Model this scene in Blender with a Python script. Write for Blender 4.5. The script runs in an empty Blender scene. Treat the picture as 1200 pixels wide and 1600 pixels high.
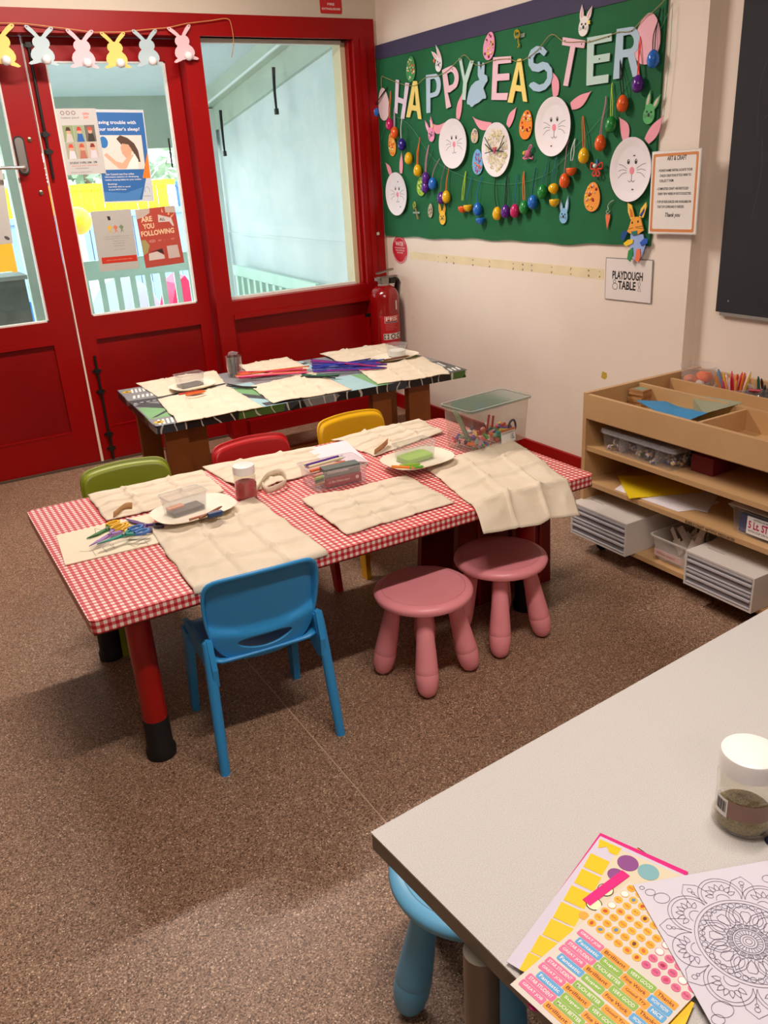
import bpy, bmesh, math, random
from mathutils import Vector, Matrix, noise
from mathutils.geometry import tessellate_polygon
random.seed(7)
PI = math.pi
SC = bpy.context.scene
COL = SC.collection

# ---------------------------------------------------------------- camera
CAM = Vector((-2.78153, -4.65759, 1.46))
MR = ((0.8568445, -0.51261468, -0.05516964), (-0.23885182, -0.29984312, -0.92360376), (0.45691061, 0.80456217, -0.37935788))
FPX = 1313.92
cd = bpy.data.cameras.new('camera'); cam = bpy.data.objects.new('camera', cd); COL.objects.link(cam)
r0, r1, r2 = [Vector(v).normalized() for v in MR]
m = Matrix(((r0.x, -r1.x, -r2.x), (r0.y, -r1.y, -r2.y), (r0.z, -r1.z, -r2.z))).to_4x4()
m.translation = CAM
cam.matrix_world = m
cd.sensor_fit = 'VERTICAL'; cd.sensor_height = 36.0; cd.lens = FPX / 1600 * 36.0; cd.clip_start = 0.02; cd.clip_end = 200
SC.camera = cam
# ---------------------------------------------------------------- view, world, sun, lamps
SC.view_settings.view_transform = 'Standard'; SC.view_settings.look = 'None'
SC.view_settings.exposure = 0.2; SC.view_settings.gamma = 1.0; SC.view_settings.use_curve_mapping = False
SKY_STRENGTH, SUN_STRENGTH, TUBE_FAR, TUBE_NEAR, FILL_REAR = 5.0, 2.0, 52.0, 36.0, 15.0
w = bpy.data.worlds.new('sky'); SC.world = w; w.use_nodes = True
bg = w.node_tree.nodes['Background']; bg.inputs[0].default_value = (0.83, 0.92, 1.0, 1); bg.inputs[1].default_value = SKY_STRENGTH
def lamp(kind, name, loc, energy, color, **k):
    d = bpy.data.lights.new(name, kind); d.energy = energy; d.color = color
    for a, v in k.items(): setattr(d, a, v)
    o = bpy.data.objects.new(name, d); o.location = loc; COL.objects.link(o); return o
s = lamp('SUN', 'sun', (0, 6, 8), SUN_STRENGTH, (1.0, 0.95, 0.86), angle=0.02); s.rotation_euler = (math.radians(38), 0, math.radians(-30))
WARM = (1.0, 0.87, 0.78)
TUBES = [(-1.75, -1.10, TUBE_FAR), (-2.05, -3.95, TUBE_NEAR)]
for i, (x, y, e) in enumerate(TUBES):
    lamp('AREA', 'tube_light', (x, y, 2.585), e, WARM, shape='RECTANGLE', size=1.15, size_y=0.09)
lamp('AREA', 'tube_light', (-3.4, -6.2, 2.585), FILL_REAR, WARM, shape='RECTANGLE', size=1.15, size_y=0.09)  # added fill light behind the viewer, lifts the near floor

# ---------------------------------------------------------------- measuring helpers: photo ray -> point on a real plane
def ray(p):
    a, b = p[0] - 600, p[1] - 800
    return Vector((MR[0][0]*a + MR[1][0]*b + MR[2][0]*FPX, MR[0][1]*a + MR[1][1]*b + MR[2][1]*FPX, MR[0][2]*a + MR[1][2]*b + MR[2][2]*FPX))
def onz(p, z=0.0): d = ray(p); return CAM + d * ((z - CAM.z) / d.z)
def onx(p, x=0.0): d = ray(p); return CAM + d * ((x - CAM.x) / d.x)
def ony(p, y=0.0): d = ray(p); return CAM + d * ((y - CAM.y) / d.y)

# ---------------------------------------------------------------- materials
def srgb(h):
    if isinstance(h, str):
        h = h.lstrip('#'); c = [int(h[i:i+2], 16) / 255 for i in (0, 2, 4)]
    else: c = list(h)
    return tuple(v / 12.92 if v <= 0.04045 else ((v + 0.055) / 1.055) ** 2.4 for v in c) + (1.0,)
_mats = {}
def nt(mt): return mt.node_tree.nodes, mt.node_tree.links
def mat(col, rough=0.5, metal=0.0, var=0.0, scale=8.0, bump=0.0, bscale=60.0, spec=0.5, coat=0.0, var2=None, name=None, sheen=0.0):
    key = (str(col), rough, metal, var, scale, bump, bscale, spec, coat, str(var2), sheen)
    if key in _mats: return _mats[key]
    mt = bpy.data.materials.new(name or 'surface'); mt.use_nodes = True
    N, L = nt(mt); b = N['Principled BSDF']
    c = srgb(col)
    b.inputs['Base Color'].default_value = c
    b.inputs['Roughness'].default_value = rough; b.inputs['Metallic'].default_value = metal
    b.inputs['Specular IOR Level'].default_value = spec; b.inputs['Coat Weight'].default_value = coat
    tc = N.new('ShaderNodeTexCoord')
    nz = N.new('ShaderNodeTexNoise'); nz.inputs['Scale'].default_value = scale; nz.inputs['Detail'].default_value = 5
    L.new(tc.outputs['Object'], nz.inputs['Vector'])
    rp = N.new('ShaderNodeValToRGB'); v = max(var, 0.015)
    rp.color_ramp.elements[0].position = 0.3; rp.color_ramp.elements[1].position = 0.7
    d = srgb(var2) if var2 else tuple(x * (1 - v) for x in c[:3]) + (1,)
    rp.color_ramp.elements[0].color = d
    rp.color_ramp.elements[1].color = c if var2 else tuple(min(1, x * (1 + v)) for x in c[:3]) + (1,)
    L.new(nz.outputs['Fac'], rp.inputs['Fac']); L.new(rp.outputs['Color'], b.inputs['Base Color'])
    if bump:
        n2 = N.new('ShaderNodeTexNoise'); n2.inputs['Scale'].default_value = bscale; n2.inputs['Detail'].default_value = 4
        L.new(tc.outputs['Object'], n2.inputs['Vector'])
        bp = N.new('ShaderNodeBump'); bp.inputs['Strength'].default_value = bump; bp.inputs['Distance'].default_value = 0.004
        L.new(n2.outputs['Fac'], bp.inputs['Height']); L.new(bp.outputs['Normal'], b.inputs['Normal'])
    _mats[key] = mt; return mt
def clear(tint='#ffffff', body=0.10, rough=0.05, name='clear plastic', gl=0.5, bodycol=None):
    key = ('clear', tint, body, rough, gl, bodycol)
    if key in _mats: return _mats[key]
    mt = bpy.data.materials.new(name); mt.use_nodes = True
    N, L = nt(mt); N.remove(N['Principled BSDF']); out = N['Material Output']
    tr = N.new('ShaderNodeBsdfTransparent'); tr.inputs[0].default_value = srgb(tint)
    df = N.new('ShaderNodeBsdfDiffuse'); df.inputs[0].default_value = srgb(bodycol or tint)
    gs = N.new('ShaderNodeBsdfGlossy'); gs.inputs['Roughness'].default_value = rough; gs.inputs[0].default_value = (1, 1, 1, 1)
    m1 = N.new('ShaderNodeMixShader'); m1.inputs[0].default_value = body
    L.new(tr.outputs[0], m1.inputs[1]); L.new(df.outputs[0], m1.inputs[2])
    fr = N.new('ShaderNodeLayerWeight'); pw = N.new('ShaderNodeMath'); pw.operation = 'POWER'; pw.inputs[1].default_value = 3.5; L.new(fr.outputs['Facing'], pw.inputs[0])
    mu = N.new('ShaderNodeMath'); mu.operation = 'MULTIPLY_ADD'; mu.inputs[1].default_value = gl * 0.7; mu.inputs[2].default_value = 0.05 * gl
    L.new(pw.outputs[0], mu.inputs[0])
    m2 = N.new('ShaderNodeMixShader'); L.new(mu.outputs[0], m2.inputs[0]); L.new(m1.outputs[0], m2.inputs[1]); L.new(gs.outputs[0], m2.inputs[2])
    L.new(m2.outputs[0], out.inputs[0]); _mats[key] = mt; return mt
def emit(col, st):
    mt = bpy.data.materials.new('glowing diffuser'); mt.use_nodes = True; b = mt.node_tree.nodes['Principled BSDF']
    b.inputs['Emission Color'].default_value = srgb(col); b.inputs['Emission Strength'].default_value = st; return mt
def mnode(N, L, op, a, b=None, c=None):
    n = N.new('ShaderNodeMath'); n.operation = op
    for i, v in enumerate((a, b, c)):
        if v is None: continue
        if isinstance(v, (int, float)): n.inputs[i].default_value = v
        else: L.new(v, n.inputs[i])
    return n.outputs[0]

# ---------------------------------------------------------------- mesh helpers
def finish(bm, name, mats, parent=None, smooth=False, M=None, uv=False, bev=0.0, segs=2):
    if bev:
        bmesh.ops.bevel(bm, geom=[e for e in bm.edges if e.is_manifold and e.calc_face_angle(0) > 0.5], offset=bev, segments=segs, affect='EDGES', profile=0.5, clamp_overlap=True)
    if M is not None: bmesh.ops.transform(bm, matrix=M, verts=bm.verts)
    bm.normal_update()
    if uv:
        ul = bm.loops.layers.uv.new('UVMap')
        for f in bm.faces:
            n = f.normal
            for l in f.loops:
                c = l.vert.co
                if abs(n.z) > 0.6: q = (c.x, c.y)
                elif abs(n.y) > 0.6: q = (c.x, c.z + 5)
                else: q = (c.z + 5, c.y)
                l[ul].uv = q
    me = bpy.data.meshes.new(name); bm.to_mesh(me); bm.free()
    if not isinstance(mats, (list, tuple)): mats = [mats]
    for x in mats: me.materials.append(x)
    if smooth:
        for p in me.polygons: p.use_smooth = True
        if smooth == 'auto':
            me.set_sharp_from_angle(angle=math.radians(38))
    o = bpy.data.objects.new(name, me); COL.objects.link(o)
    if parent is not None: o.parent = parent
    return o
def tag(o, label, cat, group=None, kind=None):
    if label: o['label'] = label
    if cat: o['category'] = cat
    if group: o['group'] = group
    if kind: o['kind'] = kind
    return o
def thing(name, label, cat, M=None, group=None, kind=None):
    o = bpy.data.objects.new(name, None); COL.objects.link(o); o.empty_display_size = 0.05
    if M is not None:
        if isinstance(M, Matrix): o.matrix_world = M
        else: o.location = M
    return tag(o, label, cat, group, kind)
def struct(o, label=None):
    o['kind'] = 'structure'
    if label: o['label'] = label
    return o
def box(bm, a, b, mi=0):
    x0, y0, z0 = [min(p, q) for p, q in zip(a, b)]; x1, y1, z1 = [max(p, q) for p, q in zip(a, b)]
    v = [bm.verts.new(c) for c in ((x0,y0,z0),(x1,y0,z0),(x1,y1,z0),(x0,y1,z0),(x0,y0,z1),(x1,y0,z1),(x1,y1,z1),(x0,y1,z1))]
    for q in ((3,2,1,0),(4,5,6,7),(0,1,5,4),(1,2,6,5),(2,3,7,6),(3,0,4,7)):
        bm.faces.new([v[i] for i in q]).material_index = mi
    return v
def boxes(name, L, mt, parent=None, bev=0.0, uv=False, M=None, smooth=False):
    bm = bmesh.new()
    for q in L: box(bm, q[0], q[1], q[2] if len(q) > 2 else 0)
    return finish(bm, name, mt, parent, bev=bev, uv=uv, M=M, smooth=smooth)
def prism(bm, loops, z0, z1, mi=0):
    """2D loops (outer, holes...) filled and given the thickness z0..z1"""
    pts = [[Vector((p[0], p[1], 0)) for p in lp] for lp in loops]
    flat = [p for lp in pts for p in lp]
    tris = tessellate_polygon(pts)
    top = [bm.verts.new((p.x, p.y, z1)) for p in flat]; bot = [bm.verts.new((p.x, p.y, z0)) for p in flat]
    for t in tris:
        a, b, c = [flat[i] for i in t]
        if (b - a).cross(c - a).z < 0: t = (t[0], t[2], t[1])
        try:
            f = bm.faces.new([top[i] for i in t]); f.material_index = mi
            f = bm.faces.new([bot[i] for i in reversed(t)]); f.material_index = mi
        except ValueError: pass
    k = 0
    for li, lp in enumerate(pts):
        n = len(lp)
        ar = sum(lp[i].x * lp[(i+1) % n].y - lp[(i+1) % n].x * lp[i].y for i in range(n))
        rev = (ar < 0) != (li > 0)
        for i in range(n):
            a, b = k + i, k + (i + 1) % n
            q = (bot[a], bot[b], top[b], top[a])
            try:
                f = bm.faces.new(q[::-1] if rev else q); f.material_index = mi
            except ValueError: pass
        k += n
def sheet(name, loops, z0, z1, mt, parent=None, smooth=False, M=None):
    bm = bmesh.new(); prism(bm, loops, z0, z1); return finish(bm, name, mt, parent, smooth=smooth, M=M)
def ell(cx, cy, rx, ry, n=24, a0=0.0, rot=0.0):
    out = []
    for i in range(n):
        a = a0 + 2 * PI * i / n; x, y = rx * math.cos(a), ry * math.sin(a)
        out.append((cx + x * math.cos(rot) - y * math.sin(rot), cy + x * math.sin(rot) + y * math.cos(rot)))
    return out
def egg2(cx, cy, rx, ry, n=28, rot=0.0):
    out = []
    for i in range(n):
        a = 2 * PI * i / n; x, y = rx * math.cos(a) * (1 - 0.16 * math.sin(a)), ry * math.sin(a)
        out.append((cx + x * math.cos(rot) - y * math.sin(rot), cy + x * math.sin(rot) + y * math.cos(rot)))
    return out
def rrect(x0, y0, x1, y1, r, n=4):
    out = []
    for cx, cy, a in ((x1-r, y1-r, 0), (x0+r, y1-r, 90), (x0+r, y0+r, 180), (x1-r, y0+r, 270)):
        for i in range(n + 1):
            t = math.radians(a + 90 * i / n); out.append((cx + r * math.cos(t), cy + r * math.sin(t)))
    return out
def ribbon(bm, pts, w, z, closed=False, mi=0):
    n = len(pts); V = []
    for i, p in enumerate(pts):
        a = pts[(i - 1) % n] if (closed or i > 0) else p
        b = pts[(i + 1) % n] if (closed or i < n - 1) else p
        dx, dy = b[0] - a[0], b[1] - a[1]; l = math.hypot(dx, dy) or 1
        nx, ny = -dy / l * w / 2, dx / l * w / 2
        V.append((bm.verts.new((p[0] + nx, p[1] + ny, z)), bm.verts.new((p[0] - nx, p[1] - ny, z))))
    for i in range(n if closed else n - 1):
        a, b = V[i], V[(i + 1) % n]
        f = bm.faces.new((a[1], b[1], b[0], a[0])); f.material_index = mi
def lines(name, L, w, z, mt, parent, M=None):
    bm = bmesh.new()
    for q in L: ribbon(bm, q[0], w, z, q[1] if len(q) > 1 else False)
    return finish(bm, name, mt, parent, M=M)
def lathe(bm, prof, n=32, c=(0, 0, 0), mi=0, sx=1.0, sy=1.0):
    rings = []
    for r, z in prof:
        if r < 1e-5: rings.append([bm.verts.new((c[0], c[1], c[2] + z))])
        else: rings.append([bm.verts.new((c[0] + r * sx * math.cos(2*PI*i/n), c[1] + r * sy * math.sin(2*PI*i/n), c[2] + z)) for i in range(n)])
    for a, b in zip(rings, rings[1:]):
        for i in range(n):
            j = (i + 1) % n
            if len(a) == 1 and len(b) == 1: continue
            if len(a) == 1: q = (a[0], b[j], b[i])
            elif len(b) == 1: q = (a[i], a[j], b[0])
            else: q = (a[i], a[j], b[j], b[i])
            f = bm.faces.new(q[::-1] if False else q); f.material_index = mi
    return rings
def turned(name, prof, mt, parent=None, n=32, M=None, smooth='auto'):
    bm = bmesh.new(); lathe(bm, prof, n); bmesh.ops.recalc_face_normals(bm, faces=bm.faces)
    return finish(bm, name, mt, parent, smooth=smooth, M=M)
def tube(bm, pts, r, n=8, mi=0, cap=True, closed=False):
    pts = [Vector(p) for p in pts]; R = r if isinstance(r, (list, tuple)) else [r] * len(pts)
    rings = []; up = None; m_ = len(pts)
    for i, p in enumerate(pts):
        a = pts[(i-1) % m_] if (closed or i > 0) else p; b = pts[(i+1) % m_] if (closed or i < m_ - 1) else p
        d = (b - a).normalized() if (b - a).length > 1e-9 else Vector((0, 0, 1))
        if up is None: up = d.orthogonal().normalized()
        up = (up - d * up.dot(d)); up = up.normalized() if up.length > 1e-6 else d.orthogonal().normalized()
        s_ = d.cross(up)
        rings.append([bm.verts.new(p + (up * math.cos(2*PI*k/n) + s_ * math.sin(2*PI*k/n)) * R[i]) for k in range(n)])
    prs = list(zip(rings, rings[1:])) + ([(rings[-1], rings[0])] if closed else [])
    for a, b in prs:
        for k in range(n):
            f = bm.faces.new((a[k], a[(k+1) % n], b[(k+1) % n], b[k])); f.material_index = mi
    if cap and not closed:
        bm.faces.new(rings[0][::-1]).material_index = mi; bm.faces.new(rings[-1]).material_index = mi
def tubes(name, L, r, mt, parent=None, n=8, M=None, closed=False):
    bm = bmesh.new()
    for q in L: tube(bm, q, r, n, closed=closed)
    return finish(bm, name, mt, parent, smooth='auto', M=M)
def smoothpts(P, k=6):
    P = [Vector(p) for p in P]; out = []
    for i in range(len(P) - 1):
        p0, p1, p2, p3 = P[max(i-1, 0)], P[i], P[i+1], P[min(i+2, len(P)-1)]
        for j in range(k):
            t = j / k
            out.append(0.5 * ((2*p1) + (p2-p0)*t + (2*p0-5*p1+4*p2-p3)*t*t + (3*p1-p0-3*p2+p3)*t**3))
    out.append(P[-1]); return out
_tc = {}
def textmesh(s, bold=0.0):
    k = (s, bold)
    if k not in _tc:
        c = bpy.data.curves.new('t', 'FONT'); c.body = s; c.offset = bold; c.resolution_u = 3; c.fill_mode = 'FRONT'
        o = bpy.data.objects.new('t', c); me = bpy.data.meshes.new_from_object(o)
        V = [(v.co.x, v.co.y) for v in me.vertices]; F = [tuple(p.vertices) for p in me.polygons]
        bpy.data.objects.remove(o); bpy.data.curves.remove(c); bpy.data.meshes.remove(me); _tc[k] = (V, F)
    return _tc[k]
def addtext(bm, s, x0, y0, x1, y1, z, bold=0.0, mi=0, shear=0.0, keep=False, rot=0.0):
    V, F = textmesh(s, bold)
    if not V: return
    ax, bx = min(v[0] for v in V), max(v[0] for v in V); ay, by = min(v[1] for v in V), max(v[1] for v in V)
    sx, sy = (x1 - x0) / max(bx - ax, 1e-6), (y1 - y0) / max(by - ay, 1e-6)
    vs = []
    for v in V:
        x, y = (v[0] - ax) * sx, (v[1] - ay) * sy
        x += y * shear
        vs.append(bm.verts.new((x0 + x * math.cos(rot) - y * math.sin(rot), y0 + x * math.sin(rot) + y * math.cos(rot), z)))
    for f in F:
        try: bm.faces.new([vs[i] for i in f]).material_index = mi
        except ValueError: pass
def texts(name, L, z, mt, parent, bold=0.0, M=None):
    bm = bmesh.new()
    for q in L: addtext(bm, q[0], q[1], q[2], q[3], q[4], z, bold, **(q[5] if len(q) > 5 else {}))
    return finish(bm, name, mt, parent, M=M)
def frameM(o, ax, ay):
    ax = Vector(ax).normalized(); ay = Vector(ay); ay = (ay - ax * ay.dot(ax)).normalized(); az = ax.cross(ay)
    M_ = Matrix(((ax.x, ay.x, az.x), (ax.y, ay.y, az.y), (ax.z, ay.z, az.z))).to_4x4(); M_.translation = Vector(o); return M_
def Tm(x, y, z, rz=0.0): return Matrix.Translation((x, y, z)) @ Matrix.Rotation(rz, 4, 'Z')
def wallM(p, off=0.0): return frameM((-off, p[1] if len(p) == 3 else p[0], p[-1]), (0, -1, 0), (0, 0, 1))
def leaf(bx, by, tx, ty, w_, n=10, bend=0.0):
    dx, dy = tx - bx, ty - by; l = math.hypot(dx, dy); nx, ny = -dy / l, dx / l; A_, B_ = [], []
    for i in range(n + 1):
        u = i / n; ww = w_ * (0.42 * (1 - u) + math.sin(PI * min(1, u * .96 + .04)) ** .8 * .62) * (1 - u ** 5) / 1.0 / 2; k = bend * math.sin(PI * u) * l
        A_.append((bx + dx * u + nx * (ww + k), by + dy * u + ny * (ww + k))); B_.append((bx + dx * u + nx * (-ww + k), by + dy * u + ny * (-ww + k)))
    return A_ + B_[::-1]
# ================================================================ THE ROOM
def wallmat(name, col, dirt, bump=0.15):
    mt = bpy.data.materials.new(name); mt.use_nodes = True; N, L = nt(mt); b = N['Principled BSDF']; b.inputs['Roughness'].default_value = 0.55
    tc = N.new('ShaderNodeTexCoord'); n1 = N.new('ShaderNodeTexNoise'); n1.inputs['Scale'].default_value = 1.6; n1.inputs['Detail'].default_value = 6
    L.new(tc.outputs['Object'], n1.inputs['Vector'])
    rp = N.new('ShaderNodeValToRGB'); rp.color_ramp.elements[0].color = srgb(dirt); rp.color_ramp.elements[1].color = srgb(col)
    rp.color_ramp.elements[0].position = 0.25; rp.color_ramp.elements[1].position = 0.6; L.new(n1.outputs['Fac'], rp.inputs[0])
    n3 = N.new('ShaderNodeTexNoise'); n3.inputs['Scale'].default_value = 14; n3.inputs['Detail'].default_value = 2
    L.new(tc.outputs['Object'], n3.inputs['Vector'])
    r3 = N.new('ShaderNodeValToRGB'); r3.color_ramp.elements[0].position = 0.745; r3.color_ramp.elements[1].position = 0.80
    r3.color_ramp.elements[0].color = (0, 0, 0, 1); r3.color_ramp.elements[1].color = (0.35, 0.35, 0.35, 1); L.new(n3.outputs['Fac'], r3.inputs[0])
    mx = N.new('ShaderNodeMixRGB'); L.new(r3.outputs[0], mx.inputs[0]); L.new(rp.outputs[0], mx.inputs[1]); mx.inputs[2].default_value = srgb('#9a8878')
    L.new(mx.outputs[0], b.inputs['Base Color'])
    n2 = N.new('ShaderNodeTexNoise'); n2.inputs['Scale'].default_value = 90; L.new(tc.outputs['Object'], n2.inputs['Vector'])
    bp = N.new('ShaderNodeBump'); bp.inputs['Strength'].default_value = bump; bp.inputs['Distance'].default_value = 0.002
    L.new(n2.outputs['Fac'], bp.inputs['Height']); L.new(bp.outputs[0], b.inputs['Normal']); return mt
M_white = wallmat('cream painted plasterboard', '#f2e4d6', '#e9d8c8')
M_beige = wallmat('beige painted wall', '#d9cdbb', '#cfc2b0')
M_red = mat('#940002', 0.42, var=0.10, scale=2.0, bump=0.08, bscale=25, spec=0.3)
M_redwall = mat('#860002', 0.45, var=0.12, scale=3.0, bump=0.10, bscale=30, spec=0.3)
M_black = mat('#16110f', 0.45, var=0.1); M_dark = mat('#0c0b0c', 0.6, var=0.1)
# floor: brown flecked vinyl
mt = bpy.data.materials.new('brown flecked sheet vinyl'); mt.use_nodes = True; N, L = nt(mt); b = N['Principled BSDF']; b.inputs['Roughness'].default_value = 0.42
b.inputs['Specular IOR Level'].default_value = 0.35
tc = N.new('ShaderNodeTexCoord')
vo = N.new('ShaderNodeTexVoronoi'); vo.inputs['Scale'].default_value = 380; L.new(tc.outputs['Object'], vo.inputs['Vector'])
sp = N.new('ShaderNodeSeparateColor'); L.new(vo.outputs['Color'], sp.inputs[0])
rp = N.new('ShaderNodeValToRGB'); rp.color_ramp.interpolation = 'CONSTANT'; e = rp.color_ramp.elements
e[0].position = 0; e[0].color = srgb('#5e4736'); e[1].position = 0.20; e[1].color = srgb('#8a6c56')
for p_, c_ in ((0.42, '#9c7c65'), (0.62, '#b09078'), (0.80, '#957560'), (0.89, '#c8aa90'), (0.97, '#e6d0b8')):
    q = e.new(p_); q.color = srgb(c_)
L.new(sp.outputs[0], rp.inputs[0])
n1 = N.new('ShaderNodeTexNoise'); n1.inputs['Scale'].default_value = 1.3; n1.inputs['Detail'].default_value = 6; L.new(tc.outputs['Object'], n1.inputs['Vector'])
r2_ = N.new('ShaderNodeValToRGB'); r2_.color_ramp.elements[0].color = (0.84, 0.80, 0.78, 1); r2_.color_ramp.elements[1].color = (1.0, 1.0, 1.0, 1)
r2_.color_ramp.elements[0].position = 0.3; r2_.color_ramp.elements[1].position = 0.65
L.new(n1.outputs['Fac'], r2_.inputs[0])
mx = N.new('ShaderNodeMixRGB'); mx.blend_type = 'MULTIPLY'; mx.inputs[0].default_value = 1; L.new(rp.outputs[0], mx.inputs[1]); L.new(r2_.outputs[0], mx.inputs[2])
# weld seam of the vinyl, parallel to the long wall
sx = N.new('ShaderNodeSeparateXYZ'); L.new(tc.outputs['Object'], sx.inputs[0])
dd = mnode(N, L, 'ABSOLUTE', mnode(N, L, 'ADD', sx.outputs[0], 2.03)); lt = mnode(N, L, 'LESS_THAN', dd, 0.0016)
m3 = N.new('ShaderNodeMixRGB'); L.new(lt, m3.inputs[0]); L.new(mx.outputs[0], m3.inputs[1]); m3.inputs[2].default_value = srgb('#c5a98c')
L.new(m3.outputs[0], b.inputs['Base Color'])
bp = N.new('ShaderNodeBump'); bp.inputs['Strength'].default_value = 0.25; bp.inputs['Distance'].default_value = 0.001; L.new(sp.outputs[1], bp.inputs['Height']); L.new(bp.outputs[0], b.inputs['Normal'])
struct(boxes('floor', [((-5.6, -8.0, -0.05), (0.3, 0.22, 0.0))], mt), 'brown flecked vinyl floor with a thin welded seam')
struct(boxes('ceiling', [((-5.6, -8.0, 2.70), (0.3, 0.22, 2.78))], mat('#cfc8bd', 0.8)), 'plain off-white ceiling')
struct(boxes('wall_right', [((0.0, -2.313, 0), (0.22, 0.0, 2.70)), ((0.06, -8.0, 0), (0.22, -2.313, 2.70))], M_white), 'cream plasterboard wall with a small step beside the shelf')
struct(boxes('wall_left', [((-5.6, -8.0, 0), (-5.5, 0.22, 2.70))], mat('#8d8073', 0.8), ), 'unseen dull brown left wall, darkened to cut bounced light')  # out of view; dull brown chosen to cut bounced light
struct(boxes('wall_front', [((-5.6, -8.0, 0), (0.3, -7.9, 2.70))], mat('#8d8073', 0.8)), 'unseen dull brown wall behind the viewer, darkened to cut bounced light')  # also unseen, darkened to keep the bounce low
DX0, DX1, DXG, PX1 = -2.665, -1.15, -1.905, -1.055
WX0, WX1, WZ0, WZ1 = -1.055, -0.176, 0.80, 2.135
HB = 2.125
# the glazed wall: painted timber around the doors and the window, plaster above and at the far end
struct(boxes('wall_back', [((-5.6, 0.0, 2.225), (0.22, 0.16, 2.70)), ((-5.6, 0.0, 0), (DX0 - 0.12, 0.16, 2.225)), ((-0.028, 0.0, 0), (0.0, 0.16, 2.225))], M_beige), 'beige plaster above the red window frame')
struct(boxes('trim_1', [((DX0 - 0.12, -0.018, HB), (-0.028, 0.16, 2.225)),
    ((DX0 - 0.12, -0.018, 0), (DX0, 0.16, HB)), ((DX1, -0.018, 0), (PX1, 0.16, HB)),
    ((WX1 + 0.012, -0.018, 0), (-0.028, 0.16, HB)), ((WX1 - 0.005, 0.012, WZ0), (WX1 + 0.03, 0.10, HB)), ((WX1 + 0.05, -0.028, WZ0 - 0.1), (WX1 + 0.085, -0.01, HB)),
    ((PX1, 0.02, 0.10), (WX1 + 0.02, 0.13, 0.72)), ((PX1, -0.012, 0.72), (WX1 + 0.02, 0.15, WZ0)),
    ((PX1, -0.03, 0.70), (WX1 + 0.03, 0.01, 0.725)),
    ((PX1, 0.0, 0.0), (0.0, 0.05, 0.095)), ((PX1 + 0.005, 0.0, HB - 0.0), (WX1, 0.05, 2.16))], M_red, bev=0.004), 'glossy red timber frame around the doors and window')
struct(boxes('trim_2', [((WX1 - 0.035, 0.055, WZ0), (WX1 - 0.004, 0.15, WZ1 - 0.02))], mat('#d9c9a4', 0.5)), 'cream strip in the window reveal')
struct(boxes('baseboard_right', [((-0.016, -2.31, 0), (0.0, 0.0, 0.088)), ((0.044, -8, 0), (0.06, -2.313, 0.088))], M_red, bev=0.003), 'red skirting board along the cream wall')
struct(boxes('baseboard_back', [((PX1 + 0.02, -0.016, 0.0), (-0.016, 0.0, 0.092))], M_red, bev=0.003), 'red skirting board below the window')
M_pane = clear('#f6fbfa', 0.0, 0.0, 'window glass', 0.35)
w1 = struct(thing('window_1', 'large fixed pane in the red frame', None))
boxes('window_frame', [((WX0, 0.05, WZ0), (WX0 + 0.012, 0.09, WZ1)), ((WX0, 0.05, WZ0), (WX1 - 0.03, 0.09, WZ0 + 0.014)), ((WX0, 0.05, WZ1 - 0.03), (WX1 - 0.03, 0.09, WZ1 - 0.01))], mat('#ece8e0', 0.5), w1)
boxes('pane', [((WX0, 0.066, WZ0), (WX1 - 0.03, 0.071, WZ1))], M_pane, w1)
def door(name, x0, x1, gx0, gx1, label):
    d = struct(thing(name, label, None))
    y0, y1, gz0, gz1 = 0.075, 0.115, 0.805, 2.02
    boxes('stiles_and_rails', [((x0, y0, 0.012), (gx0, y1, HB - 0.004)), ((gx1, y0, 0.012), (x1, y1, HB - 0.004)), ((gx0, y0, gz1), (gx1, y1, HB - 0.004)),
        ((gx0, y0, 0.70), (gx1, y1, gz0)), ((gx0, y0, 0.012), (gx1, y1, 0.20))], M_red, d, bev=0.003)
    boxes('lower_panel', [((gx0 - 0.005, y0 + 0.012, 0.195), (gx1 + 0.005, y1 - 0.006, 0.705))], M_redwall, d)
    boxes('panel_moulding', [((gx0, y0 - 0.006, 0.685), (gx1, y0 + 0.014, 0.703)), ((gx0, y0 - 0.002, 0.195), (gx1, y0 + 0.012, 0.204))], M_red, d, bev=0.003)
    boxes('glazing_bead', [((gx0, y0 + 0.004, gz0), (gx0 + 0.008, y1, gz1)), ((gx1 - 0.008, y0 + 0.004, gz0), (gx1, y1, gz1)), ((gx0, y0 + 0.004, gz0), (gx1, y1, gz0 + 0.008)), ((gx0, y0 + 0.004, gz1 - 0.008), (gx1, y1, gz1))], mat('#e8dcd4', 0.5), d)
    boxes('pane', [((gx0, 0.093, gz0), (gx1, 0.097, gz1))], M_pane, d)
    return d
A = ony((65, 100), 0.08); 
GX0, GX1 = -1.815, -1.225
d1 = door('door_1', DX0 + 0.004, DXG - 0.005, DX0 + 0.10, -2.035, 'red glazed door leaf with a lever handle')
d2 = door('door_2', DXG + 0.004, DX1 - 0.004, GX0, GX1, 'red glazed door leaf with a long black bolt')
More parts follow.
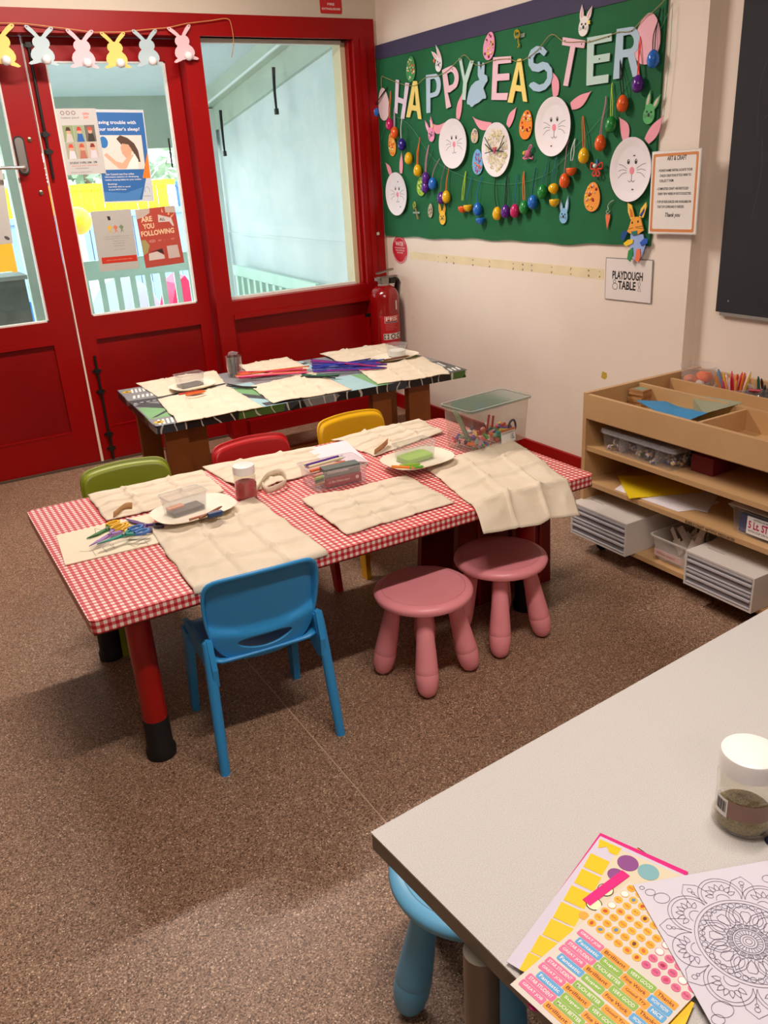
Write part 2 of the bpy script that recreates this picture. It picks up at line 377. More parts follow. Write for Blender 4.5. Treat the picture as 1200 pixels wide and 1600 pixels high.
# handle on door 1
h = ony((34, 243), 0.06)
sheet('handle_plate', [rrect(-0.026, -0.088, 0.026, 0.088, 0.024, 6)], 0, 0.008, mat('#2b2624', 0.4), d1, M=frameM((h.x, 0.075, h.z), (1, 0, 0), (0, 0, 1)))
sheet('handle_cover', [rrect(-0.019, -0.080, 0.019, 0.080, 0.018, 6)], 0.008, 0.014, mat('#b9b4ae', 0.3, 0.9), d1, M=frameM((h.x, 0.075, h.z), (1, 0, 0), (0, 0, 1)))
tubes('lever', [smoothpts([(h.x, 0.066, h.z - 0.055), (h.x, 0.025, h.z - 0.055), (h.x - 0.02, 0.018, h.z - 0.055), (h.x - 0.12, 0.02, h.z - 0.052)], 4)], 0.0085, mat('#c9c4bd', 0.25, 0.9), d1, 10)
for px in ((46, 218), (64, 301)):
    q = ony(px, 0.075); turned('lock_cylinder', [(0.011, 0), (0.011, 0.006), (0.005, 0.009), (0, 0.009)], mat('#8a7b62', 0.3, 0.8), d1, 16, M=frameM((q.x, 0.075, q.z), (1, 0, 0), (0, 0, 1)))
# daylight in the gap between the leaves, painted as a tapering cream strip
bm = bmesh.new(); prism(bm, [[(DXG - .006, .004), (DXG + .008, .004), (DXG + .003, .9), (DXG + .0005, HB - .01), (DXG - .002, HB - .01), (DXG - .003, .9)]], -.004, .012); finish(bm, 'light_gap_strip', mat('#f4dccc', 0.5), d2, M=frameM((0, .076, 0), (1, 0, 0), (0, 0, 1)))
struct(boxes('trim_4', [((DX0, 0.06, 0), (DX1, 0.15, 0.011))], mat('#5c4a3c', .5)), 'low brown threshold added to block light under the doors')  # added to stop sky light leaking under the door leaves
def bolt(pxs, kn):
    P = [ony(p, 0.062) for p in pxs]; a, b_ = P[0], P[1]; x = (a.x + b_.x) / 2
    g = thing('bolt', None, None); g.parent = d2
    bm = bmesh.new(); tube(bm, [(x, 0.062, a.z), (x, 0.062, b_.z)], 0.007, 10)
    finish(bm, 'rod', M_black, g, smooth='auto')
    for k in kn:
        z = ony(k, 0.062).z
        bm = bmesh.new(); prism(bm, [ell(0, 0, 0.026, 0.010, 16)], 0, 0.006); prism(bm, [rrect(-0.013, -0.012, 0.013, 0.012, 0.005)], 0.006, 0.022)
        finish(bm, 'bracket', M_black, g, M=frameM((x, 0.075, z), (1, 0, 0), (0, 0, 1)))
    return g
bolt([(44, 66), (83, 280)], [(44, 70), (68, 210), (74, 237)])
bolt([(147, 556), (178, 716)], [(150, 580), (157, 612), (172, 678), (176, 700)])

# ---------------------------------------------------------------- ceiling lamps (out of frame, they light the room)
for i, (x, y) in enumerate([(-1.75, -1.10), (-2.05, -3.95), (-3.4, -6.2)]):  # the last housing belongs to the added rear fill light
    t = thing('ceiling_lamp', 'white ceiling batten lamp ' + ('near the red doors', 'above the craft table', 'behind the viewer')[i], 'lamp', (x, y, 2.6), 'ceiling battens')
    boxes('housing', [((-0.62, -0.06, 0.02), (0.62, 0.06, 0.10))], mat('#eeeeea', 0.4), t, bev=0.006)
    boxes('diffuser', [((-0.59, -0.05, 0.0), (0.59, 0.05, 0.02))], mat('#f7f4ee', 0.6), t)

# ================================================================ OUTSIDE THE GLASS
M_mint = mat('#d2f2e2', 0.6, var=0.05, scale=5); M_sage = mat('#b9c6b6', 0.6, var=0.06, scale=4)
struct(boxes('trim_3', [((-7, 0.17, -0.05), (0.4, 3.5, -0.01))], mat('#e2ddd2', 0.8, var=0.1)), 'pale porch slab')
gd = boxes('ground', [((-14, 3.5, -0.3), (12, 26, -0.06))], mat('#c9c3b2', 0.9, var=0.2, scale=3)); gd['kind'] = 'structure'; gd['label'] = 'pale play yard ground'
pw = boxes('porch_wall', [((0.22, 0.16, -0.1), (0.30, 3.40, 2.9)), ((0.205, 0.3, 0.955), (0.22, 3.35, 0.972))], mat('#e4ebea', 0.55, var=0.06, scale=2.5, var2='#cfdcdc'))
pw['kind'] = 'structure'; pw['label'] = 'pale painted porch wall with scuff marks'
def zc(y): return 2.38 + 0.158 * (1.73 - y)
bm = bmesh.new()
for (y0, y1) in ((0.16, 3.6),):
    v = [bm.verts.new(c) for c in ((-7, y0, zc(y0)), (0.5, y0, zc(y0)), (0.5, y1, zc(y1)), (-7, y1, zc(y1)), (-7, y0, zc(y0) + .05), (0.5, y0, zc(y0) + .05), (0.5, y1, zc(y1) + .05), (-7, y1, zc(y1) + .05))]
    for q in ((3,2,1,0),(4,5,6,7),(0,1,5,4),(1,2,6,5),(2,3,7,6),(3,0,4,7)): bm.faces.new([v[i] for i in q])
pr = finish(bm, 'porch_ceiling', mat('#d4e2e8', 0.6, var=0.03)); pr['kind'] = 'structure'; pr['label'] = 'pale blue sloping porch ceiling'
bm = bmesh.new()
def slant(bm, x0, x1, y0, y1, dz0, dz1):
    v = [bm.verts.new(c) for c in ((x0, y0, zc(y0)+dz0), (x1, y0, zc(y0)+dz0), (x1, y1, zc(y1)+dz0), (x0, y1, zc(y1)+dz0), (x0, y0, zc(y0)+dz1), (x1, y0, zc(y0)+dz1), (x1, y1, zc(y1)+dz1), (x0, y1, zc(y1)+dz1))]
    for q in ((3,2,1,0),(4,5,6,7),(0,1,5,4),(1,2,6,5),(2,3,7,6),(3,0,4,7)): bm.faces.new([v[i] for i in q])
slant(bm, 0.10, 0.20, 0.17, 3.3, -0.115, 0.0); slant(bm, 0.185, 0.22, 0.17, 3.3, -0.30, -0.115)
ob = finish(bm, 'roof_beam', M_sage); ob['kind'] = 'structure'; ob['label'] = 'sage green beam along the porch wall'
bm = bmesh.new(); slant(bm, 0.085, 0.10, 0.17, 3.3, -0.125, -0.110)
tag(finish(bm, 'conduit', mat('#e9efec', 0.5)), 'thin white conduit under the sage porch beam', 'conduit')
ob = boxes('cross_beam', [((-7, 3.28, 1.72), (0.2, 3.40, 2.16))], M_sage); ob['kind'] = 'structure'; ob['label'] = 'sage green beam at the porch edge'
for nm, px, lab, zb in (('strap', [(428, 112), (432, 172)], 'black hanging strap in the middle of the porch beam', 0.04), ('strap', [(345, 178), (351, 238)], 'black hanging strap at the far end of the porch beam', 0.02)):
    a, b_ = onx(px[0], 0.09), onx(px[1], 0.09); a.z += .03
    bm = bmesh.new(); tube(bm, smoothpts([a, (a + b_) / 2 + Vector((0, zb/4, 0)), b_], 4), [.013 - .0006 * i for i in range(9)], 6)
    t = thing(nm, lab, 'strap', a.copy(), 'porch straps'); o = finish(bm, 'strap_band', M_dark, t, M=Matrix.Translation(-a), smooth='auto')
    boxes('strap_clip', [((-0.012, -0.014, -0.03), (0.012, 0.014, 0.01))], M_black, t, M=Matrix.Translation(b_ - a))
# posts
p = ony((352, 300), 3.3)
tag(boxes('porch_post', [((0.02, 3.24, -0.05), (0.12, 3.36, 2.1))], M_sage, bev=0.005), 'sage porch post beside the white outer wall', 'post')
tag(boxes('drainpipe', [((0.135, 3.2, -0.05), (0.185, 3.26, 2.02))], mat('#dfe6e2', 0.5), bev=0.01), 'white downpipe beside the sage porch post', 'pipe')
q0 = ony((30, 300), 3.0)
tag(boxes('porch_post', [((q0.x - 0.09, 2.84, -0.05), (q0.x + 0.07, 2.96, 2.2))], M_sage, bev=0.005), 'sage porch post seen through the left door leaf', 'post')
# mint railing (porch edge) and short return along the wall
def railing(name, label, a, b_, z0, z1, n, bw=0.045, board=0.15):
    a, b_ = Vector(a), Vector(b_); d = (b_ - a); ln = d.length
    t = thing(name, label, 'railing', frameM(a, d, d.cross(Vector((0, 0, 1))) * -1) if False else Matrix.Translation(a) @ Matrix.Rotation(math.atan2(d.y, d.x), 4, 'Z'))
    boxes('top_rail', [((0, -0.02, z1 - board), (ln, 0.02, z1))], M_mint, t, bev=0.004)
    boxes('bottom_rail', [((0, -0.02, z0), (ln, 0.02, z0 + 0.06))], M_mint, t)
    for i in range(n):
        x = ln * (i + 0.5) / n
        boxes('baluster', [((x - bw / 2, -0.012, z0 + 0.06), (x + bw / 2, 0.012, z1 - board))], M_mint, t)
    return t
yR = 3.0; za = ony((200, 402), yR).z; zb_ = ony((200, 432), yR).z
railing('porch_railing', 'mint green picket railing at the porch edge behind the posters', (-1.55, yR, 0), (-0.22, yR, 0), 0.05, za, 10, 0.05, za - zb_)
railing('porch_railing', 'mint green picket railing seen through the left door leaf', (-2.9, yR, 0), (-1.78, yR, 0), 0.05, za - 0.02, 9, 0.05, 0.16)
tag(boxes('gate_post', [((-0.22, yR - 0.03, -0.05), (-0.10, yR + 0.05, za + 0.06))], M_mint, bev=0.005), 'square mint post at the end of the picket railing', 'post')
bm = bmesh.new()
t = thing('porch_railing', 'mint railing with slanted pickets along the outer wall', 'railing', (0.12, 1.3, -0.05))
za2, zb2 = onx((475, 440), 0.12).z + .05, onx((358, 413), 0.12).z + .05
v = [bm.verts.new(c) for c in ((0, 0, za2 - .09), (.03, 0, za2 - .09), (.03, 1.7, zb2 - .09), (0, 1.7, zb2 - .09), (0, 0, za2), (.03, 0, za2), (.03, 1.7, zb2), (0, 1.7, zb2))]
for q in ((3,2,1,0),(4,5,6,7),(0,1,5,4),(1,2,6,5),(2,3,7,6),(3,0,4,7)): bm.faces.new([v[i] for i in q])
finish(bm, 'top_rail', M_mint, t)
for i in range(12):
    y = 0.08 + i * 0.14; boxes('baluster', [((0.0, y, 0.0), (0.035, y + 0.05, za2 + (zb2 - za2) * y / 1.7 - 0.085))], M_mint, t)
# fences beyond
def fence(name, label, mt_, x0, x1, y, z0, z1, bw=0.14):
    t = thing(name, label, 'fence', (0, y, 0)); n = int((x1 - x0) / bw); L_ = []
    for i in range(n): L_.append(((x0 + i * bw, 0, z0), (x0 + (i + 1) * bw - 0.012, 0.03, z1)))
    boxes('paling_panel', L_, mt_, t); boxes('capping_rail', [((x0, -0.03, z1 - 0.02), (x1, 0.05, z1 + 0.05))], mt_, t); return t
yF = 7.0
def zf(px, y=yF): return ony(px, y).z
fence('yellow_fence', 'bright yellow paling fence across the play yard', mat('#ecc90c', 0.6, var=0.05), -6.0, ony((277, 320), yF).x, yF, 0.2, zf((150, 293)))
fence('blue_fence', 'pale blue paling fence below the yellow boards', mat('#7f9ccc', 0.6, var=0.06), -6.0, 4.0, yF - 0.15, -0.06, zf((200, 335), yF - 0.15))
fence('blue_fence', 'strong blue paling fence past the end of the yellow boards', mat('#3f6fc4', 0.6, var=0.06), ony((277, 320), yF).x + 0.05, 5.0, yF + 0.1, -0.06, zf((270, 290), yF + 0.1))
# hedge and trees beyond the yard: leafy crowns
def crown(name, label, c, r, col, n=420, seed=1):
    rnd = random.Random(seed); bm = bmesh.new()
    for i in range(n):
        d = Vector((rnd.gauss(0, 1), rnd.gauss(0, 1), rnd.gauss(0, 1))).normalized() * (rnd.random() ** 0.35)
        p = Vector((d.x * r[0], d.y * r[1], d.z * r[2]))
        u = Vector((rnd.gauss(0, 1), rnd.gauss(0, 1), rnd.gauss(0, 1))).normalized(); v_ = u.orthogonal().normalized(); s_ = rnd.uniform(0.10, 0.2)
        q = [bm.verts.new(p + u * s_), bm.verts.new(p + v_ * s_ * 0.45), bm.verts.new(p - u * s_), bm.verts.new(p - v_ * s_ * 0.45)]; bm.faces.new(q)
    t = thing(name, label, 'tree', c); finish(bm, 'foliage', mat(col, 0.7, var=0.3, scale=1.5), t)
    bm = bmesh.new(); tube(bm, [(0, 0, -c[2] - 0.05), (0.05, 0, 0)], [0.12, 0.06], 8); finish(bm, 'trunk', mat('#6c5a48', 0.8, var=0.2), t, smooth=True); return t
crown('leafy_tree', 'grey green tree past the yellow fence, behind the posters', (0.6, 10.5, 1.7), (1.3, 0.8, 0.9), '#7f9477', seed=3)
crown('leafy_tree', 'pale green tree above the blue fence', (3.4, 11.8, 1.9), (1.2, 0.8, 1.0), '#93a585', seed=4)
crown('leafy_tree', 'dark green tree seen beside the lever handle', (-2.4, 11.6, 1.6), (1.4, 0.8, 0.8), '#6c8468', seed=5)
# yard toys
q = ony((190, 495), 4.6)
t = thing('play_tunnel', 'pale blue plastic climbing arch on the yard', 'toy', (q.x, 4.6, -0.05))
bm = bmesh.new(); prism(bm, [[(0.42 * math.cos(a * PI / 20), 0.62 * math.sin(a * PI / 20)) for a in range(21)] + [(-0.2, 0), ] + [(-0.2 * math.cos(a * PI / 12) , 0.3 * math.sin(a * PI / 12)) for a in range(1, 12)] + [(0.2, 0)]], -0.25, 0.25)
finish(bm, 'arch', mat('#cddcf0', 0.5), t, M=Matrix.Rotation(PI/2, 4, 'X'))
q = ony((272, 485), 4.0)
t = thing('toy_slide', 'hot pink plastic slide behind the mint pickets', 'toy', (q.x, 4.0, -0.05))
bm = bmesh.new(); prism(bm, [[(-0.10, 0.05), (0.1, 0.05), (0.16, 0.52), (0.10, 0.62), (0.0, 0.55), (-0.1, 0.25)]], -0.2, 0.2); finish(bm, 'slide_body', mat('#e8285c', 0.4), t, M=Matrix.Rotation(PI/2, 4, 'X'), bev=0.02)
q = ony((122, 345), 5.0)
t = thing('play_ring', 'orange and yellow plastic ball on the yard frame', 'toy', (q.x, 5.0, q.z))
bm = bmesh.new(); bmesh.ops.create_icosphere(bm, subdivisions=3, radius=0.14); finish(bm, 'ball', mat('#f2a81c', 0.4), t, smooth=True)
boxes('stand', [((-0.03, -0.03, -q.z - 0.05), (0.03, 0.03, -0.1))], M_mint, t)
q = ony((8, 370), 4.4)
t = thing('toy_tower', 'orange plastic play tower outside the left door leaf', 'toy', (q.x, 4.4, -0.05))
boxes('tower_body', [((-0.35, -0.2, 0.5), (0.02, 0.2, 1.15))], mat('#f59c14', 0.4), t, bev=0.06); boxes('tower_roof', [((-0.4, -0.25, 0), (0.10, 0.25, .5))], mat('#2c7ad0', 0.4), t, bev=0.03)

q = ony((12, 460), 2.4)
t = thing('planter_box', 'dark grey timber planter box outside the left door leaf', 'planter', (q.x, 2.4, -.01))
boxes('planter_body', [((-.45, -.15, 0), (.12, .15, q.z + .12))], mat('#5c625c', .7, var=.15), t, bev=.01); boxes('planter_rim', [((-.47, -.17, q.z + .12), (.14, .17, q.z + .15))], mat('#8c948c', .7), t)
# ================================================================ TABLES
def gingham(scale=0.0178):
    mt = bpy.data.materials.new('red and white gingham oilcloth'); mt.use_nodes = True; N, L = nt(mt); b = N['Principled BSDF']; b.inputs['Roughness'].default_value = 0.45
    uv = N.new('ShaderNodeUVMap'); sp = N.new('ShaderNodeSeparateXYZ'); L.new(uv.outputs[0], sp.inputs[0])
    def st(o):
        f = mnode(N, L, 'FRACT', mnode(N, L, 'DIVIDE', o, scale)); t = mnode(N, L, 'ABSOLUTE', mnode(N, L, 'SUBTRACT', f, 0.5))
        return mnode(N, L, 'SMOOTH_MIN', mnode(N, L, 'MAXIMUM', mnode(N, L, 'MULTIPLY', mnode(N, L, 'SUBTRACT', t, 0.23), 25.0), 0.0), 1.0, 0.01)
    s_ = mnode(N, L, 'MULTIPLY', mnode(N, L, 'ADD', st(sp.outputs[0]), st(sp.outputs[1])), 0.5)
    rp = N.new('ShaderNodeValToRGB'); e = rp.color_ramp.elements; e[0].position = 0.0; e[0].color = srgb('#f6e8dc'); e[1].position = 1.0; e[1].color = srgb('#bd1a26'); q = e.new(0.5); q.color = srgb('#dc6a6c')
    L.new(s_, rp.inputs[0]); L.new(rp.outputs[0], b.inputs['Base Color']); return mt
TZ = 0.518
GX = (-2.536, -0.955); GY = (-2.812, -1.945)
def rbox_cloth(bm, x0, y0, x1, y1, z0, z1, r, mi_top=0, mi_side=0):
    lp = rrect(x0, y0, x1, y1, r, 4); prism(bm, [lp], z0, z1)
t = thing('craft_table', 'low table under a red gingham oilcloth with red tubular legs', 'table', (-1.745, -2.38, 0))
bm = bmesh.new(); rbox_cloth(bm, GX[0] + 1.745, GY[0] + 2.38, GX[1] + 1.745, GY[1] + 2.38, TZ - 0.034, TZ, 0.02)
bmesh.ops.bevel(bm, geom=[e for e in bm.edges if len(e.link_faces) == 2 and abs(e.link_faces[0].normal.z - e.link_faces[1].normal.z) > .5 and max(v.co.z for v in e.verts) > TZ - 0.01 and min(v.co.z for v in e.verts) > TZ - 0.01], offset=0.005, segments=2, affect='EDGES')
o = finish(bm, 'oilcloth_top', gingham(), t, uv=True, smooth='auto'); o['label'] = 'red and white gingham oilcloth'
boxes('table_board', [((GX[0] + 1.75, GY[0] + 2.385, TZ - 0.040), (GX[1] + 1.74, GY[1] + 2.375, TZ - 0.033))], mat('#6b1713', 0.6), t)
M_legred = mat('#a80c08', 0.32, var=0.15, scale=6, bump=0.08)
for i, (x, y) in enumerate([(-2.405, -2.678), (-2.39, -2.075), (-1.06, -2.075), (-1.085, -2.63)]):
    lg = turned('leg', [(0, 0.09), (0.033, 0.09), (0.033, TZ - 0.04), (0, TZ - 0.04)], M_legred, t, 28, M=Matrix.Translation((x + 1.745, y + 2.38, 0)))
    turned('leg_boot', [(0, 0), (0.040, 0), (0.041, 0.022), (0.0355, 0.03), (0.0345, 0.118), (0.033, 0.122)], M_dark, lg, 28, M=Matrix.Translation((x + 1.745, y + 2.38, 0)))
# black road-map table
KZ = 0.50
kA, kB, kC = onz((180, 606), KZ), onz((243, 667), KZ), onz((731, 578), KZ)
kax = (kC - kB).normalized(); kay = Vector((-kax.y, kax.x, 0)); KW = (kC - kB).length; KD = 0.80
KM = frameM((kB.x, kB.y, 0), kax, kay)
t = thing('activity_table', 'low timber table under a street map play cloth', 'table', KM)
mt = bpy.data.materials.new('printed street map cloth edge'); mt.use_nodes = True; N, L = nt(mt); b = N['Principled BSDF']; b.inputs['Roughness'].default_value = 0.4
tc = N.new('ShaderNodeTexCoord'); mp = N.new('ShaderNodeMapping'); mp.inputs['Scale'].default_value = (1, 1, 1); L.new(tc.outputs['Object'], mp.inputs[0])
br = N.new('ShaderNodeTexBrick'); br.inputs['Scale'].default_value = 16; br.inputs['Mortar Size'].default_value = 0.06; br.inputs['Color1'].default_value = srgb('#1b1b1d'); br.inputs['Color2'].default_value = srgb('#2e3136'); br.inputs['Mortar'].default_value = srgb('#0e0e10')
L.new(mp.outputs[0], br.inputs[0])
vo = N.new('ShaderNodeTexVoronoi'); vo.inputs['Scale'].default_value = 9; L.new(mp.outputs[0], vo.inputs['Vector']); sp = N.new('ShaderNodeSeparateColor'); L.new(vo.outputs['Color'], sp.inputs[0])
rp = N.new('ShaderNodeValToRGB'); rp.color_ramp.interpolation = 'CONSTANT'; e = rp.color_ramp.elements; e[0].color = srgb('#202124'); e[1].position = 0.45; e[1].color = srgb('#3b4752')
for p_, c_ in ((0.6, '#4f7a3a'), (0.72, '#17181a'), (0.86, '#8b8f92'), (0.94, '#7c1c1c')): q = e.new(p_); q.color = srgb(c_)
L.new(sp.outputs[0], rp.inputs[0])
wv = N.new('ShaderNodeTexWave'); wv.inputs['Scale'].default_value = 5; wv.inputs['Distortion'].default_value = 9; L.new(mp.outputs[0], wv.inputs[0])
lt = mnode(N, L, 'GREATER_THAN', wv.outputs['Fac'], 0.975); mx = N.new('ShaderNodeMixRGB'); L.new(lt, mx.inputs[0]); L.new(rp.outputs[0], mx.inputs[1]); mx.inputs[2].default_value = srgb('#d9d9d4'); L.new(mx.outputs[0], b.inputs['Base Color'])
M_edge = mt
bm = bmesh.new(); prism(bm, [rrect(0, 0, KW, KD, 0.02)], KZ - 0.035, KZ); finish(bm, 'street_map_cloth', M_edge, t, bev=0.004)
PAL = [mat('#8e9094', 0.45, var=.05), mat('#4a4c50', 0.45), mat('#7fb27c', 0.45, var=.08), mat('#f1f1ec', 0.45), mat('#e3b72c', 0.45), mat('#a9cfd6', 0.45, var=.05), mat('#17181a', 0.45)]
bm = bmesh.new(); zt = KZ + 0.0006
def patch(P, mi, z=zt): 
    f = bm.faces.new([bm.verts.new((p[0], p[1], z)) for p in P]); f.material_index = mi
    if f.normal.z < 0: f.normal_flip()
def stripes(x0, y0, x1, y1, n, mi, z=zt + .0008, sh=0.012):
    for i in range(n):
        a = x0 + (x1 - x0) * i / n; c_ = (x1 - x0) / n * .55; patch([(a, y0), (a + c_, y0), (a + c_ + sh, y1), (a + sh, y1)], mi, z)
patch([(0.004, 0.004), (KW - .004, 0.004), (KW - .004, KD - .004), (0.004, KD - .004)], 0)
patch([(0.01, 0.13), (0.24, 0.13), (0.24, 0.36), (0.01, 0.36)], 2, zt + .0004)
patch([(0.0, 0.40), (0.22, 0.16), (0.29, 0.16), (0.05, 0.46)], 1, zt + .0006); patch([(0.02, 0.15), (0.04, 0.15), (0.2, 0.30), (0.18, 0.32)], 1, zt + .0008)
patch([(0.0, 0.45), (0.25, 0.42), (0.25, 0.50), (0.0, 0.53)], 1, zt + .0006)
stripes(0.02, 0.02, 0.17, 0.10, 8, 3); stripes(0.03, 0.56, 0.2, 0.62, 8, 3); stripes(0.05, 0.68, 0.2, 0.76, 8, 3)
stripes(0.01, 0.455, 0.22, 0.463, 7, 3, zt + .001, 0)
for cx, cy in ((0.03, 0.06), (0.035, 0.72)):
    patch(ell(cx, cy, 0.022, 0.022, 16), 4, zt + .0011); patch(ell(cx, cy, 0.009, 0.009, 10), 6, zt + .0014)
# the strip in the middle: green, pale blue, road
patch([(0.46, 0.0), (0.60, 0.0), (0.60, 0.5), (0.46, 0.5)], 5, zt + .0004); patch([(0.44, 0.22), (0.58, 0.18), (0.56, 0.42), (0.44, 0.44)], 2, zt + .0006)
patch([(0.42, 0.30), (0.45, 0.36), (0.60, 0.12), (0.57, 0.08)], 1, zt + .0008); patch([(0.50, 0.01), (0.62, 0.01), (0.62, 0.07), (0.50, 0.07)], 1, zt + .0008)
patch([(0.92, 0.0), (1.10, 0.0), (1.10, 0.30), (0.92, 0.30)], 5, zt + .0006); patch([(1.06, 0.0), (1.12, 0.0), (1.12, 0.28), (1.06, 0.3)], 2, zt + .0008)
patch([(0.76, 0.55), (1.0, 0.55), (1.0, 0.79), (0.76, 0.79)], 5, zt + .0005); patch([(0.74, 0.62), (1.0, 0.70), (1.0, 0.74), (0.74, 0.66)], 1, zt + .0008); patch([(0.8, .72), (.95, .75), (.93, .79), (.8, .79)], 2, zt + .0008)
patch([(KW - .24, 0.30), (KW - .03, 0.30), (KW - .03, 0.60), (KW - .24, 0.60)], 2, zt + .0005); patch([(KW - .17, 0.0), (KW, 0.0), (KW, 0.28), (KW - .17, 0.28)], 1, zt + .0005)
stripes(KW - .15, 0.03, KW - .01, 0.09, 6, 3); stripes(KW - .20, 0.14, KW - .03, 0.24, 9, 3)
patch([(KW - .26, 0.62), (KW - .02, 0.56), (KW - .02, 0.61), (KW - .26, 0.68)], 1, zt + .0008)
finish(bm, 'street_map_print', PAL, t)
M_timber = mat('#9c5a24', 0.45, var=0.25, scale=5, bump=0.1, var2='#7c4218')
for x, y, wx in ((0.10, 0.10, 0.05), (0.20, 0.15, 0.05), (0.10, 0.66, 0.05), (KW - 0.45, 0.10, 0.05), (KW - 0.25, 0.08, 0.06), (KW - 0.12, 0.66, 0.05)):
    boxes('leg', [((x - wx, y - 0.022, 0), (x + wx, y + 0.022, KZ - 0.036))], M_timber, t, bev=0.004)
boxes('foot_rail', [((0.05, 0.38, 0.10), (KW - 0.05, 0.42, 0.16))], M_timber, t, bev=0.004)

# red slatted stool seen below the table end
M_rw = mat('#7c0806', 0.4, var=0.15, scale=6)
RX, RY = -1.085, -2.50
t = thing('step_stool', 'dark red broad-legged stool tucked under the gingham table end', 'stool', Tm(RX, RY, 0, 0.0))
bm = bmesh.new(); prism(bm, [[(-0.225, 0), (-0.195, 0.40), (-0.03, 0.40), (-0.03, 0)]], 0, 0.025); finish(bm, 'leg', M_rw, t, M=frameM((0, 0, 0), (1, 0, 0), (0, 0, 1)), bev=.003)
bm = bmesh.new(); prism(bm, [[(0.03, 0), (0.03, 0.40), (0.20, 0.40), (0.21, 0)]], 0, 0.025); finish(bm, 'leg', M_rw, t, M=frameM((0, 0, 0), (1, 0, 0), (0, 0, 1)), bev=.003)
bm = bmesh.new(); prism(bm, [[(-0.225, 0), (-0.195, 0.40), (-0.03, 0.40), (-0.03, 0)]], 0, 0.025); finish(bm, 'leg', M_rw, t, M=frameM((0, 0.22, 0), (1, 0, 0), (0, 0, 1)), bev=.003)
bm = bmesh.new(); prism(bm, [[(0.03, 0), (0.03, 0.40), (0.20, 0.40), (0.21, 0)]], 0, 0.025); finish(bm, 'leg', M_rw, t, M=frameM((0, 0.22, 0), (1, 0, 0), (0, 0, 1)), bev=.003)
boxes('seat', [((-0.22, -0.03, 0.40), (0.22, 0.23, 0.425))], M_rw, t, bev=.006)
for x0 in (-.125, .09, .15): boxes('slat', [((x0, -0.031, 0.01), (x0 + .009, -0.024, 0.40))], mat('#a51512', 0.4), t)

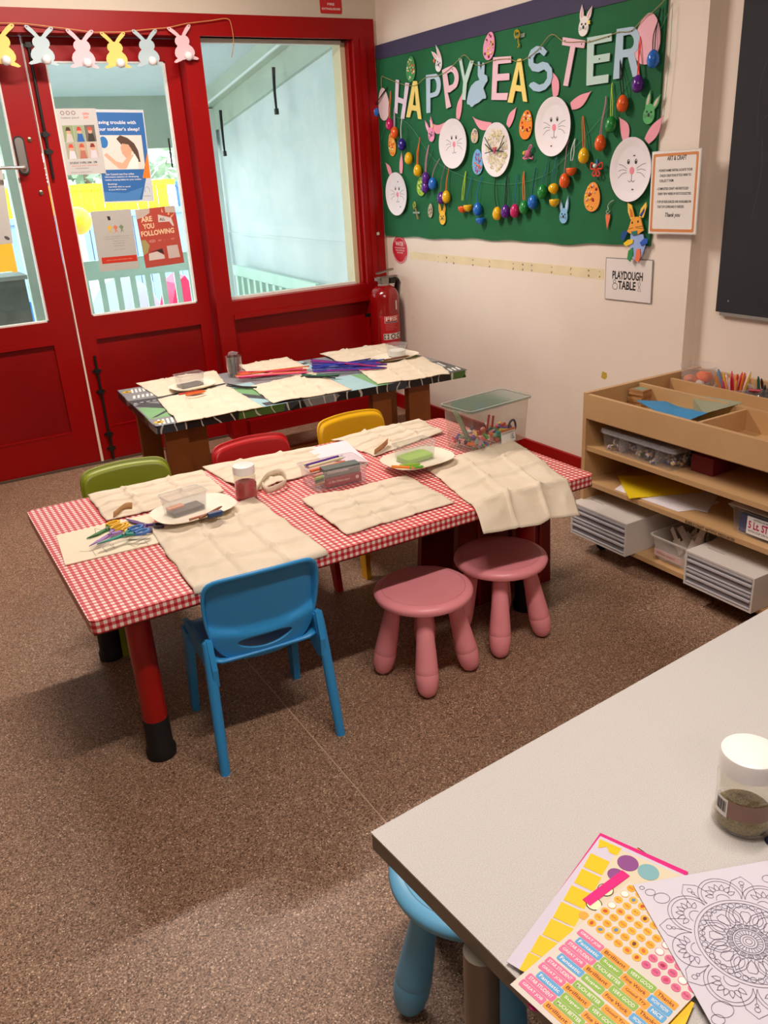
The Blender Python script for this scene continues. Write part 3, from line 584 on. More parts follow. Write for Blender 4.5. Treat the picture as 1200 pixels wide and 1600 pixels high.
# ================================================================ CHAIRS
def chair(col, label, x, y, rz, group=None, name='nursery_chair'):
    M_ = mat(col, 0.38, var=0.05, scale=5, bump=0.03, bscale=120)
    t = thing(name, label, 'chair', Tm(x, y, 0, rz), group)
    half = [(0.0, .286), (.05, .288), (.09, .297), (.118, .318), (.138, .355), (.150, .40), (.1555, .45), (.1565, .495), (.153, .527), (.140, .546), (.112, .553), (.06, .5565), (0, .558)]
    pts = half + [(-a, b_) for a, b_ in half[-2:0:-1]]
    # resample outline evenly
    P = [Vector((a, b_, 0)) for a, b_ in pts]; n = 72; seg = [(P[(i+1) % len(P)] - P[i]).length for i in range(len(P))]; tot = sum(seg); O = []
    i, acc = 0, 0.0
    for k in range(n):
        d = tot * k / n
        while acc + seg[i] < d: acc += seg[i]; i += 1
        O.append(P[i].lerp(P[(i+1) % len(P)], (d - acc) / seg[i]))
    for _ in range(1): O = [(O[k-1] + O[k] * 2 + O[(k+1) % n]) / 4 for k in range(n)]
    sc = (0.0, 0.335); bm = bmesh.new(); rings = []
    def yoff(px, pz):
        y_ = -0.118 - (pz - .29) * 0.22 + 0.9 * px * px
        return y_
    TS = [0, .03, .055, .075, .10, .13, .17, .21, .25, .29, .33, .37, .41, .45, .5, .55, .6, .65, .7, .75, .8, .86, .92, .97, 1.0]
    for ti, tt in enumerate(TS):
        R = []
        for k in range(n):
            a = O[k]; ang = math.atan2(a.y - sc[1], a.x - sc[0])
            s_ = Vector((sc[0] + 0.074 * math.cos(ang), sc[1] + 0.019 * math.sin(ang) + 0.010 * math.cos(ang) ** 2, 0))
            q = a.lerp(s_, tt); y_ = yoff(q.x, q.y)
            # dished back panel with a raised rim, step above the hand slot
            din = min(max((tt - .045) / .05, 0), 1.0); din = din * din * (3 - 2 * din)
            up = 1 / (1 + math.exp(-(q.y - (0.372 + 1.2 * q.x * q.x)) * 260))
            y_ += 0.016 * din * up
            R.append(bm.verts.new((q.x, y_, q.y)))
        rings.append(R)
    for a, b_ in zip(rings, rings[1:]):
        for k in range(n):
            bm.faces.new((a[k], b_[k], b_[(k+1) % n], a[(k+1) % n]))
    bmesh.ops.recalc_face_normals(bm, faces=bm.faces)
    bk = finish(bm, 'backrest', M_, t, smooth=True)
    md = bk.modifiers.new('thick', 'SOLIDIFY'); md.thickness = 0.007; md.offset = 0
    # seat shell
    bm = bmesh.new(); nx, ny = 14, 14; G = []
    for j in range(ny + 1):
        row = []
        for i_ in range(nx + 1):
            u, v = i_ / nx * 2 - 1, j / ny
            wdt = 0.138 + 0.014 * v; px = u * wdt; py = -0.128 + v * 0.30
            z_ = 0.306 - 0.016 * (1 - u * u) * math.sin(min(v * 1.2, 1) * PI) - 0.02 * max(0, v - 0.85) / 0.15 + 0.008 * max(0, abs(u) - .85) / .15
            cr = max(0, abs(u) - 0.8) / 0.2
            if v > 0.85: py -= 0.02 * cr * (v - .85) / .15
            row.append(bm.verts.new((px, py, z_)))
        G.append(row)
    for j in range(ny):
        for i_ in range(nx): bm.faces.new((G[j][i_], G[j][i_+1], G[j+1][i_+1], G[j+1][i_]))
    st = finish(bm, 'seat', M_, t, smooth=True); md = st.modifiers.new('thick', 'SOLIDIFY'); md.thickness = 0.008
    for s_ in (-1, 1):
        # side bracket: the flared web where back leg, front leg and seat meet
        bm = bmesh.new(); prism(bm, [[(-0.155, .30), (-0.135, .375), (-0.115, .375), (-0.08, .325), (0.10, .312), (.155, .305), (.155, .27), (0.12, .255), (-0.03, .268), (-0.08, .25), (-0.125, .235), (-0.15, .25)]], -0.007, 0.007)
        finish(bm, 'side_bracket', M_, t, M=frameM((s_ * 0.148, 0, 0), (0, 1, 0), (0, 0, 1)), bev=0.004)
        bm = bmesh.new(); tube(bm, smoothpts([(s_ * 0.150, -0.118, .372), (s_ * 0.153, -0.128, .33), (s_ * 0.158, -0.145, 0.22), (s_ * 0.166, -0.172, 0.012), (s_ * 0.166, -0.173, 0.0)], 4), [0.008] + [0.0145] * 10 + [0.0135] * 4 + [0.0145, 0.010], 14)
        finish(bm, 'leg', M_, t, smooth='auto')
        bm = bmesh.new(); box(bm, (-0.010, -0.018, 0.0), (0.010, 0.018, 0.285))
        for v in bm.verts:
            if v.co.z > 0.1: v.co.y *= 1.7
        finish(bm, 'leg', M_, t, M=Matrix.Translation((s_ * 0.160, 0.163, 0)) @ Matrix(((1, 0, -s_ * 0.03, 0), (0, 1, -0.12, 0), (0, 0, 1, 0), (0, 0, 0, 1))), bev=0.005)
    return t
chair('#3399dc', 'blue plastic nursery chair with its back to the viewer', -2.110, -2.700, math.radians(-4.5))
chair('#8c9a1c', 'olive green plastic nursery chair behind the gingham table', -2.185, -1.93, math.radians(178))
chair('#c3141a', 'red plastic nursery chair behind the gingham table', -1.715, -1.955, math.radians(181))
chair('#f0b80c', 'yellow plastic nursery chair behind the gingham table', -1.265, -1.92, math.radians(183))

# ================================================================ STOOLS
def stool(col, label, x, y, a0, group=None):
    M_ = mat(col, 0.36, var=0.07, scale=9, bump=0.05, bscale=40); Md = mat(tuple(c * 0.80 for c in [int(col[i:i+2], 16) / 255 for i in (1, 3, 5)]), 0.4)
    t = thing('round_stool', label, 'stool', (x, y, 0), group)
    turned('seat', [(0, .262), (.10, .262), (.130, .266), (.1455, .273), (.1495, .283), (.1475, .291), (.140, .297), (.130, .2995), (.1262, .3000), (.1252, .2988), (.1242, .3000), (.06, .2995), (0, .2990)], M_, t, 64)
    bm = bmesh.new(); ribbon(bm, ell(0, 0, .1252, .1252, 64), 0.0012, .2999, True); finish(bm, 'seat_groove', Md, t)
    for i in range(4):
        a = a0 + i * PI / 2; tp = Vector((math.cos(a) * .085, math.sin(a) * .085, .268)); ft = Vector((math.cos(a) * .140, math.sin(a) * .140, 0.0))
        ax = (ft - tp); ln = ax.length; ax.normalize()
        pr = [(0.0, 0), (.0195, 0), (.022, .03), (.0265, .09), (.031, .15), (.0335, .185), (.0345, .2), (.0338, .202), (.0345, .204), (.0338, .23), (.030, .252), (.023, .268), (.012, .2765), (0, .278)]
        bm = bmesh.new(); lathe(bm, pr, 28); bmesh.ops.recalc_face_normals(bm, faces=bm.faces)
        R = Vector((0, 0, 1)).rotation_difference(ax).to_matrix().to_4x4()
        finish(bm, 'leg', M_, t, smooth='auto', M=Matrix.Translation(tp - ax * 0.006 + Vector((0, 0, 0.0))) @ R)
    return t
stool('#ff9fa8', 'pink round stool nearest the blue chair', -1.588, -2.765, math.radians(-122))
stool('#ff9fa8', 'pink round stool overlapped by its twin, towards the open shelf', -1.268, -2.728, math.radians(-129))
stool('#6cb4de', 'pale blue round stool below the grey speckled table', -2.11, -3.715, math.radians(172))

# ================================================================ THINGS ON THE TABLES
M_cal = mat('#eadcc6', 0.85, var=0.06, scale=14, bump=0.35, bscale=350, var2='#e0d1b8')
M_cal2 = mat('#c79a6c', 0.8, var=0.1, scale=20)
def bag(label, corners, z, seed, group, yf=None, handles=(), amp=1.5, droop=(.55, .25)):
    c = [onz(p, z) for p in corners]; o_ = (c[0] + c[1] + c[2] + c[3]) / 4
    t = thing('calico_bag', label, 'bag', (o_.x, o_.y, z), group)
    n = 56; bm = bmesh.new(); G = []; off = seed * 7.31
    rnd = random.Random(seed); cu = [0.33 + rnd.uniform(-.04, .04), 0.66 + rnd.uniform(-.04, .04)]; cv = [0.5 + rnd.uniform(-.05, .05), 0.25, 0.76]
    for j in range(n + 1):
        row = []
        for i in range(n + 1):
            u, v = i / n, j / n
            p = (c[0] * (1 - u) * (1 - v) + c[1] * u * (1 - v) + c[2] * u * v + c[3] * (1 - u) * v)
            e_ = 0.006 * noise.noise(Vector((u * 6 + off, v * 6, 0)))
            p = p + Vector((e_, 0.008 * noise.noise(Vector((u * 5, v * 5 + off, 3))), 0))
            h = 0.0035 + 0.006 * amp * (0.5 + 0.5 * noise.noise(Vector((u * 3.1 + off, v * 3.1, 1)))) + 0.008 * amp * (0.35 - min(.35, abs(noise.noise(Vector((u * 4.5 + off, v * 3.5, 5))))))
            for q in cu: h += 0.0065 * amp * math.exp(-((u - q + 0.03 * noise.noise(Vector((v * 4, off, 0)))) / 0.013) ** 2)
            for q in cv: h += 0.0065 * amp * math.exp(-((v - q + 0.03 * noise.noise(Vector((u * 4, off, 9)))) / 0.014) ** 2)
            ed = min(u, 1 - u, v, 1 - v); h *= min(1, 0.35 + ed * 6)
            h += 0.010 * max(0, noise.noise(Vector((u * 2 + off, v * 2 + 4, 2)))) * (1 - min(1, ed * 8)) * amp
            zz = h
            if yf is not None and p.y < yf + 0.004:
                d = (yf + 0.004 - p.y); zz = h - d * droop[0]; p.y += d * droop[1]
                p.y = min(p.y, yf - 0.004) if zz < 0 else p.y
            row.append(bm.verts.new((p.x - o_.x, p.y - o_.y, zz)))
        G.append(row)
    for j in range(n):
        for i in range(n): bm.faces.new((G[j][i], G[j+1][i], G[j+1][i+1], G[j][i+1]))
    b_ = finish(bm, 'bag_body', M_cal, t, smooth=True); md = b_.modifiers.new('thick', 'SOLIDIFY'); md.thickness = 0.0028; md.offset = 0.0
    for H in handles:
        P = smoothpts([onz(p, z) - Vector((o_.x, o_.y, z)) + Vector((0, 0, hh)) for p, hh in H], 6); bm = bmesh.new(); V = []
        for i, p in enumerate(P):
            d = (P[min(i+1, len(P)-1)] - P[max(i-1, 0)]); V.append((bm.verts.new(p + Vector((0, 0, 0.002))), bm.verts.new(p + Vector((0, 0, 0.024)) + Vector((0.004, 0, 0)))))
        for a, b2 in zip(V, V[1:]): bm.faces.new((a[0], b2[0], b2[1], a[1]))
        h_ = finish(bm, 'handle', M_cal2 if len(H) < 4 else M_cal, t, smooth=True); md = h_.modifiers.new('thick', 'SOLIDIFY'); md.thickness = 0.002
    return t
GR, KR = 'calico bags on the gingham table', 'calico bags on the street map table'
z = TZ + 0.001
bag('calico bag on the gingham table in front of the olive green chair', [(137, 776), (316, 736), (352, 770), (167, 816)], z, 1, GR, handles=[[((178, 812), 0), ((196, 800), .004), ((207, 798), .002)]])
bag('calico bag hanging over the table edge behind the blue chair', [(235, 832), (397, 779), (514, 866), (305, 927)], z, 2, GR, yf=GY[0], droop=(.8, .7))
bag('calico bag between the red chair and the jar of red glitter', [(316, 731), (492, 699), (536, 727), (384, 772)], z, 3, GR, handles=[[((402, 770), 0), ((418, 752), .006), ((440, 748), .01), ((446, 762), .006), ((420, 772), .0), ((410, 764), 0)]], amp=1.3)
bag('calico bag lying flat in front of the box of markers', [(471, 785), (636, 744), (710, 787), (541, 837)], z, 4, GR, yf=GY[0])
bag('calico bag in front of the yellow chair', [(519, 688), (656, 656), (692, 678), (585, 714)], z, 5, GR, handles=[[((585, 713), 0), ((598, 706), .008), ((606, 700), .012)]])
bag('large calico bag drooping over the table edge above the pink stools', [(667, 734), (797, 686), (921, 777), (764, 814)], z, 6, GR, yf=GY[0], amp=1.6)
z = KZ + 0.002
bag('calico bag at the doors end of the street map table, under the plate rim', [(213, 600), (335, 580), (352, 600), (246, 621)], z, 7, KR)
bag('calico bag on the front corner of the street map table by the plate', [(246, 625), (352, 603), (411, 637), (277, 662)], z, 8, KR)
bag('calico bag behind the pink and orange pipe cleaners', [(374, 572), (448, 559), (484, 577), (395, 592)], z, 9, KR)
bag('calico bag in front of the pipe cleaners in the middle of the table edge', [(391, 605), (490, 582), (550, 610), (427, 632)], z, 10, KR)
bag('calico bag behind the blue and purple pipe cleaners', [(500, 554), (600, 538), (657, 556), (530, 568)], z, 11, KR)
bag('calico bag near the cream wall end of the street map table', [(556, 577), (661, 558), (703, 587), (590, 601)], z, 12, KR)

M_cup = clear('#f4f4f4', 0.20, 0.12, 'frosted plastic', 0.9); M_clr = clear('#fbfbfb', 0.06, 0.03, 'clear plastic', 0.9)
M_paper = mat('#f4efe2', 0.75, var=0.02); M_plate = mat('#f3ead6', 0.55, var=0.02)
def tubpart(parent, w_, d_, h_, r=0.012, mt_=None, z0=0.0, th=0.0012, M=None, name='tub', taper=0.9):
    """thin-walled open box with rounded corners and a lip"""
    bm = bmesh.new(); lv = []
    for (k, zz) in ((taper, 0.0), (1.0, h_), (1.06, h_), (1.06, h_ - 0.004)):
        lp = rrect(-w_/2*k, -d_/2*k, w_/2*k, d_/2*k, r, 4); lv.append([bm.verts.new((p[0], p[1], z0 + zz)) for p in lp])
    n = len(lv[0])
    for a, b_ in zip(lv, lv[1:]):
        for i in range(n): bm.faces.new((a[i], a[(i+1) % n], b_[(i+1) % n], b_[i]))
    bm.faces.new(lv[0][::-1])
    return finish(bm, name, mt_ or M_cup, parent, smooth='auto', M=M)
def plate(label, px, z, rx=0.115, ry=0.10, rz=0.0, group='white craft plates'):
    p = onz(px, z + 0.01); t = thing('plate', label, 'plate', Tm(p.x, p.y, z, rz), group)
    bm = bmesh.new(); lathe(bm, [(0, 0.006), (0.72, 0.006), (0.80, 0.009), (0.98, 0.017), (1.0, 0.0175), (0.98, 0.0150), (0.8, 0.006), (0.72, 0.003), (0, 0.003)], 40)
    for v in bm.verts:
        a = math.atan2(v.co.y, v.co.x); r = math.hypot(v.co.x, v.co.y); k = 1 / (abs(math.cos(a)) ** 3 + abs(math.sin(a)) ** 3) ** (1/3)
        v.co.x, v.co.y = r * k * math.cos(a) * rx, r * k * math.sin(a) * ry
    bmesh.ops.recalc_face_normals(bm, faces=bm.faces); finish(bm, 'dish', M_plate, t, smooth='auto'); return t, p
def cray(name, label, a, b_, r, col, group=None, cat='pencil', tip=None):
    a, b_ = Vector(a), Vector(b_); t = thing(name, label, cat, a.copy(), group); d = b_ - a
    bm = bmesh.new(); tube(bm, [(0, 0, 0), d * .88], r, 8); finish(bm, 'barrel', mat(col, 0.4), t, smooth='auto')
    bm = bmesh.new(); tube(bm, [d * .88, d], [r, r * .3], 8); finish(bm, 'tip', mat(tip or col, 0.4), t, smooth='auto'); return t
# plate 1
zt = TZ + 0.016
t, p = plate('white plate with a frosted tub, nearest the scissors', (303, 797), zt, 0.125, 0.092, 0.12)
c1 = p + Vector((-0.02, 0.02, 0)); c1.z = zt + 0.0075
tb = thing('frosted_tub', 'frosted tub with a black ink pad on the plate by the scissors', 'tub', Tm(c1.x, c1.y, c1.z, 0.16)); tubpart(tb, 0.125, 0.075, 0.058)
boxes('ink_pad', [((-0.05, -0.028, 0.001), (0.05, 0.022, 0.012))], mat('#4b4044', 0.5, var=.3, scale=30), tb, bev=.003)
boxes('foam_strip', [((-0.05, 0.0, 0.012), (0.0, 0.024, 0.018))], mat('#d98d6c', 0.6), tb)
for k, (a, b_, col) in enumerate([((296, 812), (345, 797), '#b06a4a'), ((312, 810), (347, 791), '#8b5a3c'), ((325, 806), (349, 800), '#22406e')]):
    A_, B_ = onz(a, zt + .024), onz(b_, zt + .024); cray('pencil' if k < 2 else 'pocket_brush', ['terracotta pencil on the plate by the scissors', 'brown pencil crossing the plate by the scissors', 'dark blue brush handle on the plate by the scissors'][k], A_, B_, 0.004 if k < 2 else 0.009, col, None, 'pencil' if k < 2 else 'brush')
# plate 2
t, p = plate('white plate with a green filled tub, beside the clear storage box', (652, 718), TZ + 0.016, 0.122, 0.098, 0.05)
c1 = p + Vector((0.0, 0.015, 0)); c1.z = TZ + 0.0235
tb = thing('frosted_tub', 'frosted tub with a lime green base beside the clear storage box', 'tub', Tm(c1.x, c1.y, c1.z, 0.10)); tubpart(tb, 0.130, 0.082, 0.060)
bm = bmesh.new(); prism(bm, [rrect(-.056, -.034, .056, .034, .01)], 0.002, 0.016); finish(bm, 'green_pad', mat('#9ccf3c', 0.4), tb)
for k, (a, b_, col) in enumerate([((612, 729), (648, 731), '#f08a2c'), ((624, 728), (657, 725), '#8fc42f'), ((640, 731), (662, 729), '#5fae2c')]):
    A_, B_ = onz(a, TZ + .045), onz(b_, TZ + .045); cray('crayon', ['orange crayon on the green tub plate', 'lime crayon on the green tub plate', 'green crayon on the green tub plate'][k], A_, B_, 0.005, col, None, 'crayon')
# plate 3, 4 on the other table
t, p = plate('white plate on the street map table, nearest the doors', (301, 603), KZ + 0.012, 0.112, 0.085, 0.1)
c1 = p + Vector((-0.005, 0.02, 0)); c1.z = KZ + 0.02
tb = thing('frosted_tub', 'frosted tub with a dark base on the street map table', 'tub', Tm(c1.x, c1.y, c1.z, 0.12)); tubpart(tb, 0.13, 0.08, 0.062)
boxes('ink_pad', [((-0.055, -0.034, 0.001), (0.055, 0.03, 0.012))], mat('#34353c', 0.5), tb, bev=.003)
for k, (a, b_, col) in enumerate([((279, 616), (318, 610), '#b8341c'), ((290, 617), (322, 611), '#e06a1c')]):
    cray('crayon', ['dark red crayon on the plate nearest the doors', 'orange crayon on the plate nearest the doors'][k], onz(a, KZ + .036), onz(b_, KZ + .036), 0.005, col, None, 'crayon')
t, p = plate('white plate at the extinguisher end of the street map table', (618, 557), KZ + 0.014, 0.13, 0.075, 0.0)
c1 = p + Vector((0.02, 0.02, 0)); c1.z = KZ + 0.0225
tb = thing('round_tub', 'clear round tub in front of the red extinguisher', 'tub', (c1.x, c1.y, c1.z))
turned('cup', [(0, 0), (.046, 0), (.053, .058), (.057, .060), (.057, .064), (.053, .064)], M_cup, tb, 32)
turned('paper_liner', [(0, .003), (.043, .003), (.046, .03), (.0455, .03), (.0, .01)], mat('#e9e9e4', 0.6), tb, 24)
cray('crayon', 'brown crayon on the plate in front of the extinguisher', onz((600, 563), KZ + .04), onz((640, 556), KZ + .04), .005, '#6a3c22', None, 'crayon')
# pencil pot
p = onz((368, 588), KZ + 0.002); tp = thing('pencil_pot', 'clear pot packed with dark pencils on the street map table', 'pot', (p.x, p.y, KZ + .002))
turned('cup', [(0, 0), (.036, 0), (.041, .105), (.042, .105), (.037, .0), ], M_clr, tp, 28)
rnd = random.Random(5)
for k in range(13):
    a = k * 2.4; r = 0.006 + 0.022 * (k / 13) ** .5; q = Vector((p.x + r * math.cos(a), p.y + r * math.sin(a), KZ + .005)); col = ['#241c1c', '#2f5a4a', '#1c2c4a', '#3a2a1c', '#552034', '#7a6a30'][k % 6]
    tl = q + Vector((math.cos(a) * .006, math.sin(a) * .006, rnd.uniform(.095, .115)))
    cray('pencil', '%s pencil standing in the clear pot' % ['black', 'dark green', 'navy', 'brown', 'plum', 'ochre'][k % 6], q, tl, .0042, col, 'pencils in the clear pot')
bm = bmesh.new(); v = [bm.verts.new((0.02 * math.cos(i * 1.3) * (1 + .3 * (i % 3)), .02 * math.sin(i * 1.7) * (1 + .2 * (i % 2)), 0.108 + .008 * (i % 4))) for i in range(14)]
bmesh.ops.convex_hull(bm, input=bm.verts); finish(bm, 'crumpled_film', clear('#f4eef0', .3, .1, 'film', .9), tp)
# pipe cleaners
def cleaners(n, c0, c1, cols, names, label, spread, seed, z):
    rnd = random.Random(seed); first = {}
    for k in range(n):
        a = onz((c0[0] + rnd.uniform(-4, 4), c0[1] + rnd.uniform(-1, 1) * spread), z); b_ = onz((c1[0] + rnd.uniform(-14, 14), c1[1] + rnd.uniform(-1, 1) * spread), z)
        mid = (a + b_) / 2 + Vector((0, rnd.uniform(-.03, .03), 0)); zz = 0.006 + 0.0045 * (k // 4)
        P = smoothpts([Vector((q.x, q.y, z + zz)) for q in (a, mid, b_)], 6)
        bm = bmesh.new(); tube(bm, [q - P[0] for q in P], 0.0036, 6); ci = k % len(cols)
        o = finish(bm, 'pipe_cleaner', mat(cols[ci], 0.85, bump=.6, bscale=900), None, smooth=True); o.location = P[0]
        tag(o, names[ci] + ' pipe cleaner ' + label, 'pipe cleaner', label.strip())
cleaners(14, (372, 590), (470, 582), ['#e8506c', '#f07a28', '#e8386c', '#f4a0b8'], ['coral pink', 'orange', 'hot pink', 'pale pink'], 'in the warm bundle by the pencil pot', 5, 3, KZ + .012)
cleaners(20, (490, 576), (592, 572), ['#2a3fb0', '#6a2c90', '#3c50c8', '#c02c80', '#4a3a8a'], ['royal blue', 'purple', 'bright blue', 'magenta', 'violet'], 'in the cool bundle on the street map table', 8, 4, KZ + .014)
cleaners(5, (470, 588), (522, 590), ['#1e2a26', '#3d7a5a', '#2a2a30'], ['black', 'sea green', 'charcoal'], 'in the dark bundle beside the cool bundle', 4, 6, KZ + .014)
cleaners(3, (356, 602), (410, 606), ['#2c261e'], ['black'], 'lying apart in front of the pencil pot', 3, 8, KZ + .004)
# jar of red glitter
def jar(label, p, z, fill, fcol, k=1.0, rz=0.0, lidr=.0345):
    t = thing('glitter_jar', label, 'jar', Tm(p.x, p.y, z, rz) @ Matrix.Scale(k, 4))
    turned('glass_body', [(0, .002), (.030, .0015), (.035, .005), (.0362, .012), (.0340, .02), (.0335, .05), (.0335, .055), (.0345, .06), (.035, .072), (.031, .082), (.030, .086)], clear('#f1efe9', 0.05, 0.02, 'clear jar plastic', 1.0), t, 40)
    turned('glitter', [(0, .004), (.031, .004), (.0338, .013), (.032, .02), (.0318, fill), (.02, fill + .004), (0, fill - .002)], mat(fcol, 0.35, .2, var=0.45, scale=420, bump=.4, bscale=500), t, 32)
    turned('lid', [(0, .108), (lidr - .004, .108), (lidr - .001, .1065), (lidr, .104), (lidr, .082), (lidr - .0015, .081), (0, .081)], mat('#f4f2ee', 0.35), t, 48)
    return t
p = onz((386, 777), TZ); jar('jar of red glitter with a white lid on the gingham table', p, TZ + .001, .052, '#c4303a', 1.0, 0.4)
t = bpy.data.objects['glitter_jar']; bm = bmesh.new()
for i in range(6):
    a0, a1 = math.radians(-60 + i * 8), math.radians(-60 + (i + 1) * 8)
    f = bm.faces.new([bm.verts.new((.0348 * math.cos(a), .0348 * math.sin(a), zz)) for a, zz in ((a0, .022), (a1, .022), (a1, .048), (a0, .048))])
finish(bm, 'barcode_label', M_paper, t)
# box of markers
A_, B_, C_ = onz((492, 771), TZ), onz((577, 752), TZ), onz((466, 738), TZ + .01)
MB_ = frameM((A_.x, A_.y, TZ + .001), (B_ - A_).to_tuple(), (-(B_ - A_).y, (B_ - A_).x, 0)); bw = (B_ - A_).length
t = thing('marker_box', 'clear plastic box of felt pens in the middle of the gingham table', 'box', MB_)
tubpart(t, bw, .135, .062, .012, clear('#f6eef2', .15, .06, 'rose tinted plastic', .9), M=Matrix.Translation((bw/2, .0675, 0)), taper=.92)
boxes('divider', [((bw * .72, .01, .002), (bw * .728, .125, .055))], M_clr, t)
for i, (nm, col, txt, z0, xx) in enumerate((('marker_pack', '#a8242c', '12 WATERCOLOUR', .004, .045), ('marker_pack', '#66706a', 'Woodenstudio', .034, .045))):
    g = thing(nm, ['dark red pack of felt pens at the bottom front of the marker box', 'grey pack of felt pens on top of the red pack'][i], 'pack', MB_ @ Matrix.Translation((xx, .012 + .006 * i, z0)))
    boxes('carton', [((0, 0, 0), (.125, .04, .028))], mat(col, 0.45), g, bev=.002)
    texts('lettering', [(['12 Slim Watercolour', 'Chromemarker'][i], .010, .012, .085, .020)], 0, M_paper, g, 0.01, M=frameM((0, -.0006, 0), (1, 0, 0), (0, 0, 1)))
    if i == 0: sheet('emblem', [ell(.11, .016, .006, .006)], 0, .0005, M_paper, g, M=frameM((0, -.0002, 0), (1, 0, 0), (0, 0, 1)))
pens = [('#2f7a70', .10, .060), ('#5a2a8c', .085, .066), ('#e9e6ee', .095, .058), ('#b9a8e0', .075, .062), ('#f2e6c0', .065, .066), ('#f0764c', .055, .055), ('#e07a64', .03, .045), ('#8cc04c', .02, .038), ('#c9b070', .02, .020), ('#2f6d4c', .02, .028)]
for k, (col, yy, zz) in enumerate(pens):
    a = MB_ @ Vector((.012, yy, zz)); b_ = MB_ @ Vector((.135 + .01 * (k % 3) if k < 6 else .045, yy + (.012 if k < 6 else 0), zz + .004))
    cray('felt_pen', ['teal', 'deep purple', 'white', 'lilac', 'cream', 'orange', 'salmon', 'lime', 'sand', 'dark green'][k] + ' felt pen lying in the marker box', a, b_, .0052, col, 'felt pens in the marker box', 'pen', '#efefef')
# white sheet behind the marker box
def flat(name, label, cat, px, z, th, mt_, group=None):
    c = [onz(p, z) for p in px]; o_ = sum(c, Vector()) / len(c); t = thing(name, label, cat, (o_.x, o_.y, z), group)
    bm = bmesh.new(); prism(bm, [[(q.x - o_.x, q.y - o_.y) for q in c]], 0, th); finish(bm, 'sheet', mt_, t); return t, o_
t, o_ = flat('paper_sheet', 'white paper sheet with pencil lines behind the marker box', 'paper', [(500, 718), (576, 722), (540, 688), (478, 702)], TZ + .013, .0006, mat('#ece4ea', .7))
t2, o_ = flat('cutting_card', 'cream card with drawn stars under the scissors', 'card', [(88, 838), (102, 884), (250, 849), (238, 803)], TZ + .001, .003, mat('#efe2c6', .7), None)
def inpl(px, z, o_): q = onz(px, z); return (q.x - o_.x, q.y - o_.y)
S = []
for poly in ([(124, 862), (145, 861), (150, 869), (158, 861), (168, 863), (160, 856), (172, 848)], [(148, 826), (150, 834), (156, 832)], [(172, 851), (180, 858), (176, 850)], [(200, 850), (212, 855), (222, 848), (232, 851), (226, 845), (236, 840)], [(148, 826), (166, 830)]):
    S.append([[inpl(q, TZ + .004, o_) for q in poly]])
lines('star_outline', S, .0012, .0036, mat('#5a5550', .7), t2)
# scissors
def scissors(label, tip, pivot, hand, colb, colh, z, k=1.0, tint=None):
    P, T, Hn = onz(pivot, z), onz(tip, z), onz(hand, z); ax = (T - P); ax.z = 0; ln = ax.length
    M_ = frameM((P.x, P.y, z), ax, (-ax.y, ax.x, 0)); t = thing('scissors', label, 'scissors', M_, 'craft scissors on the cream card'); hl = (Hn - P).length
    for s_ in (-1, 1):
        bm = bmesh.new(); prism(bm, [[(-0.01, -.005 * s_ - .005), (ln * .5, -.010 if s_ < 0 else -.003), (ln, s_ * .002), (ln * .5, .003 if s_ < 0 else .010), (-.01, .005 - .005 * s_)]], 0.001 + .003 * (s_ > 0), .0035 + .003 * (s_ > 0)); finish(bm, 'blade', mat(colb, .4), t)
        cx, cy = -hl * .78, s_ * .020
        bm = bmesh.new(); prism(bm, [ell(cx, cy, .024 * k, .016 * k, 24), ell(cx, cy, .017 * k, .010 * k, 24)[::-1]], 0.001, .008); finish(bm, 'finger_loop', mat(colh, .35), t, bev=.0015)
        bm = bmesh.new(); prism(bm, [[(-.002, -.005), (.006, 0), (-.002, .005), (cx + .018, cy + .007), (cx + .018, cy - .007)]], 0.001, .008); finish(bm, 'shank', mat(colb, .35), t)
    turned('pivot_screw', [(.004, 0), (.004, .0095), (0, .010)], mat('#b0b0b0', .3, .8), t, 12)
zs = TZ + .0045
scissors('green scissors with a yellow handle on the cream card', (136, 843), (168, 829), (191, 822), '#2f7a3c', '#eab81c', zs)
scissors('lilac scissors on the cream card', (140, 855), (172, 838), (196, 824), '#a07ac0', '#e8b838', zs + .009)
scissors('teal scissors with blue handles on the cream card', (152, 852), (194, 838), (226, 830), '#1f8f80', '#3f78c0', zs + .018)
scissors('dark purple scissors beside the tub plate', (196, 812), (228, 823), (250, 824), '#5a2c7c', '#4a3a5c', zs + .002, .8)
# clear storage box
BX = Tm(-1.012, -2.325, TZ + .001, math.radians(6)); bw, bd, bh = .285, .145, .150
t = thing('storage_box', 'large clear lidded box of craft bits at the wall end of the gingham table', 'box', BX)
M_bx = clear('#f3f1ee', .05, .04, 'clear acrylic', .9)
tubpart(t, bw, bd, bh, .012, M_bx, taper=.93, name='box_walls')
bm = bmesh.new(); prism(bm, [rrect(-bw/2 - .008, -bd/2 - .008, bw/2 + .008, bd/2 + .008, .016)], bh, bh + .006); finish(bm, 'lid', clear('#dfe6e2', .28, .1, 'lid plastic', .9, '#8f9f98'), t)
bm = bmesh.new(); ribbon(bm, rrect(-bw/2 - .007, -bd/2 - .007, bw/2 + .007, bd/2 + .007, .016), .006, bh + .0085, True); finish(bm, 'lid_rim', mat('#a3a8a2', .25), t)
M_orl = mat('#e07a34', .5)
g = frameM((.04, -bd/2 * .95 - .001, .006), (1, 0, 0), (0, .06, 1))
sheet('price_label', [rrect(-.035, 0, .035, .05, .002)], 0, .0006, mat('#f0eeea', .5), t, M=g); sheet('label_band', [rrect(-.035, .042, .035, .05, .001)], .0006, .001, M_orl, t, M=g)
texts('label_text', [('clear craft storage box', -.03, .034, .022, .038), ('15L', .012, .01, .028, .028)], .0012, mat('#333333', .6), t, .01, M=g)
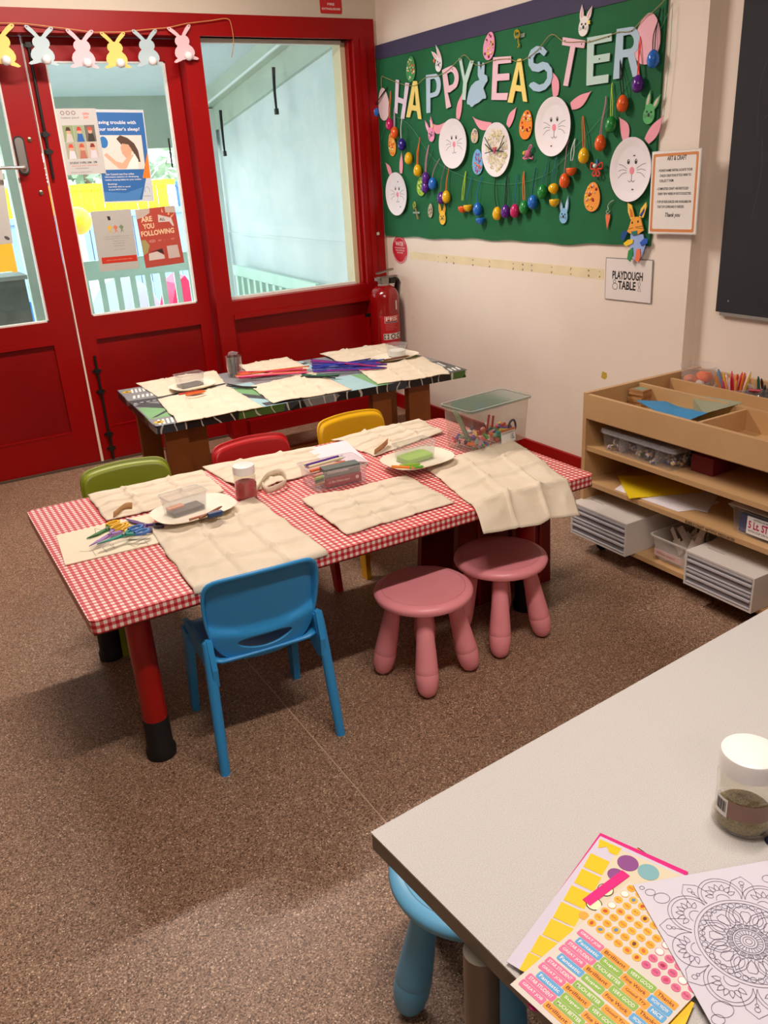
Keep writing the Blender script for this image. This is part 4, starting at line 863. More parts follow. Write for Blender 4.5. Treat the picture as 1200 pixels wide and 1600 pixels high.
rnd = random.Random(11); cols = ['#e8702c', '#2f8f7c', '#5aa83c', '#7a5ca8', '#d8323c', '#3c5ab8', '#e8c83c', '#c8c4d0', '#2c3050', '#8fb0a0', '#f0a0b0']
mats_ = [mat(c, .5) for c in cols]; bm = bmesh.new()
for k in range(90):
    x, y = rnd.uniform(-.12, .12), rnd.uniform(-.055, .055); z_ = rnd.uniform(.004, .036) * (1.15 - abs(x + .0) * 3)
    if k % 3 == 0:
        bmesh.ops.create_icosphere(bm, subdivisions=1, radius=rnd.uniform(.007, .013), matrix=Matrix.Translation((x, y, z_ + .006)))
        for f in bm.faces[-20:] if hasattr(bm.faces, '__getitem__') and not bm.faces.ensure_lookup_table() else []: f.material_index = k % 11
    else:
        a = rnd.uniform(0, PI); l = rnd.uniform(.015, .035); tube(bm, [(x - l * math.cos(a) * .5, max(-.06, min(.06, y - l * math.sin(a) * .4)), z_ + .004), (x + l * math.cos(a) * .5, max(-.06, min(.06, y + l * math.sin(a) * .4)), z_ + rnd.uniform(.004, .02))], rnd.uniform(.003, .007), 6, mi=k % 11)
o = finish(bm, 'craft_scraps', mats_, None); o.matrix_world = BX; tag(o, 'colourful jumble of craft scraps heaped inside the clear storage box', 'craft bits', None, 'stuff')
for nm, lab, P, r, col in (('craft_stick', 'red fork shaped stick standing up in the storage box', [(.0, 0, .045), (.012, 0, .10)], .004, '#d8262c'), ('craft_stick', 'second red stick behind the fork shaped one in the storage box', [(.035, .01, .045), (.042, .01, .088)], .004, '#d8262c'), ('craft_ribbon', 'pale green foam strip leaning in the storage box corner', [(-.07, .02, .02), (-.115, .04, .135)], .009, '#9cc4a4'), ('plastic_loop', 'navy plastic handle loop inside the storage box', [(.075, -.03, .03), (.085, -.03, .06), (.115, -.02, .062), (.125, -.02, .035), (.10, -.03, .02)], .004, '#252450')):
    bm = bmesh.new(); tube(bm, smoothpts(P, 4), r, 8); o = finish(bm, nm, mat(col, .4), None, smooth='auto'); o.matrix_world = BX; tag(o, lab, 'craft bit')
# ================================================================ SHELF
M_ply = mat('#d0a97a', .45, var=.10, scale=3, var2='#c49a68', bump=.04, bscale=20); M_ply2 = mat('#c89c66', .5, var=.10, scale=3)
SXF, SXB, SY0, SY1 = -.585, .035, -2.385, -3.62
t = thing('open_shelf', 'birch ply open shelf with a divided display tray on top', 'shelf', (SXF, SY0, 0)); O = Vector((SXF, SY0, 0))
def sb(name, L_, m_=None, bev=.0025): return boxes(name, [((a[0] - O.x, a[1] - O.y, a[2]), (b[0] - O.x, b[1] - O.y, b[2])) for a, b in L_], m_ or M_ply, t, bev=bev)
sb('end_panel', [((SXF - .004, SY0, .055), (SXB, SY0 + .018, .636))]); sb('end_panel', [((SXF - .004, SY1 - .018, .055), (SXB, SY1, .636))])
sb('back_panel', [((SXB - .008, SY1, .06), (SXB, SY0, .60))], M_ply2)
for z0 in (.535, .412, .272, .060): sb('shelf_board', [((SXF, SY1, z0), (SXB - .01, SY0, z0 + .018))])
sb('tray_rail', [((SXF - .006, SY1, .540), (SXF + .012, SY0, .632))]); sb('tray_rail', [((SXB - .018, SY1, .540), (SXB, SY0, .632))])
q = onz((1000, 598), .632); sb('tray_divider', [((q.x, SY1, .553), (q.x + .014, SY0 - .002, .630))])
q2 = onz((1046, 587), .632); sb('tray_divider', [((-.158, SY1, .553), (-.144, SY0 - .012, .622))])
for px in ((1083, 659), (1228, 700)): q3 = onz(px, .63); sb('tray_divider', [((SXF + .012, q3.y - .012, .553), (q.x, q3.y, .626))])
for x, y in ((SXF + .05, SY0 - .06), (SXF + .05, SY1 + .06), (SXB - .06, SY0 - .06), (SXB - .06, SY1 + .06)):
    g = boxes('castor', [((x - O.x - .012, y - O.y - .012, .040), (x - O.x + .012, y - O.y + .012, .062))], M_black, t)
    turned('wheel', [(0, -.011), (.022, -.011), (.024, -.008), (.024, .008), (.022, .011), (0, .011)], M_dark, g, 24, M=Matrix.Translation((x - O.x, y - O.y, .0245)) @ Matrix.Rotation(PI/2, 4, 'X'))
a_, b_ = onx((1070, 822), SXF - .001), onx((1146, 858), SXF - .001)
texts('shelf_edge_label', [('BUBBLE CRAFT ARTISTIC RESOURCES', a_.y * -1 + O.y, .2745, -b_.y + O.y, .2845)], .0, mat('#3a3228', .6), t, .015, M=frameM((-.0012, 0, 0), (0, -1, 0), (0, 0, 1)))
# compartment box on the upper shelf
Z1 = .431
A_, B_ = onz((936, 702), Z1), onz((1070, 728), Z1); MZ = frameM((SXF + .012, A_.y - .0, Z1), (0, -1, 0), (1, 0, 0)); lw = A_.y - B_.y + .02
t = thing('compartment_box', 'long clear compartment box of beads on the upper shelf', 'box', MZ)
tubpart(t, lw, .16, .072, .015, M_clr, M=Matrix.Translation((lw/2, .08, 0)), taper=.96)
bm = bmesh.new(); prism(bm, [rrect(-.006, -.006, lw + .006, .166, .02)], .066, .082); finish(bm, 'lid', clear('#f2f2f4', .22, .1, 'lid', .9), t, bev=.003)
for i in (1, 2, 3): boxes('divider', [((lw * i / 4, .006, .002), (lw * i / 4 + .0015, .154, .06))], M_cup, t)
rnd = random.Random(21); bm = bmesh.new()
for i in range(110):
    x, y, z_ = rnd.uniform(.012, lw - .012), rnd.uniform(.012, .15), rnd.uniform(.008, .030); r = rnd.uniform(.006, .013); bm2 = len(bm.faces)
    bmesh.ops.create_icosphere(bm, subdivisions=1, radius=r, matrix=Matrix.Translation((x, y, z_)))
    bm.faces.ensure_lookup_table()
    for f in bm.faces[bm2:]: f.material_index = rnd.randrange(6)
o = finish(bm, 'beads', [mat(c, .4) for c in ('#d8c8c8', '#e8d8b0', '#4a60a0', '#c8a0b0', '#3c5a48', '#d8a83c')], None, smooth=True); o.matrix_world = MZ; tag(o, 'mixed beads and pompoms filling the compartment box', 'beads', None, 'stuff')
q = Vector((SXF + .13, A_.y - lw - .05, Z1)); tag(boxes('craft_carton', [((q.x - .05, q.y - .06, Z1), (q.x + .07, q.y + .03, Z1 + .06))], mat('#7c1c2c', .6), bev=.002), 'dark red carton behind the compartment box on the upper shelf', 'carton')
# papers on the middle shelf
Z2 = .291
for k, (px, lab, col) in enumerate((([(960, 765), (1060, 800), (1100, 795), (1125, 785), (985, 748)], 'white paper sheet under the yellow card on the middle shelf', '#efe9ec'), ([(1000, 775), (1105, 801), (1125, 770), (1010, 750)], 'second white paper sheet fanned out under the yellow card', '#e6e0e4'))):
    c = [onz(p, Z2 + .002 * k) for p in px]; o_ = sum(c, Vector()) / len(c); tt = thing('paper_sheet', lab, 'paper', (o_.x, o_.y, Z2 + .002 * k)); bm = bmesh.new(); prism(bm, [[(v.x - o_.x, v.y - o_.y) for v in c]], 0, .0015); finish(bm, 'sheet', mat(col, .7), tt)
c = [onz(p, Z2 + .006) for p in ((965, 744), (983, 779), (1099, 768), (1075, 742))]; o_ = sum(c, Vector()) / 4
tt = thing('yellow_card', 'sheet of bright yellow card on the middle shelf', 'card', (o_.x, o_.y, Z2 + .005)); bm = bmesh.new(); prism(bm, [[(v.x - o_.x, v.y - o_.y) for v in c]], 0, .002); finish(bm, 'sheet', mat('#f0cf18', .6), tt)
# 5 Lt storer tub
q = onx((1141, 812), SXF + .03); S5 = frameM((SXF + .03, q.y, Z2), (0, -1, 0), (1, 0, 0))
t = thing('storage_tub', 'clear tub with a pink lettered 5 Lt. STORER label on the middle shelf', 'tub', S5)
tubpart(t, .30, .17, .085, .012, M_clr, M=Matrix.Translation((.15, .085, 0)), taper=.94)
boxes('blue_contents', [((.02, .02, .003), (.28, .15, .062))], mat('#2c3c80', .5, var=.3, scale=30), t, bev=.006)
boxes('white_sheet', [((-.015, .0, .088), (.29, .12, .0895))], mat('#eee9ea', .7), t)
sheet('label', [[(.062, .012), (.26, .012), (.26, .072), (.062, .072)]], 0, .0008, mat('#f4f0ee', .5), t, M=frameM((0, .001, 0), (1, 0, 0), (0, 0, 1)))
texts('lettering', [('5 Lt. STORER', .068, .032, .20, .058)], .0012, mat('#c02458', .5), t, .03, M=frameM((0, .001, 0), (1, 0, 0), (0, 0, 1)))
texts('small_print', [('WITH CLIP ON LID', .068, .020, .15, .027), ('AUSTRALIAN MADE', .085, .062, .15, .068)], .0012, mat('#2a2a3a', .5), t, .01, M=frameM((0, .001, 0), (1, 0, 0), (0, 0, 1)))
sheet('yellow_sticker', [rrect(.155, .0, .20, .012, .002)], 0, .001, mat('#f2e22c', .5), t, M=frameM((0, -.0005, 0), (1, 0, 0), (0, 0, 1)))
# drawer units on the bottom board
ZB = .079
def drawers(lab, px_tl, px_tr, px_bl, group='white drawer units on the bottom shelf'):
    fx = onz(px_bl, ZB).x; a, b_ = onx(px_tl, fx), onx(px_tr, fx); w_ = abs(a.y - b_.y); ht = (a.z + b_.z) / 2 - ZB
    t = thing('drawer_unit', lab, 'drawers', Matrix(((0, 1, 0, fx), (-1, 0, 0, a.y), (0, 0, 1, ZB), (0, 0, 0, 1))), group)
    D = .36; M_b = mat('#ddd6cf', .45, var=.02); th = .007
    bm = bmesh.new(); prism(bm, [[(0, 0), (w_, 0), (w_, ht), (0, ht)], [(th, th), (th, ht - th), (w_ - th, ht - th), (w_ - th, th)]], -D, 0)
    finish(bm, 'cabinet', M_b, t, M=frameM((0, 0, 0), (1, 0, 0), (0, 0, 1)), bev=.002)
    boxes('back_wall', [((th, D - .006, th), (w_ - th, D - .001, ht - th))], M_b, t)
    boxes('moulded_groove', [((.03, .07, ht), (.10, .074, ht + .0008))], mat('#aaa29a', .5), t)
    n = 2; hh = (ht - 2 * th) / n
    for i in range(n):
        z0 = th + hh * i
        g = boxes('drawer', [((th + .001, .006, z0 + .002), (w_ - th - .001, .010, z0 + hh - .002)), ((th + .001, .011, z0 + .002), (w_ - th - .001, D - .01, z0 + .004))], clear('#d8d6de', .75, .15, 'smoky plastic', .8, '#a9a5ac'), t)
        boxes('drawer_ledge', [((th + .002, -.003, z0 + hh * .50), (w_ - th - .002, .005, z0 + hh * .62)), ((th + .002, -.001, z0 + .003), (w_ - th - .002, .005, z0 + hh * .13)), ((th + .002, -.001, z0 + hh * .82), (w_ - th - .002, .005, z0 + hh * .95))], mat('#c9c5c8', .35), g)
    return t
drawers('white plastic drawer unit nearest the gingham table', (893, 783), (979, 820), (893, 832))
drawers('white plastic drawer unit nearest the viewer', (1072, 856), (1179, 909), (1068, 911))
q0, q1 = onx((1010, 869), -.58), onx((1062, 894), -.58)
t = thing('paper_tub', 'milky tub of white paper offcuts between the two drawer units', 'tub', Matrix(((0, 1, 0, -.565), (-1, 0, 0, q0.y), (0, 0, 1, ZB), (0, 0, 0, 1)))); lw = abs(q0.y - q1.y) + .03
tubpart(t, lw, .27, .092, .02, clear('#f0ece8', .45, .2, 'milky plastic', .8), M=Matrix.Translation((lw/2, .135, 0)), taper=.90)
sheet('pink_label', [[(.03, .022), (.15, .022), (.15, .050), (.03, .050)]], 0, .0008, mat('#eccac4', .5), t, M=frameM((0, -.0, 0), (1, 0, 0), (0, -.12, 1)) @ Matrix.Translation((0, 0, .004)))
texts('lettering', [('White paper', .038, .029, .125, .042)], 0.0012, mat('#c86c68', .5), t, .0, M=frameM((0, 0, 0), (1, 0, 0), (0, -.12, 1)) @ Matrix.Translation((0, 0, .004)))
rnd = random.Random(8); TM = t.matrix_world.copy()
for k in range(12):
    L_ = rnd.uniform(.07, .13); w2 = rnd.uniform(.015, .03); P = [(-w2, 0), (w2, 0), (w2, L_), (0, L_ * rnd.uniform(.7, .9)), (-w2, L_)] if k % 2 else [(-w2, 0), (w2, 0), (w2 * 1.6, L_ * .5), (w2, L_ * .5), (w2, L_), (-w2 * .3, L_), (-w2 * .3, L_ * .6), (-w2, L_ * .6)]
    M_ = TM @ Matrix.Translation((lw * rnd.uniform(.35, .85), rnd.uniform(.03, .20), .02)) @ Matrix.Rotation(rnd.uniform(-.8, .8), 4, 'Y') @ Matrix.Rotation(rnd.uniform(-1.2, 1.2), 4, 'Z') @ Matrix.Rotation(PI/2 - rnd.uniform(0, .5), 4, 'X')
    o = sheet('paper_offcut', [P], 0, .0008, mat('#efe6dc', .7), None); o.matrix_world = M_; tag(o, 'white paper offcut sticking out of the milky tub', 'paper', 'paper offcuts in the milky tub')
# on the tray
q = Vector((-.350, -2.442, 0)); rnd = random.Random(3)
for k in range(7):
    tt = thing('wooden_tile', 'small wooden tile in the stack in the tray corner', 'tile', Tm(q.x + rnd.uniform(-.003, .003), q.y + .015 + rnd.uniform(-.003, .003), .553 + .0095 * k, .1 + rnd.uniform(-.1, .1)), 'stack of wooden tiles in the tray')
    boxes('tile', [((-.032, -.032, 0), (.032, .032, .009))], mat('#b98a58' if k % 2 else '#a87848', .6, var=.15, scale=20), tt, bev=.001)
    if k == 6: sheet('printed_face', [rrect(-.022, -.022, .022, .022, .003)], .009, .0095, mat('#8f9c84', .6), tt)
# blue folded card and grey-green tray lid
zt = .585
c = [onz(p, z_) for p, z_ in (((994, 625), .60), ((1036, 648), .615), ((1077, 656), .62), ((1105, 645), .625), ((1062, 636), .60), ((1040, 627), .597))]
o_ = sum(c, Vector()) / len(c); t = thing('blue_card', 'bright blue card curling over the front of the display tray', 'card', (o_.x, o_.y, .60)); bm = bmesh.new()
V = [bm.verts.new(v - Vector((o_.x, o_.y, .60))) for v in c]; ce = bm.verts.new(sum([v.co for v in V], Vector()) / len(V))
for i in range(len(V)): bm.faces.new((V[i], V[(i + 1) % len(V)], ce))
o = finish(bm, 'sheet', mat('#2c8cc4', .6), t); md = o.modifiers.new('th', 'SOLIDIFY'); md.thickness = .0015
t = thing('clear_folder', 'grey green translucent folder standing open in the display tray', 'folder', (0, 0, 0)); c = [onz((1036, 630), .575), onz((1078, 615), .62), onz((1080, 637), .575), onz((1162, 629), .635), onz((1100, 646), .62)]
o_ = c[2].copy(); t.location = o_; bm = bmesh.new(); V = [bm.verts.new(v - o_) for v in c]
bm.faces.new((V[0], V[2], V[1])); bm.faces.new((V[1], V[2], V[4])); bm.faces.new((V[1], V[4], V[3])); bm.faces.new((V[0], V[4], V[2]))
o = finish(bm, 'cover', clear('#ccd4b8', .65, .25, 'green grey plastic', .6, '#b4ba9c'), t); md = o.modifiers.new('th', 'SOLIDIFY'); md.thickness = .0012
# tubs at the back of the tray
bx = -.065; q = Vector((0, -2.455, 0))
t = thing('round_tub', 'tall clear round tub of orange scraps on the shelf', 'tub', (bx, q.y, .553))
turned('cup', [(0, 0), (.058, 0), (.067, .110), (.071, .112), (.071, .117), (.066, .117)], M_cup, t, 40)
for k, (x, y, z_, r, col) in enumerate(((-.025, .012, .060, .028, '#f07c48'), (.02, -.012, .068, .030, '#ee6a2c'), (-.02, -.025, .050, .020, '#efe4dc'), (.03, .02, .035, .02, '#5a4c54'), (.0, .0, .02, .036, '#6c5c5c'))):
    bm = bmesh.new(); bmesh.ops.create_icosphere(bm, subdivisions=3, radius=r)
    for v in bm.verts: v.co += v.normal * r * .35 * noise.noise(v.co * 40 + Vector((k * 9, 0, 0))); v.co.z *= .75
    finish(bm, 'crumpled_scrap', mat(col, .6, bump=.3), t, smooth=True, M=Matrix.Translation((x, y, z_)))
q = onz((1146, 608), .553)
t = thing('purple_tub', 'purple round tub packed with pencils and lollipop sticks', 'tub', (-.068, -2.625, .553)); TP = t.location.copy()
turned('bowl', [(0, 0), (.055, 0), (.065, .040), (.063, .040), (.0, .004)], mat('#7a4ca0', .35), t, 40); turned('clear_rim', [(.062, .036), (.070, .040), (.073, .062), (.070, .064), (.066, .060), (.063, .040)], M_cup, t, 40)
rnd = random.Random(31); pc = [('#d8324c', 'red'), ('#f08c2c', 'orange'), ('#f0c84c', 'yellow'), ('#e8507c', 'pink'), ('#f4e6ea', 'white'), ('#c82038', 'crimson'), ('#f6a45c', 'apricot')]
for k in range(24):
    a = k * 2.4; r = .045 * (k / 24) ** .5; q = TP + Vector((r * math.cos(a) * .7, r * math.sin(a) * .7, .01)); tl = TP + Vector((r * math.cos(a) * 1.5, r * math.sin(a) * 1.5 + .008, rnd.uniform(.095, .125)))
    col, nm = pc[k % 7]; cray('pencil', nm + ' pencil standing in the purple tub', q, tl, .0042, col, 'pencils in the purple tub')
cray('felt_pen', 'fat grey blue pen leaning out of the purple tub', TP + Vector((-.02, .03, .02)), TP + Vector((-.03, .055, .125)), .0075, '#7c98b4', None, 'pen')
q = onz((1188, 612), .553)
t = thing('pen_bag', 'crinkled clear bag of dark pens beside the purple tub', 'bag', (-.065, -2.775, .553)); TB = t.location.copy()
bm = bmesh.new(); bmesh.ops.create_icosphere(bm, subdivisions=4, radius=.068)
for v in bm.verts:
    v.co.z = (v.co.z + .068) * .6; v.co += v.normal * .014 * noise.noise(v.co * 30); v.co.z = max(v.co.z, 0)
finish(bm, 'plastic_film', clear('#c8c8c8', .22, .08, 'film', 1.0, '#8c8c8c'), t, smooth=True)
tubes('red_zip_edge', [[(-.05, .05, .075), (.01, -.03, .07)]], .006, mat('#b81c28', .4), t, 8)
for k, (nm, col) in enumerate((('black', '#1c1818'), ('dark brown', '#3a2018'), ('dark teal', '#1c5850'), ('black', '#1c1c1c'), ('olive', '#5c6a3c'), ('navy', '#1c2c50'))):
    a = k * 1.05; cray('pen', nm + ' pen in the crinkled clear bag', TB + Vector((.03 * math.cos(a), .03 * math.sin(a), .02)), TB + Vector((.02 * math.cos(a) - .01, .045 * math.sin(a), .10 + .012 * (k % 3))), .005, col, 'pens in the crinkled bag', 'pen')

# ================================================================ FOREGROUND TABLE
FZ = .62; a_, b_, c_ = onz((579, 1300), FZ), onz((1200, 951), FZ), onz((860, 1634), FZ)
ax = (b_ - a_).normalized(); ay = Vector((-ax.y, ax.x, 0)); FM = frameM((a_.x, a_.y, 0), ax, ay); FI = FM.inverted()
mt = bpy.data.materials.new('speckled grey laminate'); mt.use_nodes = True; N, L = nt(mt); b = N['Principled BSDF']; b.inputs['Roughness'].default_value = .28
tc = N.new('ShaderNodeTexCoord'); n1 = N.new('ShaderNodeTexNoise'); n1.inputs['Scale'].default_value = 700; n1.inputs['Detail'].default_value = 2; L.new(tc.outputs['Object'], n1.inputs[0])
rp = N.new('ShaderNodeValToRGB'); e = rp.color_ramp.elements; e[0].position = .3; e[0].color = srgb('#b6b3b0'); e[1].position = .5; e[1].color = srgb('#c6c4c1'); q = e.new(.72); q.color = srgb('#d3d1cf'); L.new(n1.outputs['Fac'], rp.inputs[0])
L.new(rp.outputs[0], b.inputs['Base Color'])
M_lam = mt
t = thing('grey_table', 'grey speckled laminate table in the foreground', 'table', FM)
bm = bmesh.new(); prism(bm, [[(0, 0), (0, -.88), (1.7, -.88), (1.7, 0)]], FZ - .003, FZ); finish(bm, 'laminate_top', M_lam, t, bev=.001)
boxes('edge_band', [((.001, -.879, FZ - .030), (1.699, -.001, FZ - .003))], mat('#8f8678', .5, var=.12, scale=12), t, bev=.002)
M_leg = mat('#7d756a', .35, .5)
lp_ = FI @ onz((742, 1497), .585)
for x, y in ((lp_.x + .01, lp_.y), (1.6, lp_.y), (lp_.x + .01, -.8), (1.6, -.8)):
    bm = bmesh.new(); tube(bm, [(x, y, 0.0), (x, y, FZ - .03)], .022, 20); finish(bm, 'leg', M_leg, t, smooth='auto')
# dark blue crate under the table
q = FI @ onz((770, 1590), .30)
t2 = thing('plastic_crate', 'dark navy plastic crate under the grey table', 'crate', FM @ Matrix.Translation((q.x + .30, q.y - .12, 0)))
tubpart(t2, .36, .28, .30, .02, mat('#22385c', .4), taper=.88); boxes('rim', [((-.19, -.16, .29), (.19, -.15, .31)), ((-.19, .15, .29), (.19, .16, .31)), ((-.19, -.16, .29), (-.18, .16, .31)), ((.18, -.16, .29), (.19, .16, .31))], mat('#22344e', .4), t2, bev=.003)
# jar
p = onz((1160, 1290), FZ); jp = p + Vector((.010, .010, 0))
jt = None
p = onz((1159, 1283), FZ); jar('jar of gold glitter with a white lid on the grey table', p, FZ + .001, .022, '#a08f60', 1.08, 0.0)
jt = bpy.data.objects['glitter_jar.001']
ang = math.degrees(math.atan2(CAM.y - p.y, CAM.x - p.x))
def curvj(name, a0, a1, z0, z1, mt_, r): 
    bm = bmesh.new(); A_ = []
    for i in range(11):
        a = math.radians(ang + a0 + (a1 - a0) * i / 10); A_.append((bm.verts.new((r * math.cos(a), r * math.sin(a), z0)), bm.verts.new((r * math.cos(a), r * math.sin(a), z1))))
    for x, y in zip(A_, A_[1:]): bm.faces.new((x[0], y[0], y[1], x[1]))
    return finish(bm, name, mt_, jt, smooth=True)
curvj('brown_label', -38, 60, .026, .050, mat('#8f6c60', .5), .0348); curvj('white_sticker', -62, -30, .024, .050, mat('#eae6e2', .5), .0352)
bm = bmesh.new()
for i in range(11):
    a0 = -58 + i * 2.3
    q4 = [(math.radians(ang + a0), .030), (math.radians(ang + a0 + .9 + .5 * (i % 3)), .030), (math.radians(ang + a0 + .9 + .5 * (i % 3)), .046), (math.radians(ang + a0), .046)]
    bm.faces.new([bm.verts.new((.0354 * math.cos(a), .0354 * math.sin(a), z_)) for a, z_ in q4])
finish(bm, 'barcode', mat('#2a2624', .6), jt)
q = onz((1203, 1316), FZ); tag(turned('button', [(0, 0), (.006, 0), (.007, .003), (.005, .006), (0, .006)], mat('#101a3c', .4), None, 16, M=Matrix.Translation((q.x, q.y, FZ))), 'tiny dark blue counter beside the gold glitter jar', 'counter')
# ---- paper pile
def fpl(name, lab, A_, B_, C_, z, th, col, cat='sheet', mt_=None):
    """rectangle from corner A with edges towards B and C"""
    a, b2, c2 = onz(A_, z), onz(B_, z), onz(C_, z); M_ = frameM(a, b2 - a, -(c2 - a)) ; w_ = (b2 - a).length; hgt = (c2 - a).length
    # local x along A->B, y away from C so that content runs in -y
    ayv = M_.to_3x3() @ Vector((0, 1, 0)); t = thing(name, lab, cat, M_); sheet('page', [[(0, 0), (0, -hgt), (w_, -hgt), (w_, 0)]], 0, th, mt_ or mat(col, .55), t); return t, w_, hgt, M_
def L2(M_, px, z): q = M_.inverted() @ onz(px, z); return (q.x, q.y)
z = FZ + .001
fpl('pink_folder', 'hot pink folder at the bottom of the paper pile', (938, 1303), (1075, 1364), (806, 1505), z, .002, '#d8147c')
fpl('tan_card', 'tan card just showing under the pink folder', (858, 1434), (900, 1440), (803, 1494), z - .0005, .001, '#c8a06c')
t, w_, h_, M_ = fpl('black_card', 'orange and black card peeking out behind the pile', (997, 1325), (1036, 1352), (985, 1360), z + .0002, .001, '#3a2a24'); sheet('orange_face', [[(0, -.002), (w_ * .4, -.002), (w_ * .7, -.02), (0, -.03)]], .001, .0014, mat('#e8932c', .5), t)
z = FZ + .005
t, w_, h_, M_ = fpl('sticker_sheet', 'white sheet with a column of yellow square stickers', (938, 1307), (1078, 1372), (807, 1512), z, .0008, '#cfc9da', 'stickers')
sheet('cream_panel', [[L2(M_, p, z) for p in ((966, 1327), (1072, 1372), (1000, 1520), (846, 1520))]], .0009, .0012, mat('#d9cfb4', .55), t)
for i, px in enumerate(((937, 1312, 965, 1327), (926, 1333, 957, 1348), (911, 1358, 944, 1375), (896, 1383, 930, 1400), (880, 1408, 914, 1427), (863, 1434, 898, 1454), (845, 1461, 880, 1484), (826, 1490, 862, 1512))):
    x0, y0, x1, y1 = px; nx, ny = [(937, 1312), (923, 1334), (909, 1358), (893, 1384), (877, 1410), (861, 1436), (843, 1462), (826, 1489)][i]; k = 1 + .05 * i
    P = [(nx, ny), (nx + 28 * k, ny + 13 * k), (nx + 17 * k, ny + 33 * k), (nx - 11 * k, ny + 20 * k)]
    if i == 0: P = [(nx, ny), (nx + 34, ny + 15), (nx + 27, ny + 26), (nx + 15, ny + 21), (nx + 11, ny + 12), (nx - 3, ny + 14)]
    sheet('yellow_square', [[L2(M_, p, z) for p in P][::-1]], .0009, .0013, mat('#f2c410', .5), t)
for (cx, cy, r, col) in ((981, 1350, 16.5, '#8c4a8c'), (1013, 1364, 16.5, '#7fb2ba'), (962, 1368, 13, '#8c4a8c'), (946, 1392, 12, '#f4ecc0'), (928, 1414, 12, '#f4ecc0'), (912, 1432, 8, '#e8a83c')):
    q, e1 = L2(M_, (cx, cy), z), L2(M_, (cx + r, cy), z); rr = math.hypot(q[0] - e1[0], q[1] - e1[1]); sheet('round_sticker', [ell(q[0], q[1], rr, rr, 26)], .0013, .0017, mat(col, .5), t)
    if col == '#f4ecc0': lines('ring_outline', [[ell(q[0], q[1], rr, rr, 26), True]], .001, .0019, mat('#2a2620', .5), t)
z = FZ + .0065
t, w_, h_, M_ = fpl('pink_strip', 'strip of hot pink paper lying over the yellow stickers', (972, 1360), (984, 1369), (928, 1418), z, .0008, '#e8107c', 'paper')
z = FZ + .0055; fpl('yellow_card', 'yellow card corner under the label stickers', (1030, 1540), (1085, 1568), (1010, 1600), z, .001, '#f2c410', 'card')
z = FZ + .003; 
for k, (px, col, lab) in enumerate((([(806, 1530), (818, 1524), (856, 1570), (846, 1582)], '#b08c70', 'tan paper edge'), ([(835, 1566), (850, 1566), (895, 1600), (880, 1604)], '#e8932c', 'orange paper edge'), ([(822, 1566), (834, 1573), (842, 1582), (830, 1578)], '#d8147c', 'pink paper edge'))):
    c = [onz(p, FZ + .002 + .0008 * k) for p in px]; o_ = c[0]; tt = thing('paper_edge', lab + ' below the lower corner of the label stickers', 'paper', (o_.x, o_.y, FZ + .002 + .0008 * k)); bm = bmesh.new(); prism(bm, [[(v.x - o_.x, v.y - o_.y) for v in c]], 0, .0006); finish(bm, 'sheet', mat(col, .6), tt)
z = FZ + .009
a2_, c2_ = onz((984, 1378), z), onz((797, 1539), z); vv = (a2_ - c2_).normalized(); xx = Vector((vv.y, -vv.x, 0)); M_ = frameM(a2_, xx, vv)
W_, H_ = .1375, (a2_ - c2_).length
t = thing('sticker_sheet', 'sheet of word labels and small round reward stickers', 'stickers', M_)
sheet('page', [[(0, 0), (0, -H_), (W_, -H_), (W_, 0)]], 0, .0008, mat('#d8d1c8', .55), t)
rnd = random.Random(1); pitch = .0126
for i in range(11):
    for j in range(7):
        x, y = .0078 + i * pitch * .985, -.008 - j * pitch; rr = .0052; og = i < 6; nm = 'orange_dot' if og else 'pink_dot'
        g = sheet(nm, [ell(x, y, rr, rr, 18)], .0008, .0012, mat(rnd.choice(['#f2ac2c', '#f4b438'] if og else ['#dc6c90', '#d8608c']), .5), t); k = rnd.random()
        if k < .12: sheet('peeled_centre', [ell(x, y, rr * .85, rr * .85, 14)], .0012, .0014, mat('#f6f0e8', .5), g)
        elif k < .6: texts('motif', [(rnd.choice(['WOW', 'OK', 'YES', 'A+', 'FUN']), x - rr * .6, y - rr * .28, x + rr * .6, y + rr * .28)], .0014, mat('#c0661c' if og else '#a83860', .5), g, .01)
        else: sheet('motif', [egg2(x, y, rr * .42, rr * .55, 10, rnd.uniform(0, 6))], .0012, .0014, mat(rnd.choice(['#c84c20', '#6c3c20', '#d86830', '#5c8cb0'] if og else ['#a82444', '#c83c60', '#7c3040']), .5), g)
labs = [('GREAT JOB', '#e0709c'), ('Brilliant', '#f0a030'), ('VERY GOOD', '#8cb848'), ('Thanks', '#f0a030'), ('WAY GOOD', '#e0709c'), ('SCHOOL FUN', '#5ca8dc'), ('Fantastic', '#5ca8dc'), ('Super', '#8cb848'), ('Fine Work', '#f0a030'), ('WOW WOW', '#5ca8dc'), ('WAY TO GO', '#5ca8dc'), ('Great!', '#f0a030'), ('STAR STUDENT', '#e0709c'), ('MUCH BETTER', '#8cb848'), ('Good Try', '#f0a030'), ('NICE', '#5ca8dc'), ('AMAZING', '#8cb848'), ('HOT WORK', '#e0709c')]
rowh = .0098; k = 0; row = 0; y = -.0985 - rowh
while y > -H_ + .002:
    x = .005 + (.006 if row % 3 == 1 else 0)
    while x < W_ - .012:
        s_, col = labs[k % len(labs)]; l = .018 + .0017 * len(s_); x1 = min(x + l, W_ - .004)
        if x1 - x < .010: break
        g = sheet('word_label', [rrect(x, y, x1, y + rowh, .0018, 3)], .0008, .0012, mat(col, .5), t)
        texts('lettering', [(s_, x + .003, y + .0026, x1 - .003, y + rowh - .0026)], .0014, mat('#f6f2ea' if col != '#f0a030' else '#7c2c1c', .5), g, .008); x = x1 + .0010; k += 1
    row += 1; y -= rowh + (.0008 if row % 5 else .0035); k += 2
